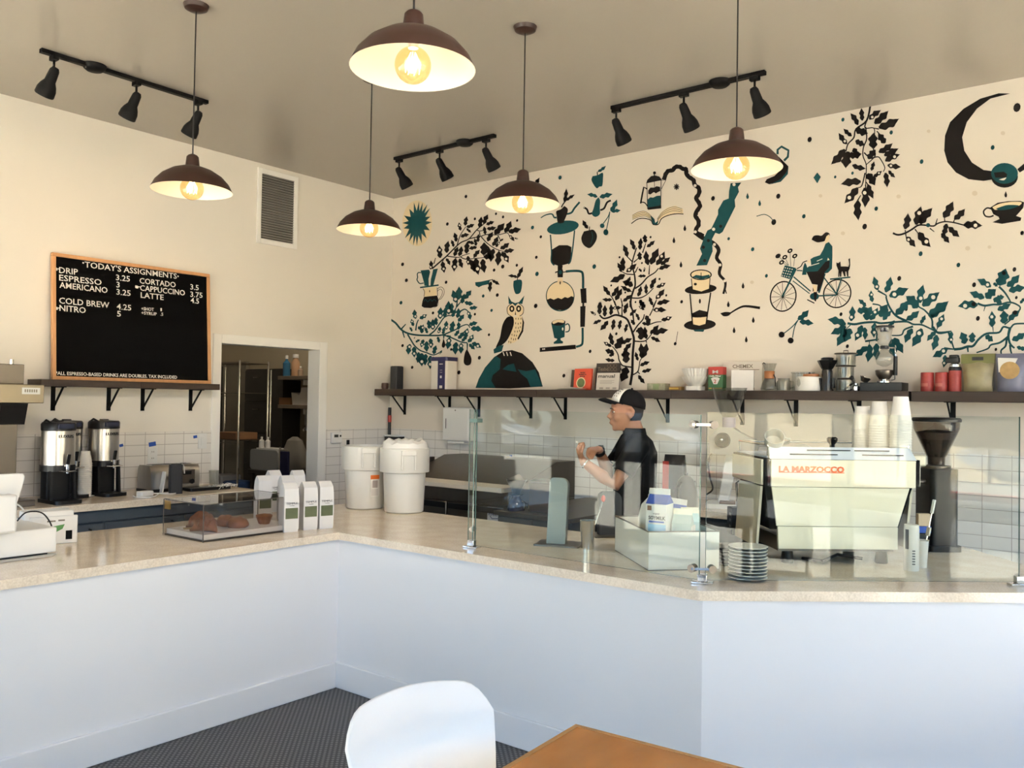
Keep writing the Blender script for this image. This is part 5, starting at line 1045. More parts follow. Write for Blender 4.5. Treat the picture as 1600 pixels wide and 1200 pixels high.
for z, r in ((.003, .058), (.085, .05), (.165, .06)): b.lathe([(0, z), (r, z), (r * 1.02, z + .07), (r * .97, z + .07), (r * .95, z + .004), (0, z + .004)], 28)
b.build('glass_chambers', M_clear, t)
for z, r in ((.075, .052), (.158, .06), (.238, .068)): MB().lathe([(0, z), (r, z), (r + .004, z + .004), (r, z + .008), (0, z + .008)], 28).build('plate_rim', M_dsteel, t)
MB().tube([(-.014, 0, .246), (-.014, 0, .262), (.014, 0, .262), (.014, 0, .246)], .003).build('lid_handle', M_dsteel, t)
t = thing('black_tray', 'low black tray under the glass siphon on the shelf', 'tray', ((sx(1349) + sx(1414)) / 2, -.11, SZ)); w2 = (sx(1414) - sx(1349)) / 2; MB().box(-w2, w2, -.075, .085, 0, .055).build('body', M_bplas, t, bevel=.003)
t = thing('burner_lamp', 'small chrome alcohol burner with black knob beside the siphon tray', 'burner', (sx(1340), -.14, SZ)); MB().lathe([(0, 0), (.022, 0), (.024, .03), (.012, .04), (.012, .05), (0, .052)], 20).build('body', M_chrome, t); MB().ball((-.03, 0, .085), .016, 14).build('knob', M_bplas, t); MB().tube([(-.005, 0, .04), (-.03, 0, .08)], .006).build('arm', M_bplas, t); MB().tube(smoothline([(-.02, 0, .05), (-.05, .0, .03), (-.075, -.01, .006), (-.04, -.015, .005), (-.02, -.01, .01)], 5), .006).build('handle', M_bplas, t); MB().lathe([(.02, 0), (.035, .03), (.036, .032)], 20, 0, Matrix.Translation((.04, .02, .06)) @ Matrix.Rotation(.4, 4, 'Y')).build('cup', M_chrome, t)
xz = sx(1382); t = thing('siphon_brewer', 'tall glass siphon coffee brewer with black handle standing on the black tray', 'coffee maker', (xz, -.115, SZ + .055))
MB().lathe([(0, 0), (.045, 0), (.045, .008), (.02, .014), (.02, .02), (0, .02)], 28).build('base', M_chrome, t); MB().lathe([(.03, .02), (.05, .05), (.054, .075), (.05, .08)], 28).build('burner_dish', M_dsteel, t)
MB().lathe([(.012, .10), (.045, .115), (.056, .15), (.045, .188), (.016, .21), (.016, .225)], 28).build('lower_bulb', M_clear, t); MB().lathe([(0, .212), (.026, .212), (.026, .232), (0, .232)], 20).build('stopper', M_bplas, t)
MB().lathe([(.014, .232), (.04, .245), (.044, .27), (.038, .29), (.046, .33), (.047, .345), (.045, .345), (.042, .33)], 28).build('upper_chamber', M_clear, t); MB().lathe([(0, .345), (.056, .345), (.056, .357), (0, .358)], 24).lathe([(0, .32), (.026, .32), (.026, .345), (0, .345)], 18).build('lid', M_bplas, t)
MB().tube([(.012, 0, .22), (.062, 0, .215), (.066, 0, .17), (.062, 0, .02), (.03, 0, .012)], .005).build('stand_rod', M_chrome, t); MB().cyl((.064, 0, .045), (.066, 0, .165), .013, .012, 14).build('handle', M_bplas, t)
def can(label, px, group):
    x = sx(px); b = MB(); b.lathe([(0, 0), (.036, 0), (.037, .003), (.037, .112), (.035, .116), (0, .114)], 28); t = thing('red_tin', label, 'tin', (x, -.12, SZ), 0, group); b.build('body', mat('red_tin_paint', (.30, .035, .03, 1), .45, noise_amt=.35, noise_scale=60), t)
    MB().rings([[(.0375 * cos(a), .0375 * sin(a), z) for a in [(-2.6 + .12 * i) for i in range(12)]] for z in (.03, .05)], 0, False, False, False).build('print', mat('tin_print', (.42, .12, .09, 1), .5), t); return t
can('left red tin on the right end of the long shelf', 1449.5, 'red tins'); can('right red tin beside the red spray bottle', 1472, 'red tins')
t = thing('air_duster', 'red cylinder bottle with black pump top beside the red tins', 'bottle', (sx(1493), -.125, SZ)); MB().lathe([(0, 0), (.034, 0), (.035, .125), (0, .126)], 28).build('body', MATS['red_tin_paint'], t); MB().lathe([(.0355, .126), (.0355, .14), (.03, .15)], 28).build('neck_band', M_bplas, t); MB().lathe([(.031, .142), (.031, .163), (.02, .17), (0, .17)], 24).build('collar', M_chrome, t); MB().box(-.05, .025, -.018, .018, .172, .205).box(-.03, .02, -.02, .02, .2, .22).build('pump_head', M_bplas, t, bevel=.006)
def snack(name, label, px0, px1, h, mats, y, extra):
    x0, x1 = sx(px0), sx(px1); t = thing(name, label, 'snack bag', ((x0 + x1) / 2, y, SZ)); w2 = (x1 - x0) / 2; n = 12; rs = []
    for z, th, ww in ((0, .05, .86), (.2, .065, .84), (.45, .06, .88), (.7, .045, .95), (.88, .02, 1), (1, .003, 1)):
        rs.append([(w2 * ww * cos(2 * pi * i / n) * (1 if abs(cos(2 * pi * i / n)) > .9 else 1.12), th * sin(2 * pi * i / n) * (1 + .15 * noise.noise((i, z * 4, px0))), h * z) for i in range(n)])
    MB().rings(rs).build('pouch', mats[0], t, smooth=50); extra(t, w2, h); return t
M_bagA = mat('clear_green_bag', (.27, .235, .13, 1), .3, noise_amt=.4, noise_scale=18, bump=.5)
def exA(t, w2, h):
    MB().box(-w2 * .98, w2 * .98, -.034, -.032, h * .74, h * .98).build('green_band', mat('olive_band', (.14, .14, .03, 1), .45, noise_amt=.2), t, smooth=0); MB().box(-.03, .03, -.036, -.0345, h * .82, h * .91).build('dark_badge', M_bplas, t, smooth=0)
snack('snack_bag', 'olive green topped clear snack bag near the right end of the shelf', 1502, 1556, .225, [M_bagA], -.10, exA)
def exB(t, w2, h):
    MB().prism([(-w2 * .7, h * .5), (w2 * .2, h * .62), (w2 * .5, h * .86), (-w2 * .75, h * .88)], .06, .061, 0, Matrix(((1, 0, 0, 0), (0, 0, -1, 0), (0, 1, 0, 0), (0, 0, 0, 1)))).build('white_label', M_paper, t, smooth=0)
    MB().lathe([(0, .062), (.05, .062)], 20, 0, Matrix.Translation((.0, 0, h * .55)) @ Matrix.Rotation(radians(90), 4, 'X')).build('food_picture', mat('chip_tan', (.38, .24, .09, 1), .6, noise_amt=.4, noise_scale=30), t, smooth=0)
snack('snack_bag', 'blue grey snack bag with white label at the right edge of the photo', 1556, 1606, .222, [mat('blue_bag', (.15, .155, .22, 1), .35, noise_amt=.35, noise_scale=15, bump=.4)], -.12, exB)
# ================================================================== glass guards on the counter
def pane(name, p0, p1, z0, z1, th, par):
    d = (p1 - p0).normalized(); n = Vector((-d.y, d.x, 0)) * th; b = MB()
    vs = [Vector((p.x, p.y, z)) for z in (z0, z1) for p in (p0, p1, p1 + n, p0 + n)]
    b.add(vs, [(0, 1, 5, 4), (2, 3, 7, 6)], 0); b.add(vs, [(0, 3, 2, 1), (4, 5, 6, 7), (1, 2, 6, 5), (3, 0, 4, 7)], 1)
    return b.build(name, [M_glass, M_gedge], par, smooth=0)
def foot(par, x, y, rz):
    q = Matrix.Translation((x, y, CT)) @ Matrix.Rotation(rz, 4, 'Z')
    MB().box(-.045, .045, -.022, .022, 0, .010, 0, q).box(-.02, .02, -.014, .014, .010, .04, 0, q).build('foot_clamp', M_chrome, par, bevel=.002)
def disc(par, x, y, z, n, r=.017):
    n = Vector(n).normalized(); p = Vector((x, y, z)); MB().cyl(p - n * .016, p + n * .016, r, seg=20).build('disc_clamp', M_dsteel, par)
GB0, GB1 = Vector((3.235, -2.467, 0)), Vector((4.478, -2.467, 0))
t = thing('glass_guard', 'long clear glass guard in front of the milk bin and metal stands', 'glass guard', (0, 0, 0), 0, 'glass guards on the counter')
pane('glass_pane', GB0, GB1, CT + .014, 1.577, .01, t)
disc(t, 4.447, -2.462, .93, (0, 1, 0)); disc(t, 4.447, -2.462, 1.535, (0, 1, 0)); foot(t, 3.215, -2.462, 0)
t = thing('glass_return', 'narrow clear glass fin at the left end of the guard', 'glass guard', (0, 0, 0), 0, 'glass guards on the counter')
pane('glass_pane', Vector((3.165, -2.440, 0)), Vector((3.226, -2.474, 0)), CT + .014, 1.577, .006, t)
MB().box(3.20, 3.25, -2.475, -2.435, 1.51, 1.53).build('edge_clip', M_gedge, t); disc(t, 3.212, -2.455, .965, (.35, -.9, 0), .014)
GC0 = Vector((4.500, -2.447, 0)); GC1 = GC0 + CDIR * 1.352
t = thing('glass_guard', 'clear glass guard on the angled counter end before the espresso machine', 'glass guard', (0, 0, 0), 0, 'glass guards on the counter')
pane('glass_pane', GC0, GC1, CT + .014, 1.588, .01, t)
q = GC0 + CDIR * .028; disc(t, q.x + CN.x * .005, q.y + CN.y * .005, .93, CN); disc(t, q.x + CN.x * .005, q.y + CN.y * .005, 1.535, CN)
foot(t, 4.489, -2.455, .3); foot(t, GC1.x, GC1.y, CANG)
for z in (.93, 1.535): MB().bar((4.447, -2.478, z), (q.x, q.y - .004, z), .012, .010).build('corner_link', M_chrome, t)

# ================================================================== espresso machine, seen from the back
MO = Vector((4.797, -1.612, 0))
t = thing('espresso_machine', 'large cream espresso machine with black edges seen from behind through the glass', 'espresso machine', (MO.x, MO.y, CT), CANG)
D = .50; zt = .50; zu = .368
def slab(name, poly, y0, y1, m, par, bev=.003):     # polygon in x,z extruded along y
    return MB().prism(poly, -y1, -y0, 0, Matrix(((1, 0, 0, 0), (0, 0, -1, 0), (0, 1, 0, 0), (0, 0, 0, 1)))).build(name, m, par, bevel=bev)
slab('body', [(-.372, zu), (.378, zu), (.378, zt), (-.372, zt)], .004, D, M_black, t)
bpan = slab('back_panel', [(-.345, zu), (.352, zu), (.352, zt - .004), (-.345, zt - .004)], -.008, .004, M_cream, t)
slab('lower_body', [(-.345, .165), (.275, .165), (.345, zu), (-.37, zu)], .01, D - .14, M_black, t)
lp = slab('lower_panel', [(-.315, .182), (.268, .182), (.325, zu - .003), (-.34, zu - .003)], -.002, .0095, M_cream, t)
slab('base_panel', [(-.305, .075), (.268, .075), (.268, .18), (-.310, .18)], -.004, .012, M_cream, t)
slab('drip_tray', [(-.30, .06), (.26, .06), (.26, .13), (-.30, .13)], .02, D + .08, M_dsteel, t)
# sides
for s, nm in ((-1, 'side_panel'), (1, 'side_panel')):
    xo = -.3725 if s < 0 else .3785; x1 = xo + s * .012
    MB().box(min(xo, x1), max(xo, x1), .02, D - .02, zu + .004, zt - .006).build(nm, M_cream, t, bevel=.003)
    xs0 = -.372 if s < 0 else .348; pts = [(.03, zu - .002), (.36, zu - .002), (.42, .07), (.09, .07)]
    MB().prism(pts, 0, .012 * s, 0, Matrix(((0, 0, 1, xs0), (1, 0, 0, 0), (0, 1, 0, 0), (0, 0, 0, 1)))).build('side_skirt', M_cream, t, bevel=.003)
# sloped steel cup tray
tb = MB().add([(-.352, -.006, zt - .002), (.358, -.006, zt - .002), (.348, .045, zt + .054), (-.340, .045, zt + .054)], [(0, 1, 2, 3)]).add([(-.352, .0, zt - .012), (.358, .0, zt - .012), (.348, .055, zt + .05), (-.340, .055, zt + .05)], [(3, 2, 1, 0)])
tb.box(-.352, .358, .04, D, zt, zt + .008)
tb.build('cup_tray', mat('sky_tinted_steel', (.70, .77, .88, 1), .45, .3), t, smooth=0)  # pale blue of reflected window daylight put into the steel colour
b = MB()
for x0, x1, u in ((-.25, -.02, .35), (-.16, .05, .7), (.10, .30, .35), (.07, .24, .7)):
    y_ = -.006 + .051 * u; z_ = zt + .056 * u - .001; b.box(x0, x1, y_ - .004, y_ + .001, z_, z_ + .004)
b.build('tray_slots', M_black, t, smooth=0)
b = MB(); b.tube([(-.34, .05, zt + .06), (-.34, D, zt + .06)], .006); b.tube([(.345, .05, zt + .06), (.345, D, zt + .06)], .006); b.tube([(-.34, D, zt + .06), (.345, D, zt + .06)], .006)
for x in (-.34, .345):
    for y in (.06, D): b.cyl((x, y, zt + .005), (x, y, zt + .062), .005, seg=8)
b.build('cup_rail', M_chrome, t)
for x in (-.24, .22):
    for y in (.06, .42): MB().lathe([(.028, 0), (.03, .004), (.024, .07), (0, .07)], 18, at=(x, y, 0)).build('leg', M_bplas, t)
ltm = mat('orange_red_letters', (.62, .10, .02, 1), .4)
MB().text('LA MARZOCCO', Matrix(((1, 0, 0, -.31), (0, 0, -1, -.0085), (0, 1, 0, .438), (0, 0, 0, 1))), .038, .315, ext=.002, bold=.0016).box(-.31, .005, -.0105, -.0085, .434, .4375).build('lettering', ltm, bpan, smooth=0)
for x in (-.2, .12):
    g = MB().cyl((x, D, .40), (x, D + .08, .40), .05, seg=24).cyl((x, D + .05, .40), (x, D + .05, .30), .038, seg=24).build('group_head', M_chrome, t)
    MB().tube([(x, D + .06, .31), (x, D + .19, .295)], [.012, .016], 10).build('portafilter_handle', M_bplas, g)
for x in (-.33, .33): MB().tube([(x, D - .02, .36), (x, D + .08, .33), (x + .02, D + .10, .12)], .006).build('steam_wand', M_chrome, t)
MB().tube([(-.15, .1, .012), (-.1, -.02, .02), (0, .05, .04), (.1, .0, .03)], .008).build('hose', M_bplas, t)
MT = lambda x, y: Vector((MO.x, MO.y, CT)) + CDIR * x + CN * y
# inverted paper cups on the machine
zc = CT + zt + .0085
for n, x, y, lb in ((15, .332, .10, 'tallest front stack'), (13, .268, .19, 'middle stack'), (11, .228, .29, 'shortest left stack')):
    p = MT(x, y); stack(n, p.x, p.y, zc, .034, .049, .12, .0125, ('white paper cup nested in the %s on the espresso machine' % lb, 'topmost white paper cup of the %s on the espresso machine' % lb, 'bottom white paper cup of the %s on the espresso machine' % lb), 'paper cups on the espresso machine')
def mug(label, x, y, tilt, rz):
    p = MT(x, y); t = thing('ceramic_mug', label, 'mug', (p.x, p.y, zc + (.0 if not tilt else .045)), rz); t.rotation_euler.x = tilt
    MB().lathe([(0, 0), (.03, 0), (.045, .03), (.048, .075), (.044, .075), (.04, .03), (0, .006)], 28).build('body', mat('grey_ceramic', (.42, .41, .37, 1), .35), t)
    MB().tube([(.045, 0, .062), (.072, 0, .055), (.068, 0, .028), (.044, 0, .02)], .006).build('handle', MATS['grey_ceramic'], t); return t
mug('grey ceramic mug tipped on its side on the espresso machine', -.30, .10, radians(48), .5)
p = MT(-.145, .14); tag(MB().lathe([(.062, 0), (.06, .02), (.042, .045), (.018, .056), (0, .058)], 28, cap0=True).build('cup_bowl', MATS['grey_ceramic']), 'upturned grey bowl between mug and tamper on the espresso machine', 'bowl').location = (p.x, p.y, zc)
p = MT(.0, .12); t = thing('coffee_tamper', 'black tamper standing on the espresso machine top', 'tamper', (p.x, p.y, zc)); MB().lathe([(0, 0), (.029, 0), (.029, .018), (.01, .024), (0, .024)], 22).build('base', M_chrome, t); MB().lathe([(.012, .024), (.012, .055), (.024, .07), (.026, .085), (.018, .092), (0, .093)], 20).build('handle', M_bplas, t)

# black grinder with bean hopper right of the machine
gp = onz(1462, 862, CT, .09); t = thing('coffee_grinder', 'tall black coffee grinder with a hopper of dark beans right of the machine', 'coffee grinder', (gp.x, gp.y, CT), CANG)
MB().prism(rrect(-.085, .095, -.1, .11, .03), 0, .03).build('base', M_bplas, t, bevel=.004)
MB().prism(rrect(-.07, .08, -.09, .10, .03), .03, .43).build('body', M_bplas, t, bevel=.006)
MB().lathe([(.07, .43), (.072, .445), (0, .45)], 28).build('collar', M_dsteel, t)
MB().lathe([(.042, .445), (.045, .49), (.052, .50), (.112, .64), (.115, .675), (.111, .675), (.108, .64), (.048, .505), (.04, .49)], 36).build('hopper', glassmat('smoky_hopper', (.74, .70, .66, 1)), t)
MB().lathe([(0, .45), (.039, .45), (.04, .49), (.047, .507), (.100, .62), (.06, .63), (0, .635)], 36).build('beans', mat('coffee_beans', (.028, .016, .011, 1), .45, noise_amt=.8, noise_scale=90, bump=1.0), t)
MB().lathe([(0, .677), (.120, .677), (.122, .69), (.114, .699), (0, .703)], 36).build('lid', M_bplas, t)
MB().cyl((-.07, -.02, .36), (-.16, -.02, .36), .012, seg=12).build('portafilter_fork', M_dsteel, t); MB().box(-.15, -.07, -.04, .02, .44, .5).build('dosing_chute', M_cream, t, bevel=.01)
# canister and cup of tools
p = onz(1424, 893, CT, .035); t = thing('paper_canister', 'white printed paper tube standing left of the tool cup', 'canister', (p.x, p.y, CT)); MB().lathe([(0, 0), (.032, 0), (.033, .004), (.033, .19), (.031, .21), (0, .212)], 28).build('body', M_paper, t); a_ = atan2(CAM.y - p.y, CAM.x - p.x)
b = MB(); b.rings([[(.0335 * cos(a_ + d), .0335 * sin(a_ + d), z) for d in (-.9, -.6, -.35)] for z in (.1, .19)], 0, False, False, False)
for k in range(6): b.rings([[(.0335 * cos(a_ + d), .0335 * sin(a_ + d), z) for d in (.1, .3, .5)] for z in (.03 + k * .012, .036 + k * .012)], 0, False, False, False)
b.build('print', mat('tube_ink', (.12, .12, .13, 1), .6), t, smooth=0)
p = onz(1440, 888, CT, .03); t = thing('tool_cup', 'slim white cup holding a thermometer beside the paper tube', 'cup', (p.x, p.y, CT)); MB().lathe([(0, .004), (.022, .004), (.022, 0), (.03, .125), (.033, .128), (.029, .128), (.021, .006), (0, .006)], 24).build('wall', M_paper, t)
t = thing('thermometer', 'steel thermometer stick leaning out of the white tool cup', 'thermometer', (p.x, p.y, CT + .008)); e = CDIR * .05; MB().tube([(0, 0, 0), (e.x, e.y, .26)], .003).build('probe', M_chrome, t); MB().bar((e.x * .95, e.y * .95, .245), (e.x * 1.2, e.y * 1.2, .31), .022, .008).build('dial_head', M_wplas, t, bevel=.003); MB().bar((e.x * .55, e.y * .55, .14), (e.x * .72, e.y * .72, .18), .03, .008).build('clip', M_cream, t, bevel=.002)
p = onz(1442, 868, CT, .12); t = thing('cleaning_brush', 'small wooden brush with blue bristle band behind the paper tube', 'brush', (p.x, p.y, CT), CANG); MB().box(-.03, .03, -.012, .012, 0, .10).build('bristles', M_bplas, t, bevel=.003); MB().box(-.035, .035, -.016, .016, .10, .135).build('band', M_blue, t, bevel=.002); MB().box(-.032, .032, -.014, .014, .135, .20).build('handle', mat('brush_wood', (.45, .36, .25, 1), .5), t, bevel=.003)

# grey grinder with clear hopper on the wall counter
gx, gy = 3.66, -.36; t = thing('shop_grinder', 'grey shop coffee grinder with clear cone hopper behind the machine', 'coffee grinder', (gx, gy, BZ), radians(20))
M_gg = mat('grinder_grey', (.36, .34, .31, 1), .35)
MB().prism(rrect(-.14, .14, -.13, .12, .03), 0, .03).build('base', M_wplas, t, bevel=.005); MB().box(-.05, .05, -.1, -.02, .03, .045).build('catch_plate', mat('plate_brown', (.16, .10, .06, 1), .5), t)
MB().add([(-.07, .02, .03), (.0, .02, .03), (.0, .10, .03), (-.07, .10, .03), (-.02, .02, .36), (.06, .02, .36), (.06, .10, .36), (-.02, .10, .36)], [(0, 3, 2, 1), (4, 5, 6, 7), (0, 1, 5, 4), (1, 2, 6, 5), (2, 3, 7, 6), (3, 0, 4, 7)]).build('column', M_wplas, t, bevel=.006)
slab('head', [(-.12, .36), (.18, .34), (.20, .44), (.08, .50), (.03, .535), (-.06, .535), (-.12, .47)], -.08, .12, M_gg, t, .02)
MB().cyl((-.035, -.08, .45), (-.035, -.125, .45), .052, .045, 28).build('burr_cover', M_bplas, t); MB().ball((-.035, -.135, .455), .012, 12).build('knob', M_chrome, t)
MB().lathe([(.045, .535), (.045, .60), (.04, .602)], 24).build('neck', mat('violet_plastic', (.22, .19, .27, 1), .3), t)
MB().lathe([(.042, .60), (.06, .63), (.118, .80), (.114, .80), (.056, .632), (.038, .602)], 36).build('hopper', M_clear, t)
MB().tube(smoothline([(-.10, .0, .38), (-.13, -.01, .3), (-.12, -.02, .2), (-.10, -.03, .12), (-.14, -.03, .08)], 5), .006).build('cable', M_bplas, t)
t = thing('foil_coffee_bag', 'black foil coffee bag with a red stripe on the wall counter', 'coffee bag', (3.25, -.34, BZ), radians(14)); rs = []
for z, ww, dd in ((0, .95, .9), (.04, 1, 1), (.22, 1, 1), (.29, .96, .6), (.33, .95, .1)): rs.append([(x * ww, y * dd, z) for x, y in rrect(-.075, .075, -.05, .05, .015, 3)])
MB().rings(rs).build('pouch', mat('black_foil', (.018, .018, .022, 1), .3, bump=.4, noise_scale=25), t); MB().box(-.074, -.03, -.053, -.0505, .03, .285).build('red_stripe', M_red, t, smooth=0); MB().box(.075, .10, -.008, .008, .13, .15).build('tab', M_bplas, t, bevel=.003)
t = thing('grey_kettle', 'dark grey domed kettle on the wall counter left of the grey grinder', 'kettle', (3.42, -.50, BZ), radians(-90)); MB().lathe([(0, 0), (.075, 0), (.08, .02), (.074, .10), (.055, .17), (.03, .20), (.012, .205), (.012, .22), (0, .222)], 32).build('body', mat('kettle_grey', (.10, .095, .09, 1), .35), t); MB().tube([(.07, 0, .16), (.115, 0, .13), (.11, 0, .05), (.08, 0, .03)], .009).build('handle', M_bplas, t); MB().tube([(-.07, 0, .08), (-.11, 0, .12), (-.12, 0, .16)], [.016, .012, .009], 10).build('spout', M_bplas, t)
p = onz(1158, 838, CT, .05); t = thing('dark_control_box', 'small dark machine control box beside the espresso machine side', 'control box', (p.x - .02, p.y + .03, CT), CANG); MB().box(-.06, .03, -.04, .06, 0, .155).build('housing', M_bplas, t, bevel=.004)
b = MB()
for k in range(3): b.box(-.0612, -.0602, -.02, .01, .04 + k * .035, .055 + k * .035)
b.build('indicator_marks', M_steel, t, smooth=0)

# plates
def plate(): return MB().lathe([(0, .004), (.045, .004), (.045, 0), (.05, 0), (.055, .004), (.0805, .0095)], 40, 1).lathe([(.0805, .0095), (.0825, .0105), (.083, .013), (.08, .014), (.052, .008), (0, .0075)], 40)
def plates(n, px, py, r, m, labels, grp, dx=0, dy=0):
    p = onz(px, py, CT, r); o0 = plate().build('plate', [m, mat('plate_gap_shade', (.10, .085, .07, 1), .5)])  # dark undersides put the shade between stacked plates into the colour
    for i in range(n):
        o = o0 if i == 0 else o0.copy()
        if i: COL.objects.link(o)
        o.location = (p.x + dx + R.uniform(-.001, .001), p.y + dy + R.uniform(-.001, .001), CT + .0146 * i); tag(o, labels[1] if i == n - 1 else labels[2] if i == 0 else labels[0], 'plate', grp)
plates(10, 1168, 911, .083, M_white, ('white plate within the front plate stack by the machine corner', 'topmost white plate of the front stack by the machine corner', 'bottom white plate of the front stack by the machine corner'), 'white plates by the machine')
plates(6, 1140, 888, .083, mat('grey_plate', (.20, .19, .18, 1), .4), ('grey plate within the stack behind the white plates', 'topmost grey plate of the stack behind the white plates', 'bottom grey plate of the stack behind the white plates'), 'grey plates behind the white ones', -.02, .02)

# milk bin and cartons
f0 = atz(1013, 892, CT); f1 = atz(1124, 890, CT); ba = atan2(f1.y - f0.y, f1.x - f0.x)
t = thing('milk_bin', 'white open topped metal bin holding milk cartons behind the glass', 'bin', (f0.x, f0.y, CT), ba); bw, bd, bh = .335, .53, .172
b = MB(); th = .004; b.box(0, bw, 0, th, .004, bh); b.box(0, bw, bd - th, bd, .004, bh); b.box(0, th, th, bd - th, .004, bh); b.box(bw - th, bw, th, bd - th, .004, bh); b.box(th, bw - th, th, bd - th, .004, .010); b.build('body', M_white, t, smooth=0)
b = MB()
for a in ((-.003, bw + .003, -.003, th, ), (-.003, bw + .003, bd - th, bd + .003), (-.003, th, th, bd - th), (bw - th, bw + .003, th, bd - th)): b.box(*a, bh, bh + .005)
b.box(.0, bw, .0, bd, 0, .0038); b.build('rim', M_dsteel, t, smooth=0)
def carton(label, x, y, rz, h, wd, cols, tilt=0, z=.011):
    t2 = thing('milk_carton', label, 'milk carton', (0, 0, 0)); w_ = wd / 2
    t2.matrix_world = Matrix.Translation((f0.x, f0.y, CT)) @ Matrix.Rotation(ba, 4, 'Z') @ Matrix.Translation((x, y, z)) @ Matrix.Rotation(rz, 4, 'Z') @ Matrix.Rotation(tilt, 4, 'Y')
    MB().box(-w_, w_, -w_, w_, 0, h).build('body', cols[0], t2, bevel=.002)
    g = MB().add([(-w_, -w_, h), (w_, -w_, h), (w_, w_, h), (-w_, w_, h), (-w_ * .98, 0, h + wd * .42), (w_ * .98, 0, h + wd * .42)], [(0, 1, 5, 4), (2, 3, 4, 5), (1, 2, 5), (3, 0, 4)]).build('gable', cols[1], t2, smooth=0)
    MB().box(-w_, w_, -.003, .003, h + wd * .40, h + wd * .40 + .028).build('top_seal', cols[2], t2, bevel=.001)
    return t2, w_
M_lb = mat('light_blue_print', (.30, .50, .68, 1), .5, noise_amt=.25, noise_scale=20); M_bl2 = mat('carton_blue', (.012, .06, .33, 1), .45); M_ltc = mat('pale_teal_carton', (.42, .50, .48, 1), .5)
cA, w_ = carton('tall white and blue soymilk carton in the milk bin', .085, .10, radians(-38) + .0, .280, .100, (M_paper, M_bl2, M_paper))
MB().box(-w_ + .012, w_ - .004, -w_ - .0012, -w_ - .0004, .06, .188).build('blue_picture', M_lb, cA, smooth=0)
MB().text('SOYMILK', Matrix(((1, 0, 0, -.036), (0, 0, -1, -w_ - .0008), (0, 1, 0, .210), (0, 0, 0, 1))), .022, .080, bold=.0006).text('organic', Matrix(((1, 0, 0, -.015), (0, 0, -1, -w_ - .0008), (0, 1, 0, .233), (0, 0, 0, 1))), .014, .032).build('lettering', M_bplas, cA, smooth=0)
MB().box(-.034, .038, -w_ - .0012, -w_ - .0004, .196, .203).build('rule_line', M_bl2, cA, smooth=0); MB().box(-.042, -.022, -w_ - .0012, -w_ - .0004, .250, .272).build('square_mark', mat('brown_mark', (.14, .06, .02, 1), .5), cA, smooth=0)
cB, w_ = carton('pale grey teal milk carton in the middle of the milk bin', .187, .072, radians(-30), .195, .088, (M_ltc, M_ltc, M_cream))
MB().text('CLOVER', Matrix(((1, 0, 0, -.036), (0, 0, -1, -w_ - .0008), (0, 1, 0, .130), (0, 0, 0, 1))), .022, .064, bold=.0006).text('MILK', Matrix(((1, 0, 0, -.034), (0, 0, -1, -w_ - .0008), (0, 1, 0, .075), (0, 0, 0, 1))), .020, .055).build('lettering', M_bplas, cB, smooth=0)
MB().box(w_ + .0004, w_ + .0012, -.04, .03, .02, .18).build('white_panel', M_paper, cB, smooth=0)
cC, w_ = carton('light blue milk carton at the right of the milk bin', .272, .205, radians(-12), .185, .085, (mat('sky_carton', (.40, .58, .62, 1), .5), MATS['sky_carton'], M_cream)); MB().box(-w_ + .008, .02, -w_ - .0012, -w_ - .0004, .02, .17).build('white_panel', M_paper, cC, smooth=0)
cD, w_ = carton('blue gabled milk carton leaning against the right bin wall', .245, .36, radians(-30), .205, .085, (M_paper, M_bl2, M_paper), radians(6), .017); MB().box(-.02, .02, -w_ - .0012, -w_ - .0004, .12, .16).build('teal_patch', mat('teal_patch', (.05, .18, .22, 1), .5), cD, smooth=0)
t = thing('milk_jug', 'clear plastic milk jug standing behind the cartons in the bin', 'jug', (0, 0, 0)); q = Vector((f0.x, f0.y, CT)) + Vector((cos(ba), sin(ba), 0)) * .125 + Vector((-sin(ba), cos(ba), 0)) * .30; t.location = (q.x, q.y, CT + .011)
rs = [[(x * k, y * k, z) for x, y in rrect(-.06, .06, -.06, .06, .02, 4)] for z, k in ((0, .95), (.01, 1), (.19, 1), (.25, .8), (.285, .38), (.30, .36))]
MB().rings(rs).build('body', mat('milky_jug', (.62, .60, .56, 1), .3), t); MB().lathe([(.024, .30), (.024, .318), (0, .32)], 20).build('cap', M_wplas, t)

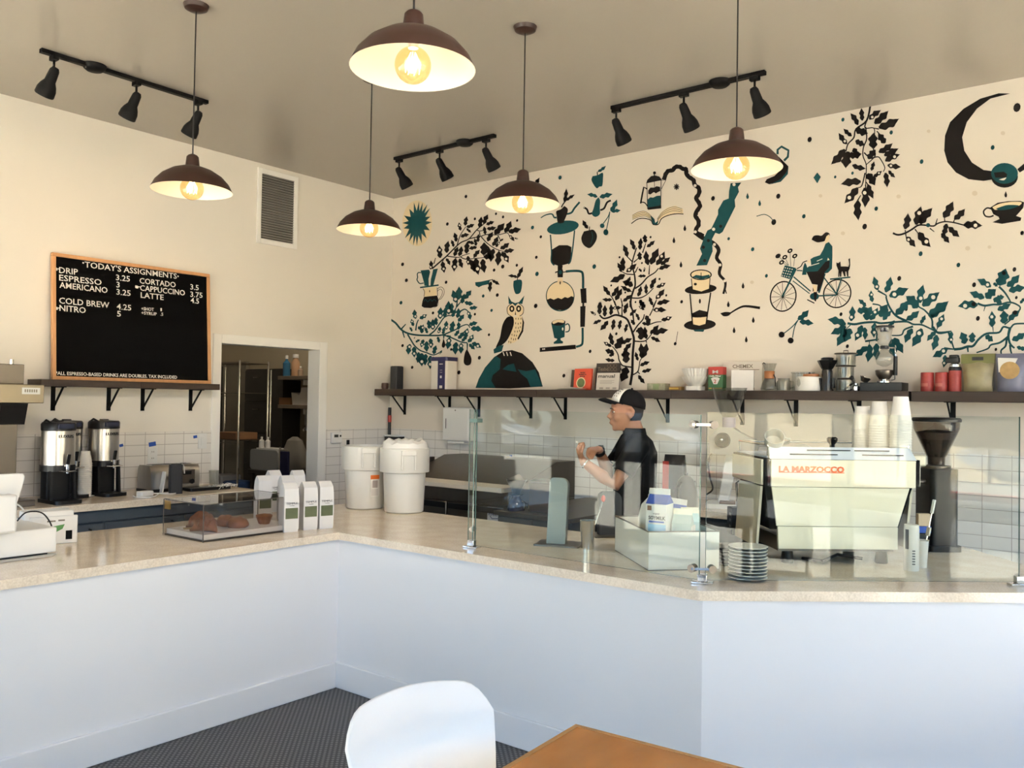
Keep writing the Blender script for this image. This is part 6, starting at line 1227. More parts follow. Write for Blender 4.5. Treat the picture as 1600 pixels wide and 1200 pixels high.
# shaker with spoon, metal stands
p = onz(918, 859, CT, .036); t = thing('metal_tumbler', 'shiny metal tumbler holding a red tipped spoon', 'tumbler', (p.x, p.y, CT)); MB().lathe([(0, .004), (.030, .004), (.030, 0), (.032, 0), (.040, .142), (.041, .145), (.038, .145), (.031, .006), (0, .006)], 32).build('wall', mat('polished_steel', (.62, .60, .57, 1), .18, 1.0), t)
t = thing('mixing_spoon', 'long steel mixing spoon with red tip leaning in the metal tumbler', 'spoon', (p.x, p.y, CT + .008)); rr_ = Vector((cos(YAW), sin(YAW), 0)); MB().tube([(0, 0, 0), tuple(rr_ * .075 + Vector((0, 0, .235)))], .0035).build('handle', M_chrome, t); MB().ball(tuple(rr_ * .078 + Vector((0, 0, .25))), (.011, .011, .018), 12).build('red_tip', M_red, t)
def stand(label, px0, px1, py, h, base_px, m, lean, off):
    a = atz(px0, py, CT); c = atz(px1, py, CT); p = (a + c) / 2; wd = (c - a).length; rz = atan2(c.y - a.y, c.x - a.x) + off
    t = thing('display_stand', label, 'stand', (p.x, p.y, CT), rz); n = 6; r = wd * .42
    pts = [(-wd / 2 * 1.12, 0), (wd / 2 * 1.0, 0)] + [(wd / 2 - r * .9 + r * cos(radians(90 * k / n)), h - r + r * sin(radians(90 * k / n))) for k in range(n + 1)] + [(-wd / 2 + r * .6 - r * .6 * sin(radians(90 * k / n)), h - r * .6 + r * .6 * cos(radians(90 * k / n))) for k in range(n + 1)]
    Mx_ = Matrix.Translation((0, 0, .008)) @ Matrix.Rotation(-lean, 4, 'X') @ Matrix(((1, 0, 0, 0), (0, 0, -1, 0), (0, 1, 0, 0), (0, 0, 0, 1)))
    MB().prism(pts, -.045, 0, 0, Mx_).build('upright', m, t, bevel=.006, seg=3); MB().prism(rrect(-.11, .13, -.06, .12, .01), 0, .008).build('base_plate', M_dsteel, t, bevel=.002); return t
stand('upright brushed metal display stand with rounded corners on a flat base plate', 855, 883, 852, .345, None, mat('satin_sheet', (.20, .215, .20, 1), .4, .4), radians(5), radians(-22))
stand('dark grey display back with rounded corners behind the metal tumbler', 938, 972, 838, .245, None, mat('graphite', (.03, .031, .033, 1), .55), radians(6), radians(6))

# ================================================================== prep fridge and bar behind the counter
t = thing('prep_fridge', 'stainless sandwich prep fridge with a sloping lid behind the counter', 'prep fridge', (0, 0, 0)); x0, x1 = 1.03, 2.23; yf, yb_ = -.93, -.08
MB().box(x0, x1, yf + .03, yb_, .1, .86).build('cabinet', M_dsteel, t, bevel=.004)
for x_ in (x0 + .06, x1 - .06):
    for y_ in (yf + .1, yb_ - .06): MB().cyl((x_, y_, 0), (x_, y_, .1), .02, seg=12).build('foot', M_dsteel, t)
MB().box(x0 - .01, x1 + .01, yf - .10, yf + .14, .965, 1.0).build('cutting_board', mat('board_white', (.62, .58, .51, 1), .5), t, bevel=.004)
MB().add([(x0, yf + .14, .86), (x1, yf + .14, .86), (x1, yb_, .86), (x0, yb_, .86), (x0, yf + .14, 1.0), (x1, yf + .14, 1.0), (x1, -.33, 1.155), (x0, -.33, 1.155), (x0, yb_, 1.155), (x1, yb_, 1.155)],
    [(0, 1, 2, 3), (0, 4, 5, 1), (4, 7, 6, 5), (7, 8, 9, 6), (8, 3, 2, 9), (0, 3, 8, 7, 4), (1, 5, 6, 9, 2)]).build('sloping_lid', M_dsteel, t, bevel=.005)
MB().box(x0 - .06, x0 - .012, yf + .3, yf + .5, .86, 1.14).build('side_bracket', M_dsteel, t, bevel=.003)
MB().box(x0, x1, yf, yf + .13, .86, .964).build('front_rail', M_dsteel, t, bevel=.004)
for i in range(2):
    xa = x0 + i * .6; d = MB().box(xa + .008, xa + .592, yf - .005, yf + .028, .14, .85).build('door', M_dsteel, t, bevel=.006); MB().box(xa + .02, xa + .58, yf - .012, yf - .0055, .80, .842).build('door_handle', M_bplas, d)
p = aty(774, 804, yf - .006); pl = MB().box(p.x - .075, p.x + .075, yf - .0075, yf - .0055, p.z - .05, p.z + .05).build('badge', mat('badge_blue_white', (.50, .54, .62, 1), .4), t, smooth=0)
MB().text('AVANTCO', Matrix(((1, 0, 0, p.x - .066), (0, 0, -1, yf - .0078), (0, 1, 0, p.z - .012), (0, 0, 0, 1))), .045, .132, bold=.0008).tube([(p.x - .05, yf - .008, p.z - .012), (p.x - .03, yf - .008, p.z - .032), (p.x + .03, yf - .008, p.z - .026), (p.x + .06, yf - .008, p.z - .04)], .003, 6).build('lettering', mat('navy_ink', (.015, .03, .12, 1), .5), pl, smooth=0)
t = thing('bar_cabinet', 'low dark bar cabinet between the prep fridge and the wall counter', 'cabinet', (0, 0, 0)); MB().box(2.30, 2.92, -1.13, -.03, .0, .83).build('body', MATS['charcoal_cabinet'], t, bevel=.003); MB().box(2.28, 2.925, -1.16, -.012, .83, .86).build('top', M_dsteel, t, bevel=.003)
for i in range(2): MB().box(2.31 + i * .3, 2.60 + i * .3, -1.147, -1.131, .06, .82).build('door', MATS['charcoal_cabinet'], t, bevel=.003)
p = aty(806, 775, -.62); t = thing('pour_over_dripper', 'dark pour over dripper with paper filter behind the guard', 'dripper', (aty(807, 760, -1.04).x, -1.04, .86)); MB().lathe([(0, 0), (.06, 0), (.065, .02), (.05, .07), (.03, .095), (.03, .105)], 28).build('carafe', mat('navy_glass', (.015, .02, .05, 1), .12), t); MB().lathe([(.05, .105), (.05, .112), (.025, .115), (.04, .15), (.075, .215), (.072, .215), (.03, .14)], 28).build('cone', M_bplas, t); MB().add([(-.055, 0, .18), (.055, 0, .18), (.07, 0, .215), (.012, .01, .255), (-.07, .0, .218), (-.055, .02, .18), (.055, .02, .18), (.07, .02, .215), (.012, .012, .255), (-.07, .02, .218)], [(0, 1, 2, 3, 4), (9, 8, 7, 6, 5)]).build('paper_filter', mat('kraft_filter', (.20, .17, .13, 1), .7), t, smooth=0); MB().tube([(.05, 0, .07), (.10, 0, .05), (.10, 0, .02)], .006).build('handle', M_bplas, t)
t = thing('brown_bin', 'dark brown square bin on the low bar cabinet', 'bin', (aty(850, 790, -.93).x + .03, -.93, .86), radians(8)); MB().box(-.10, .10, -.09, .09, 0, .20).build('body', mat('dark_brown_box', (.05, .032, .024, 1), .5), t, bevel=.004); MB().box(-.105, .105, -.095, .095, .20, .215).build('lid', M_dsteel, t, bevel=.003)
t = thing('paper_towel_dispenser', 'white paper towel dispenser mounted on the tile wall', 'dispenser', (.965, -.009, 1.24)); MB().box(-.155, .155, -.11, 0, .02, .32).build('cover', M_wplas, t, bevel=.012, seg=3); MB().box(-.10, .10, -.10, -.01, 0, .02).build('towel_slot', M_wplas, t, bevel=.004); MB().box(-.115, -.109, -.1115, -.1095, .13, .22).build('level_slit', M_black, t, smooth=0); MB().cyl((.0, -.109, .295), (.0, -.113, .295), .006, seg=12).build('lock', M_dsteel, t)
p = aty(605, 690, -.06); t = thing('knife_rack', 'black wall rack at the room corner holding a red handled tool', 'rack', (.135, -.009, 1.185)); MB().box(-.085, .085, -.10, 0, 0, .085).build('box', M_bplas, t, bevel=.004); MB().box(-.09, .09, -.105, 0, .0855, .10).build('ledge', M_wplas, t, bevel=.003)
t = thing('red_handled_brush', 'long black tool with a red band standing at the room corner', 'tool', (.075, -.07, 1.286)); MB().cyl((0, 0, 0), (0, 0, .26), .016, .015, 14).build('handle', M_bplas, t); MB().cyl((0, 0, .12), (0, 0, .185), .018, seg=14).build('red_band', M_red, t)
# ================================================================== barista
hp = aty(992, 700, -1.20); PX = thing('person', 'person in black shirt and black and white cap behind the counter, one hand raised', 'person', (hp.x, hp.y, 0), atan2(-_r0.y, -_r0.x))
M_skin = mat('skin', (.36, .17, .10, 1), .5, noise_amt=.08, noise_scale=30); M_shirt = mat('black_shirt', (.005, .005, .006, 1), .85, spec=.2); M_jean = mat('dark_jeans', (.02, .024, .035, 1), .8, noise_amt=.2, noise_scale=40)
def ell(z, xc, rx, ry, yc=0, n=24, xf=1.0):
    return [(xc + (rx * (xf if cos(2 * pi * i / n) > 0 else 1)) * cos(2 * pi * i / n), yc + ry * sin(2 * pi * i / n), z) for i in range(n)]
SL, EL_, WL = Vector((.0, .185, 1.385)), Vector((.150, .245, 1.140)), Vector((.335, .190, 1.275))
SR, ER, WR = Vector((.0, -.185, 1.385)), Vector((.13, -.225, 1.165)), Vector((.215, -.08, 1.335))
def arm(b, S, E, W, g=0.0, full=True):
    m1 = (S + E) / 2; m2 = E.lerp(W, .35)
    b.tube([S + Vector((0, -.02 if S.y > 0 else .02, .01)), S, m1, E, m2, W.lerp(E, .25), W] if full else [S + Vector((0, -.02 if S.y > 0 else .02, .01)), S, m1, S.lerp(E, .70)],
           [.05 + g, .057 + g, .047 + g, .038 + g, .040 + g, .031 + g, .026 + g] if full else [.052 + g, .062 + g, .056 + g, .060 + g], 16)
def hand(b, W, up, curl, side, thumb):
    up = Vector(up).normalized(); curl = Vector(curl).normalized(); side = Vector(side).normalized()
    rs = []
    for u, hw, ht in ((-.01, .024, .02), (.02, .032, .019), (.055, .042, .017), (.085, .043, .015)):
        c = W + up * u; rs.append([c + side * hw * cos(2 * pi * i / 14) + curl * ht * sin(2 * pi * i / 14) for i in range(14)])
    b.rings(rs)
    for i, (s, L) in enumerate(((-.033, .9), (-.011, 1.03), (.011, 1.0), (.032, .8))):
        p = W + up * .08 + side * s; p1 = p + up * .022 * L + curl * .014; p2 = p1 + curl * .028 * L - up * .004; p3 = p2 - up * .026 * L - curl * .006
        b.tube([p - up * .01, p, p1, p2, p3], [.0098, .0098, .0092, .0086, .007], 10)
    t0 = W + up * .025 + side * thumb * .028; t1 = t0 + side * thumb * .022 + up * .026 + curl * .012; t2 = t1 + up * .022 + curl * .02 - side * thumb * .006; t3 = t2 + up * .012 + curl * .012 - side * thumb * .012
    b.tube([t0, t1, t2, t3], [.014, .012, .0105, .008], 10)
b = MB()
b.rings([ell(.90, 0, .115, .155), ell(1.05, 0, .105, .14), ell(1.2, 0, .115, .16), ell(1.33, -.005, .11, .165), ell(1.40, -.005, .08, .13), ell(1.435, 0, .055, .07)])
b.tube([(-.008, 0, 1.38), (.005, 0, 1.44), (.025, 0, 1.50), (.04, 0, 1.54)], [.066, .062, .060, .06], 20)
b.rings([ell(1.453, .098, .028, .026), ell(1.462, .092, .043, .038), ell(1.482, .080, .062, .052), ell(1.505, .068, .078, .061), ell(1.53, .060, .089, .068), ell(1.56, .054, .096, .073), ell(1.60, .051, .098, .075), ell(1.64, .049, .095, .074), ell(1.67, .046, .078, .06), ell(1.688, .042, .04, .03)])
b.tube([(.138, 0, 1.575), (.150, 0, 1.556), (.166, 0, 1.536), (.150, 0, 1.527)], [.009, .011, .013, .010], 10)
for s in (-1, 1):
    b.ball((.152, s * .011, 1.531), .009, 10); b.ball((.138, s * .034, 1.585), (.012, .022, .008), 12); b.ball((.115, s * .042, 1.535), (.03, .022, .026), 12)
    b.tube([(.052, s * .076, 1.588), (.036, s * .090, 1.590), (.024, s * .094, 1.572), (.030, s * .089, 1.550), (.042, s * .080, 1.532)], [.009, .011, .0115, .010, .010], 8); b.ball((.042, s * .076, 1.560), (.018, .008, .024), 10)
b.ball((.146, 0, 1.505), (.014, .024, .006), 12); b.ball((.143, 0, 1.494), (.014, .021, .007), 12); b.ball((.122, 0, 1.465), (.020, .022, .016), 12)
arm(b, SL, EL_, WL); arm(b, SR, ER, WR)
hand(b, WL, (.32, -.10, .92), (-.85, -.12, .32), (.12, .95, .1), 1); hand(b, WR, (.80, .55, -.15), (-.45, .45, -.75), (.1, .88, -.4), 1)
for s in (-1, 1):
    b.tube([(0, s * .085, .95), (.005, s * .095, .75), (.01, s * .10, .50), (-.01, s * .105, .28), (-.02, s * .11, .09)], [.088, .078, .055, .052, .038], 18); b.tube([(-.05, s * .11, .045), (.04, s * .115, .04), (.13, s * .12, .03)], [.04, .04, .028], 12)
body = b.build('body', M_skin, PX, rm=.0062); PX_body = body
e = MB()
for s in (-1, 1): e.ball((.1335, s * .032, 1.567), (.010, .012, .0050), 12, 0).ball((.1400, s * .034, 1.567), (.0045, .0075, .0052), 10, 1)
e.build('eyes', [M_paper, M_bplas], PX); 
b = MB()
for s in (-1, 1): b.tube([(.139, s * .05, 1.583), (.150, s * .032, 1.589), (.150, s * .016, 1.586)], .0035, 6)
b.build('eyebrows', M_bplas, PX); b = MB().tube([(.147, -.018, 1.4995), (.1585, 0, 1.4995), (.147, .018, 1.4995)], .0022, 6); b.build('mouth_line', mat('lip_brown', (.14, .05, .035, 1), .6), PX)
b = MB(); rs = []
for z, xc, rx, ry in ((1.515, .055, .087, .067), (1.545, .052, .098, .0755), (1.58, .050, .101, .0785), (1.62, .049, .101, .0785)):
    rs.append([(xc + rx * cos(a), ry * sin(a), z) for a in [radians(100 + 160 * i / 20) for i in range(21)]])
b.rings(rs, 0, False, False, False); h_ = b.build('hair', mat('short_black_hair', (.014, .012, .011, 1), .8), PX); sm = h_.modifiers.new('thick', 'SOLIDIFY'); sm.thickness = .006
# shirt, trousers, shoes
b = MB(); b.rings([ell(.86, 0, .14, .178), ell(.95, 0, .138, .172), ell(1.05, 0, .128, .160), ell(1.2, .0, .134, .180), ell(1.32, -.008, .128, .188), ell(1.395, -.008, .098, .155), ell(1.432, .0, .068, .082), ell(1.455, .004, .066, .07)])
arm(b, SL, EL_, WL, .010, False); arm(b, SR, ER, WR, .010, False)
b.build('polo_shirt', M_shirt, PX, rm=.008)
b = MB().rings([ell(1.435, .002, .072, .078), ell(1.47, .008, .070, .072), ell(1.47, .008, .064, .066), ell(1.435, .002, .066, .072)], 0, False, False); b.build('collar', M_shirt, PX)
b = MB(); b.rings([ell(.99, 0, .128, .165), ell(.90, 0, .13, .172), ell(.80, 0, .12, .17)])
for s in (-1, 1): b.tube([(0, s * .085, .90), (.005, s * .095, .72), (.01, s * .10, .48), (-.01, s * .105, .28), (-.02, s * .11, .07)], [.097, .088, .070, .064, .06], 18)
b.build('trousers', M_jean, PX, rm=.01)
for s in (-1, 1): MB().tube([(-.08, s * .11, .05), (-.02, s * .11, .055), (.06, s * .115, .05), (.15, s * .12, .035), (.165, s * .12, .033)], [.04, .05, .048, .036, .02], 14).build('shoe', M_bplas, PX)
# cap with white front
cm = Matrix.Translation((.046, 0, 1.606)) @ Matrix.Rotation(radians(-13), 4, 'Y')
def dome(a0, a1, k=1.0, n=24, v=9):
    rs = []
    for j in range(v): 
        f = radians(88 * j / (v - 1)); rs.append([(.108 * k * cos(f) * cos(a0 + (a1 - a0) * i / n), .087 * k * cos(f) * sin(a0 + (a1 - a0) * i / n), .104 * k * sin(f) ** .85) for i in range(n + 1)])
    return rs
cap = MB().rings(dome(radians(52), radians(308)), 0, False, True, False, cm).build('cap', M_shirt, PX); s_ = cap.modifiers.new('t', 'SOLIDIFY'); s_.thickness = .004
fp = MB().rings(dome(radians(-52), radians(52)), 0, False, True, False, cm).build('front_panel', M_paper, cap); s_ = fp.modifiers.new('t', 'SOLIDIFY'); s_.thickness = .004
b = MB(); rs = []
for r0, z in ((1.0, 0), (1.35, .004), (1.62, -.006), (1.72, -.014)):
    rs.append([(.108 * cos(a) * (1 if r0 == 1 else 1) + (.108 * (r0 - 1)) * max(0, cos(a)) ** .5, .087 * sin(a) * (1 + (r0 - 1) * .12), z + .010 * (1 - abs(sin(a)))) for a in [radians(-68 + 136 * i / 20) for i in range(21)]])
b.rings(rs, 0, False, False, False, cm); br = b.build('brim', M_shirt, cap); s_ = br.modifiers.new('t', 'SOLIDIFY'); s_.thickness = .005
b = MB(); a = radians(28)
for k in range(4):
    for j in range(2):
        f = radians(18 + 11 * k); aa = radians(22 + 12 * j); p = Vector((.1105 * cos(f) * cos(aa), .0895 * cos(f) * sin(aa), .1065 * sin(f) ** .85)); b.ball(cm @ p, (.0022, .0035, .005), 6, 0, None, 5)
b.build('stitched_marks', M_bplas, fp); MB().ball(cm @ Vector((0, 0, .105)), .007, 10).build('button', M_shirt, cap)
q = (WR - ER).normalized().to_track_quat('Z', 'Y').to_matrix().to_4x4(); q.translation = WR.lerp(ER, .12); w_ = MB().lathe([(.031, -.014), (.034, -.012), (.034, .012), (.031, .014)], 20, 0, q).build('watch', M_bplas, PX); MB().box(-.018, .018, .030, .042, -.018, .018, 0, q).build('watch_case', M_bplas, w_, bevel=.003)
q = (WL - EL_).normalized().to_track_quat('Z', 'Y').to_matrix().to_4x4(); q.translation = WL.lerp(EL_, .10); MB().lathe([(.0295, -.005), (.033, -.004), (.033, .004), (.0295, .005)], 20, 0, q).build('bracelet', M_chrome, PX)

# ================================================================== foreground chair and table
tq = atz(900, 1132, .74); tl = atz(776, 1200, .74); tr = atz(1145, 1196, .74)
ta = atan2(tr.y - tq.y, tr.x - tq.x); t = thing('cafe_table', 'orange toned wooden cafe table corner in the foreground', 'table', (tq.x, tq.y, 0), ta)
MB().box(0, .76, -.76, 0, .705, .74).build('tabletop', M_table, t, bevel=.004); b = MB(); e_ = .012
for a in ((-.0015, .7615, -.0015 - e_ + .0, .0015), (-.0015, e_, -.76, -e_), (.76 - e_, .7615, -.76, -e_), (-.0015, .7615, -.7615, -.76 + e_)): b.box(*a, .7035, .7408)
b.build('edge_band', mat('edge_oak', (.50, .25, .085, 1), .35, noise_amt=.2, noise_scale=20), t, smooth=0)
b = MB().cyl((.38, -.38, .03), (.38, -.38, .70), .035, seg=20); b.build('pedestal', M_black, t); MB().box(.10, .66, -.41, -.35, 0, .03).box(.35, .41, -.66, -.10, 0, .03).build('base', M_black, t, bevel=.004); MB().box(.15, .61, -.42, -.34, .69, .7049).build('top_plate', M_black, t)
cl_ = CAM + ray(530, 1160) * 2.10; cr_ = CAM + ray(766, 1150) * 2.40; cd_ = Vector((cr_.x - cl_.x, cr_.y - cl_.y, 0)); cw = cd_.length; cmid = (cl_ + cr_) / 2
ca = atan2(cd_.y, cd_.x) - radians(90); fx = Vector((cos(ca), sin(ca), 0))      # chair faces fx, back plane across it
seat_c = cmid + fx * .20
t = thing('white_chair', 'white moulded chair with a rounded back pulled up to the table', 'chair', (seat_c.x, seat_c.y, 0), ca)
NB = 22; hw_ = cw / 2
def backpt(u, v):       # u -1..1 across, v 0..1 up
    wdt = hw_ * (.80 + .26 * v - .06 * v * v); z = .47 + v * .388 - .03 * max(0, v) ** 3 * u * u - .0 * u
    x = -.17 - .055 * v - .03 * v * v + .055 * u * u; y = u * wdt
    return (x, y, z)
def shell(fn, nu, nv, nm, th):
    b = MB(); vs = [fn(-1 + 2 * i / nu, j / nv) for j in range(nv + 1) for i in range(nu + 1)]; fs = [(j * (nu + 1) + i, j * (nu + 1) + i + 1, (j + 1) * (nu + 1) + i + 1, (j + 1) * (nu + 1) + i) for j in range(nv) for i in range(nu)]
    o = b.add(vs, fs).build(nm, mat('white_shell', (.93, .92, .91, 1), .35), t, smooth=60); s = o.modifiers.new('s', 'SOLIDIFY'); s.thickness = th; s.offset = 0; bv = o.modifiers.new('b', 'BEVEL'); bv.width = .004; bv.segments = 2; bv.limit_method = 'ANGLE'; return o
def roundback(u, v):    # superellipse outline
    a = abs(u); top = 1 - max(0, a - .62) ** 2.6 / .0808 * .20
    x, y, z = backpt(u, v * top); return (x, y * (1 if v < .01 else 1), z)
shell(roundback, 26, 16, 'backrest', .012)
shell(lambda u, v: (-.18 + .42 * v, u * (.20 + .02 * sin(pi * v)), .455 + .012 * u * u - .015 * sin(pi * v) + (.03 * (1 - v) ** 4) - .02 * v ** 4), 18, 14, 'seat', .012)
for sx_, sy_ in ((-1, -1), (-1, 1), (1, -1), (1, 1)): MB().cyl((.02 + sx_ * .12, sy_ * .13, .44), (.02 + sx_ * .20, sy_ * .20, 0), .011, .009, 12).build('leg', M_chrome, t)

# ================================================================== back room through the doorway
def bx_px(name, m, par, x0, x1, ytop, ybot, Y, dep=.2, bev=.003, z0=None):
    a = aty(x0, ytop, Y); c = aty(x1, ybot, Y); return MB().box(a.x, c.x, Y, Y + dep, c.z if z0 is None else z0, a.z).build(name, m, par, bevel=bev)
M_dk = mat('dark_laminate', (.020, .017, .014, 1), .5)
t = thing('storage_cabinet', 'tall dark cabinet in the dim back room', 'cabinet'); Y = .72
a = aty(384, 577, Y); c = aty(431, 700, .62); MB().box(a.x, c.x - .02, Y, .99, 0, a.z).build('body', M_dk, t, bevel=.004)
zz = a.z
for k, (zt_, zb_) in enumerate(((zz - .02, zz - .40), (zz - .42, zz - .80), (zz - .82, zz - 1.2))): d = MB().box(a.x + .02, a.x + .50, Y - .02, Y - .001, zb_, zt_).build('drawer', M_dk, t, bevel=.003); MB().tube([(a.x + .2, Y - .022, (zt_ + zb_) / 2 + .1), (a.x + .25, Y - .04, (zt_ + zb_) / 2 + .1), (a.x + .32, Y - .022, (zt_ + zb_) / 2 + .1)], .006).build('pull', M_dsteel, d)
# wire rack with chrome posts
t = thing('wire_rack', 'chrome wire rack with a bright post just inside the doorway', 'rack'); Y = .12; p = aty(375, 563, Y); z1 = p.z
for x, y in ((p.x, Y), (p.x - .9, Y), (p.x, Y + .4), (p.x - .9, Y + .4)): MB().cyl((x, y, 0), (x, y, z1), .013, seg=12).build('post', M_chrome, t)
for z in (z1 - .03, aty(360, 614, Y).z, aty(360, 672, Y).z - .12, .35):
    b = MB(); b.tube([(p.x, Y, z), (p.x - .9, Y, z)], .005); b.tube([(p.x, Y + .4, z), (p.x - .9, Y + .4, z)], .005); b.tube([(p.x, Y, z - .035), (p.x - .9, Y, z - .035)], .004); b.tube([(p.x, Y, z), (p.x, Y + .4, z)], .005)
    for k in range(10): b.tube([(p.x - .09 * k, Y, z + .004), (p.x - .09 * k, Y + .4, z + .004)], .0025, 5)
    b.build('wire_shelf', M_dsteel, t)
zs = aty(360, 672, Y).z - .12; tag(MB().box(p.x - .5, p.x - .08, .14, .44, zs + .007, zs + .09).build('wooden_boards', mat('board_brown', (.22, .11, .05, 1), .6), bevel=.004), 'stack of brown wooden boards on the chrome rack', 'boards')
tag(MB().box(p.x - .35, p.x - .05, .14, .42, .357, .62).build('blue_cloth', mat('blue_cloth', (.012, .04, .12, 1), .9, bump=.6), bevel=.03), 'folded blue cloth on the lower shelf of the chrome rack', 'cloth')
tag(MB().box(p.x - .62, p.x - .36, .14, .42, .357, .68).build('grey_tub', mat('tub_grey', (.30, .30, .30, 1), .6), bevel=.02), 'pale grey tub beside the blue cloth on the chrome rack', 'tub')
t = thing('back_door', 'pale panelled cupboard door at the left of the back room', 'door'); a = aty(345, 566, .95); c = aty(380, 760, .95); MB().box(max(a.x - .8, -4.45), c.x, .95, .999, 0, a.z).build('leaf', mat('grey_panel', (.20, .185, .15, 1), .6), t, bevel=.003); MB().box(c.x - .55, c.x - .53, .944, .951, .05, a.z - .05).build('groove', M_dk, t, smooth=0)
p = aty(424, 578, .62); t = thing('steel_pole', 'thin steel pole standing before the dark cabinet', 'pole', (p.x, .62, 0)); MB().cyl((0, 0, 0), (0, 0, p.z), .011, seg=12).build('shaft', M_chrome, t); MB().lathe([(0, 0), (.04, 0), (.04, .015), (0, .02)], 20).build('base', M_bplas, t)
def fshelf(label, py, Y):
    a = aty(434, py, Y); c = aty(487, py, Y); t = thing('floating_shelf', label, 'shelf', (0, 0, a.z), 0, 'floating shelves in the back room'); MB().box(a.x, c.x + .6, Y, .999, -.045, 0).build('plank', mat('grey_wood', (.16, .13, .10, 1), .6, noise_amt=.3, noise_scale=10), t, bevel=.003); MB().box(a.x + .45, a.x + .48, Y + .03, .999, -.11, -.0455).build('bracket', M_trim, t); return a.x, c.x, a.z
x0, x1, z1_ = fshelf('upper floating shelf with bottles in the back room', 587.5, .62)
def bottle(name, label, px, Y, z, r, h, m, mc, nk=.35):
    x = aty(px, 590, Y).x; t = thing(name, label, 'bottle', (x, Y, z)); MB().lathe([(0, 0), (r, 0), (r, h * .62), (r * nk, h * .76), (r * nk, h * .82)], 20).build('body', m, t); MB().lathe([(r * nk * 1.2, h * .82), (r * nk * 1.2, h * .98), (0, h)], 16).build('cap', mc, t)
bottle('spray_bottle', 'blue and clear spray bottle on the upper back room shelf', 447.5, .74, z1_, .045, .26, mat('blue_liquid', (.03, .13, .25, 1), .2), M_wplas)
bottle('cleaner_bottle', 'white bottle with an orange label on the upper back room shelf', 461.5, .74, z1_, .05, .27, mat('orange_white', (.40, .24, .14, 1), .5), M_wplas, .6)
bottle('small_bottle', 'tiny pale bottle at the right on the upper back room shelf', 469.5, .72, z1_, .03, .12, mat('pale_brown', (.34, .26, .20, 1), .5), M_wplas)
x0, x1, z2_ = fshelf('lower floating shelf with boxes in the back room', 632, .62)
tag(MB().box(aty(438, 625, .72).x, aty(455, 625, .72).x, .70, .95, z2_, z2_ + .085).build('brown_box', mat('kraft_brown', (.24, .13, .06, 1), .7), bevel=.003), 'flat brown box on the lower back room shelf', 'box')
tag(MB().prism([(aty(457, 625, .70).x, z2_), (aty(487, 625, .70).x + .2, z2_), (aty(487, 625, .70).x + .2, z2_ + .21), (aty(471, 625, .70).x, z2_ + .21), (aty(468, 625, .7).x, z2_ + .12), (aty(455, 620, .7).x, z2_ + .15)], -.94, -.70, 0, Matrix(((1, 0, 0, 0), (0, 0, -1, 0), (0, 1, 0, 0), (0, 0, 0, 1)))).build('paper_sack', M_paper, bevel=.006), 'white printed paper sack on the lower back room shelf', 'sack')
t = thing('hanging_hook', 'small white hook strip under the lower back room shelf', 'hook', (aty(472, 640, .9).x, .985, z2_ - .1)); MB().box(-.02, .02, -.03, .01, -.22, .05).build('strip', M_wplas, t, bevel=.004); MB().tube([(0, -.03, -.16), (0, -.06, -.2), (0, -.05, -.23)], .008).build('hook', M_chrome, t)
zt_ = aty(415, 735, .25).z; t = thing('dark_work_table', 'dark work table in the back room', 'table'); a = aty(386, 735, .2); c = aty(455, 735, .2); MB().box(a.x, c.x + .1, .2, .56, zt_ - .04, zt_).build('top', M_dk, t, bevel=.004)
for x in (a.x + .04, c.x + .05):
    for y in (.25, .52): MB().box(x - .02, x + .02, y - .02, y + .02, 0, zt_ - .04).build('leg', M_dk, t)
t = thing('grey_plastic_bin', 'rounded grey plastic bin on the dark work table', 'bin', ((aty(394, 720, .3).x + aty(437, 720, .3).x) / 2, .40, zt_)); w2 = (aty(437, 720, .3).x - aty(394, 720, .3).x) / 2; MB().prism(rrect(-w2, w2, 0, .235, .04), -.13, .13, 0, Matrix(((1, 0, 0, 0), (0, 0, -1, 0), (0, 1, 0, 0), (0, 0, 0, 1)))).build('body', mat('bin_grey', (.33, .35, .36, 1), .5), t, bevel=.01); MB().box(-w2 * .7, w2, -.1, .1, .236, .25).build('lid', M_wplas, t)
for px, lb in ((411, 'left of two white bottles standing on the grey bin'), (420.5, 'right of two white bottles standing on the grey bin')): bottle('white_bottle', lb, px, .36, zt_ + .2505, .032, .13, M_wplas, M_wplas)
b = MB(); c = Vector((aty(466, 708, .42).x, .37, zt_))
b.rings([[c + Vector(((r + .03 * noise.noise((i, k, 2))) * cos(2 * pi * i / 18), .5 * (r + .03 * noise.noise((i, k, 5))) * sin(2 * pi * i / 18), z)) for i in range(18)] for k, (r, z) in enumerate(((.15, .0), (.2, .06), (.2, .16), (.17, .26), (.12, .36), (.04, .40)))]); tag(b.build('plastic_bag', mat('dull_film', (.30, .29, .27, 1), .3, alpha=.75), smooth=30), 'crumpled translucent plastic bag beside the grey bin', 'bag')
p = aty(466, 706, .3); t = thing('apron_rail', 'short steel rail with a dark blue apron hanging in the back room', 'rail', (aty(456, 700, .3).x, .14, 0)); MB().cyl((0, 0, 0), (0, 0, aty(456, 700, .14).z), .012, seg=12).build('post', M_chrome, t); MB().box(.02, .16, -.015, .015, .25, aty(456, 706, .14).z).build('apron', mat('navy_cloth', (.006, .008, .05, 1), .9), t, bevel=.01); MB().tube([(0, 0, aty(456, 704, .14).z), (.17, 0, aty(456, 704, .14).z)], .006).build('arm', M_chrome, t)

t = thing('added_ceiling_light', 'added unseen round ceiling light brightening the back room', 'ceiling light', (-1.6, .2, CEIL)); MB().lathe([(0, -.05), (.12, -.045), (.15, -.01), (.15, 0)], 28).build('diffuser', M_white, t)  # added ceiling lamp, out of view, brightens the dim back room
lamp('backroom_fill_light', 'POINT', (-1.6, .2, CEIL - .12), 26, (1, .86, .66), shadow_soft_size=.1)
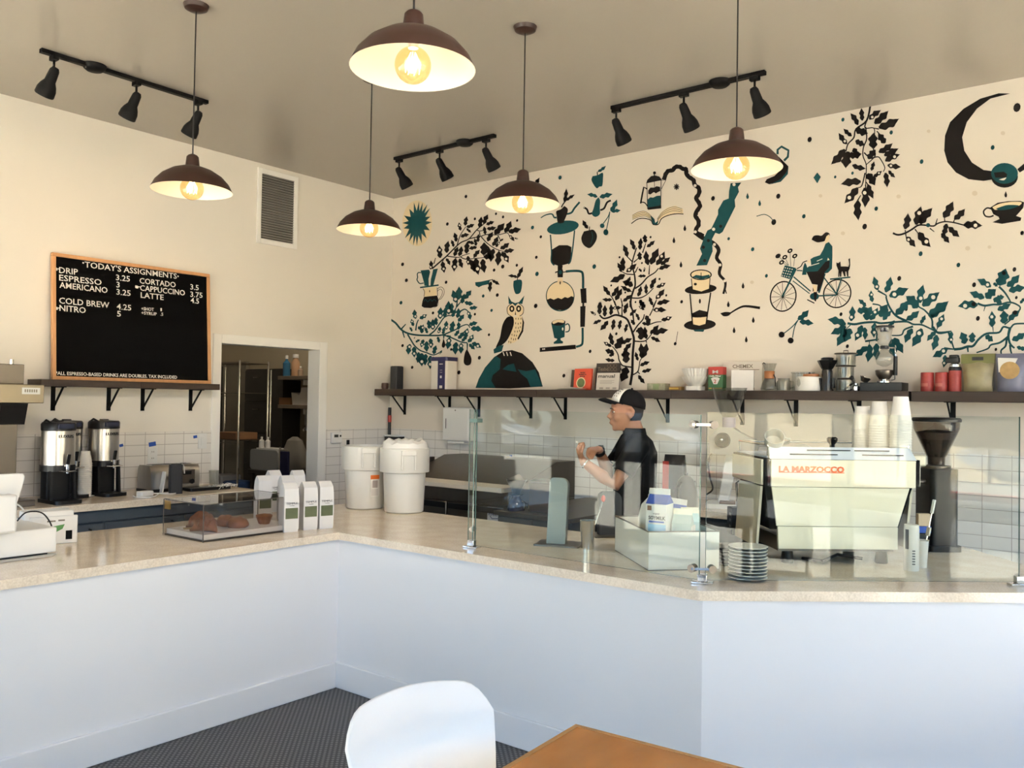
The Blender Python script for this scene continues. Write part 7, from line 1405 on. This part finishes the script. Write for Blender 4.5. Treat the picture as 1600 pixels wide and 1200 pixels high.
# ================================================================== what the glass reflects: chairs by the window and cars in the street
def black_chair(label, x, y, rz):
    t = thing('black_chair', label, 'chair', (x, y, 0), rz, 'black chairs by the window'); MB().prism(rrect(-.2, .2, -.2, .2, .05), .44, .47).build('seat', M_black, t, bevel=.006)
    MB().prism(rrect(-.19, .19, .62, .86, .05), -.012, .012, 0, Matrix(((0, 0, 1, -.20), (1, 0, 0, 0), (0, 1, 0, 0), (0, 0, 0, 1)))).build('backrest', M_black, t, bevel=.004)
    for sx_ in (-1, 1):
        for sy_ in (-1, 1): MB().tube([(sx_ * .17, sy_ * .17, .44), (sx_ * .21, sy_ * .20, 0)], .011).build('leg', M_black, t)
    for s in (-1, 1): MB().tube([(-.18, s * .15, .46), (-.205, s * .15, .63)], .010).build('back_post', M_black, t)
    return t
black_chair('black metal chair by the window, the one with its back to the counter', 6.75, -3.35, radians(-30)); black_chair('black metal chair beside the window glass at the small round table', 7.45, -4.55, radians(120))
t = thing('round_table', 'small round black table between the chairs by the window', 'table', (7.2, -3.9, 0)); MB().lathe([(0, .72), (.3, .72), (.3, .745), (0, .745)], 32).build('tabletop', M_black, t); MB().cyl((0, 0, .02), (0, 0, .72), .03).build('pedestal', M_black, t); MB().lathe([(0, 0), (.22, 0), (.2, .02), (0, .03)], 28).build('base', M_black, t)
def car(label, loc, rz, col):
    t = thing('car', label, 'car', loc, rz, 'cars parked in the street'); q = Matrix(((1, 0, 0, 0), (0, 0, -1, 0), (0, 1, 0, 0), (0, 0, 0, 1)))
    low = [(-2.2, .35), (-2.15, .75), (-2.0, .92), (-1.1, 1.0), (.95, .98), (1.75, .86), (2.15, .70), (2.22, .40), (2.05, .25), (1.78, .25), (1.70, .48), (1.45, .64), (1.15, .64), (.92, .48), (.85, .25), (-.95, .25), (-1.02, .48), (-1.25, .64), (-1.55, .64), (-1.78, .48), (-1.85, .25), (-2.1, .25)]
    MB().prism(low, -.86, .86, 0, q).build('body', col, t, bevel=.05, seg=3)
    rs = []
    for x0, x1, w_, z in ((-1.95, .98, .80, .96), (-1.5, .25, .66, 1.42), (-1.35, .05, .60, 1.48)): rs.append([(x0, -w_, z), (x1, -w_, z), (x1, w_, z), (x0, w_, z)])
    MB().rings(rs).build('cabin', mat('car_glass', (.02, .025, .03, 1), .05), t, bevel=.03)
    MB().add([(-1.45, -.655, 1.41), (.2, -.655, 1.41), (.2, .655, 1.41), (-1.45, .655, 1.41), (-1.33, -.59, 1.50), (.03, -.59, 1.50), (.03, .59, 1.50), (-1.33, .59, 1.50)], [(0, 3, 2, 1), (4, 5, 6, 7), (0, 1, 5, 4), (1, 2, 6, 5), (2, 3, 7, 6), (3, 0, 4, 7)]).build('roof', col, t, bevel=.03)
    for x in (-1.4, 1.3):
        for s in (-1, 1):
            w_ = MB().cyl((x, s * .68, .32), (x, s * .87, .32), .32, seg=28).build('wheel', M_bplas, t); b = MB().cyl((x, s * .86, .32), (x, s * .885, .32), .06, seg=16)
            for k in range(8): a = 2 * pi * k / 8; b.bar((x, s * .878, .32), (x + .22 * cos(a), s * .878, .32 + .22 * sin(a)), .05, .02)
            b.lathe([(.20, -.008), (.23, -.008), (.23, .008), (.20, .008)], 24, 0, Matrix.Translation((x, s * .878, .32)) @ Matrix.Rotation(radians(90), 4, 'X')); b.build('rim', M_chrome, w_)
    for s in (-1, 1): MB().ball((2.1, s * .62, .70), (.12, .18, .09), 14).build('headlight', M_wplas, t); MB().ball((-2.12, s * .66, .78), (.06, .14, .10), 12).build('taillight', M_red, t)
    return t
M_cw = mat('car_white', (.75, .75, .74, 1), .2, coat=.6); M_cs = mat('car_silver', (.42, .42, .42, 1), .22, .6, coat=.6)
def mirB(p): return Vector((p.x, -4.934 - p.y, p.z))
def mirC(p): n = CN; return p - n * (2 * (p - GC0).dot(n))
v = mirB(atz(930, 700, .16)); car('pale grey parked car across the sidewalk, mirrored beside the person', (v.x + 1.3, v.y, -.16), 0, mat('car_pale', (.38, .39, .40, 1), .25, coat=.5))
car('silver parked car behind the pale grey one in the street', (v.x - 5.0, v.y - .1, -.16), 0, M_cs); car('dark grey parked car at the far end of the kerb row', (v.x + 7.2, v.y - .1, -.16), 0, mat('car_grey', (.20, .21, .23, 1), .25, .4, coat=.5))
v = mirC(atz(1588, 736, .16)); d_ = RT - 2 * RT.dot(CN) * CN
car('silver car on the far side of the side street, mirrored at the right', (v.x + d_.x * 1.2, v.y + d_.y * 1.2, -.16), atan2(-d_.y, -d_.x), M_cs)
t = thing('street_fence', 'dark slatted fence at the foot of the dry slope across the street', 'fence', (22.2, -6, 0)); b = MB().box(0, .04, -3, 3, .75, 1.9); b.build('screen', mat('fence_dark', (.05, .05, .055, 1), .7), t)
for k in range(7): MB().cyl((.06, -3 + k, -.04), (.06, -3 + k, 1.95), .03, seg=10).build('post', M_black, t)
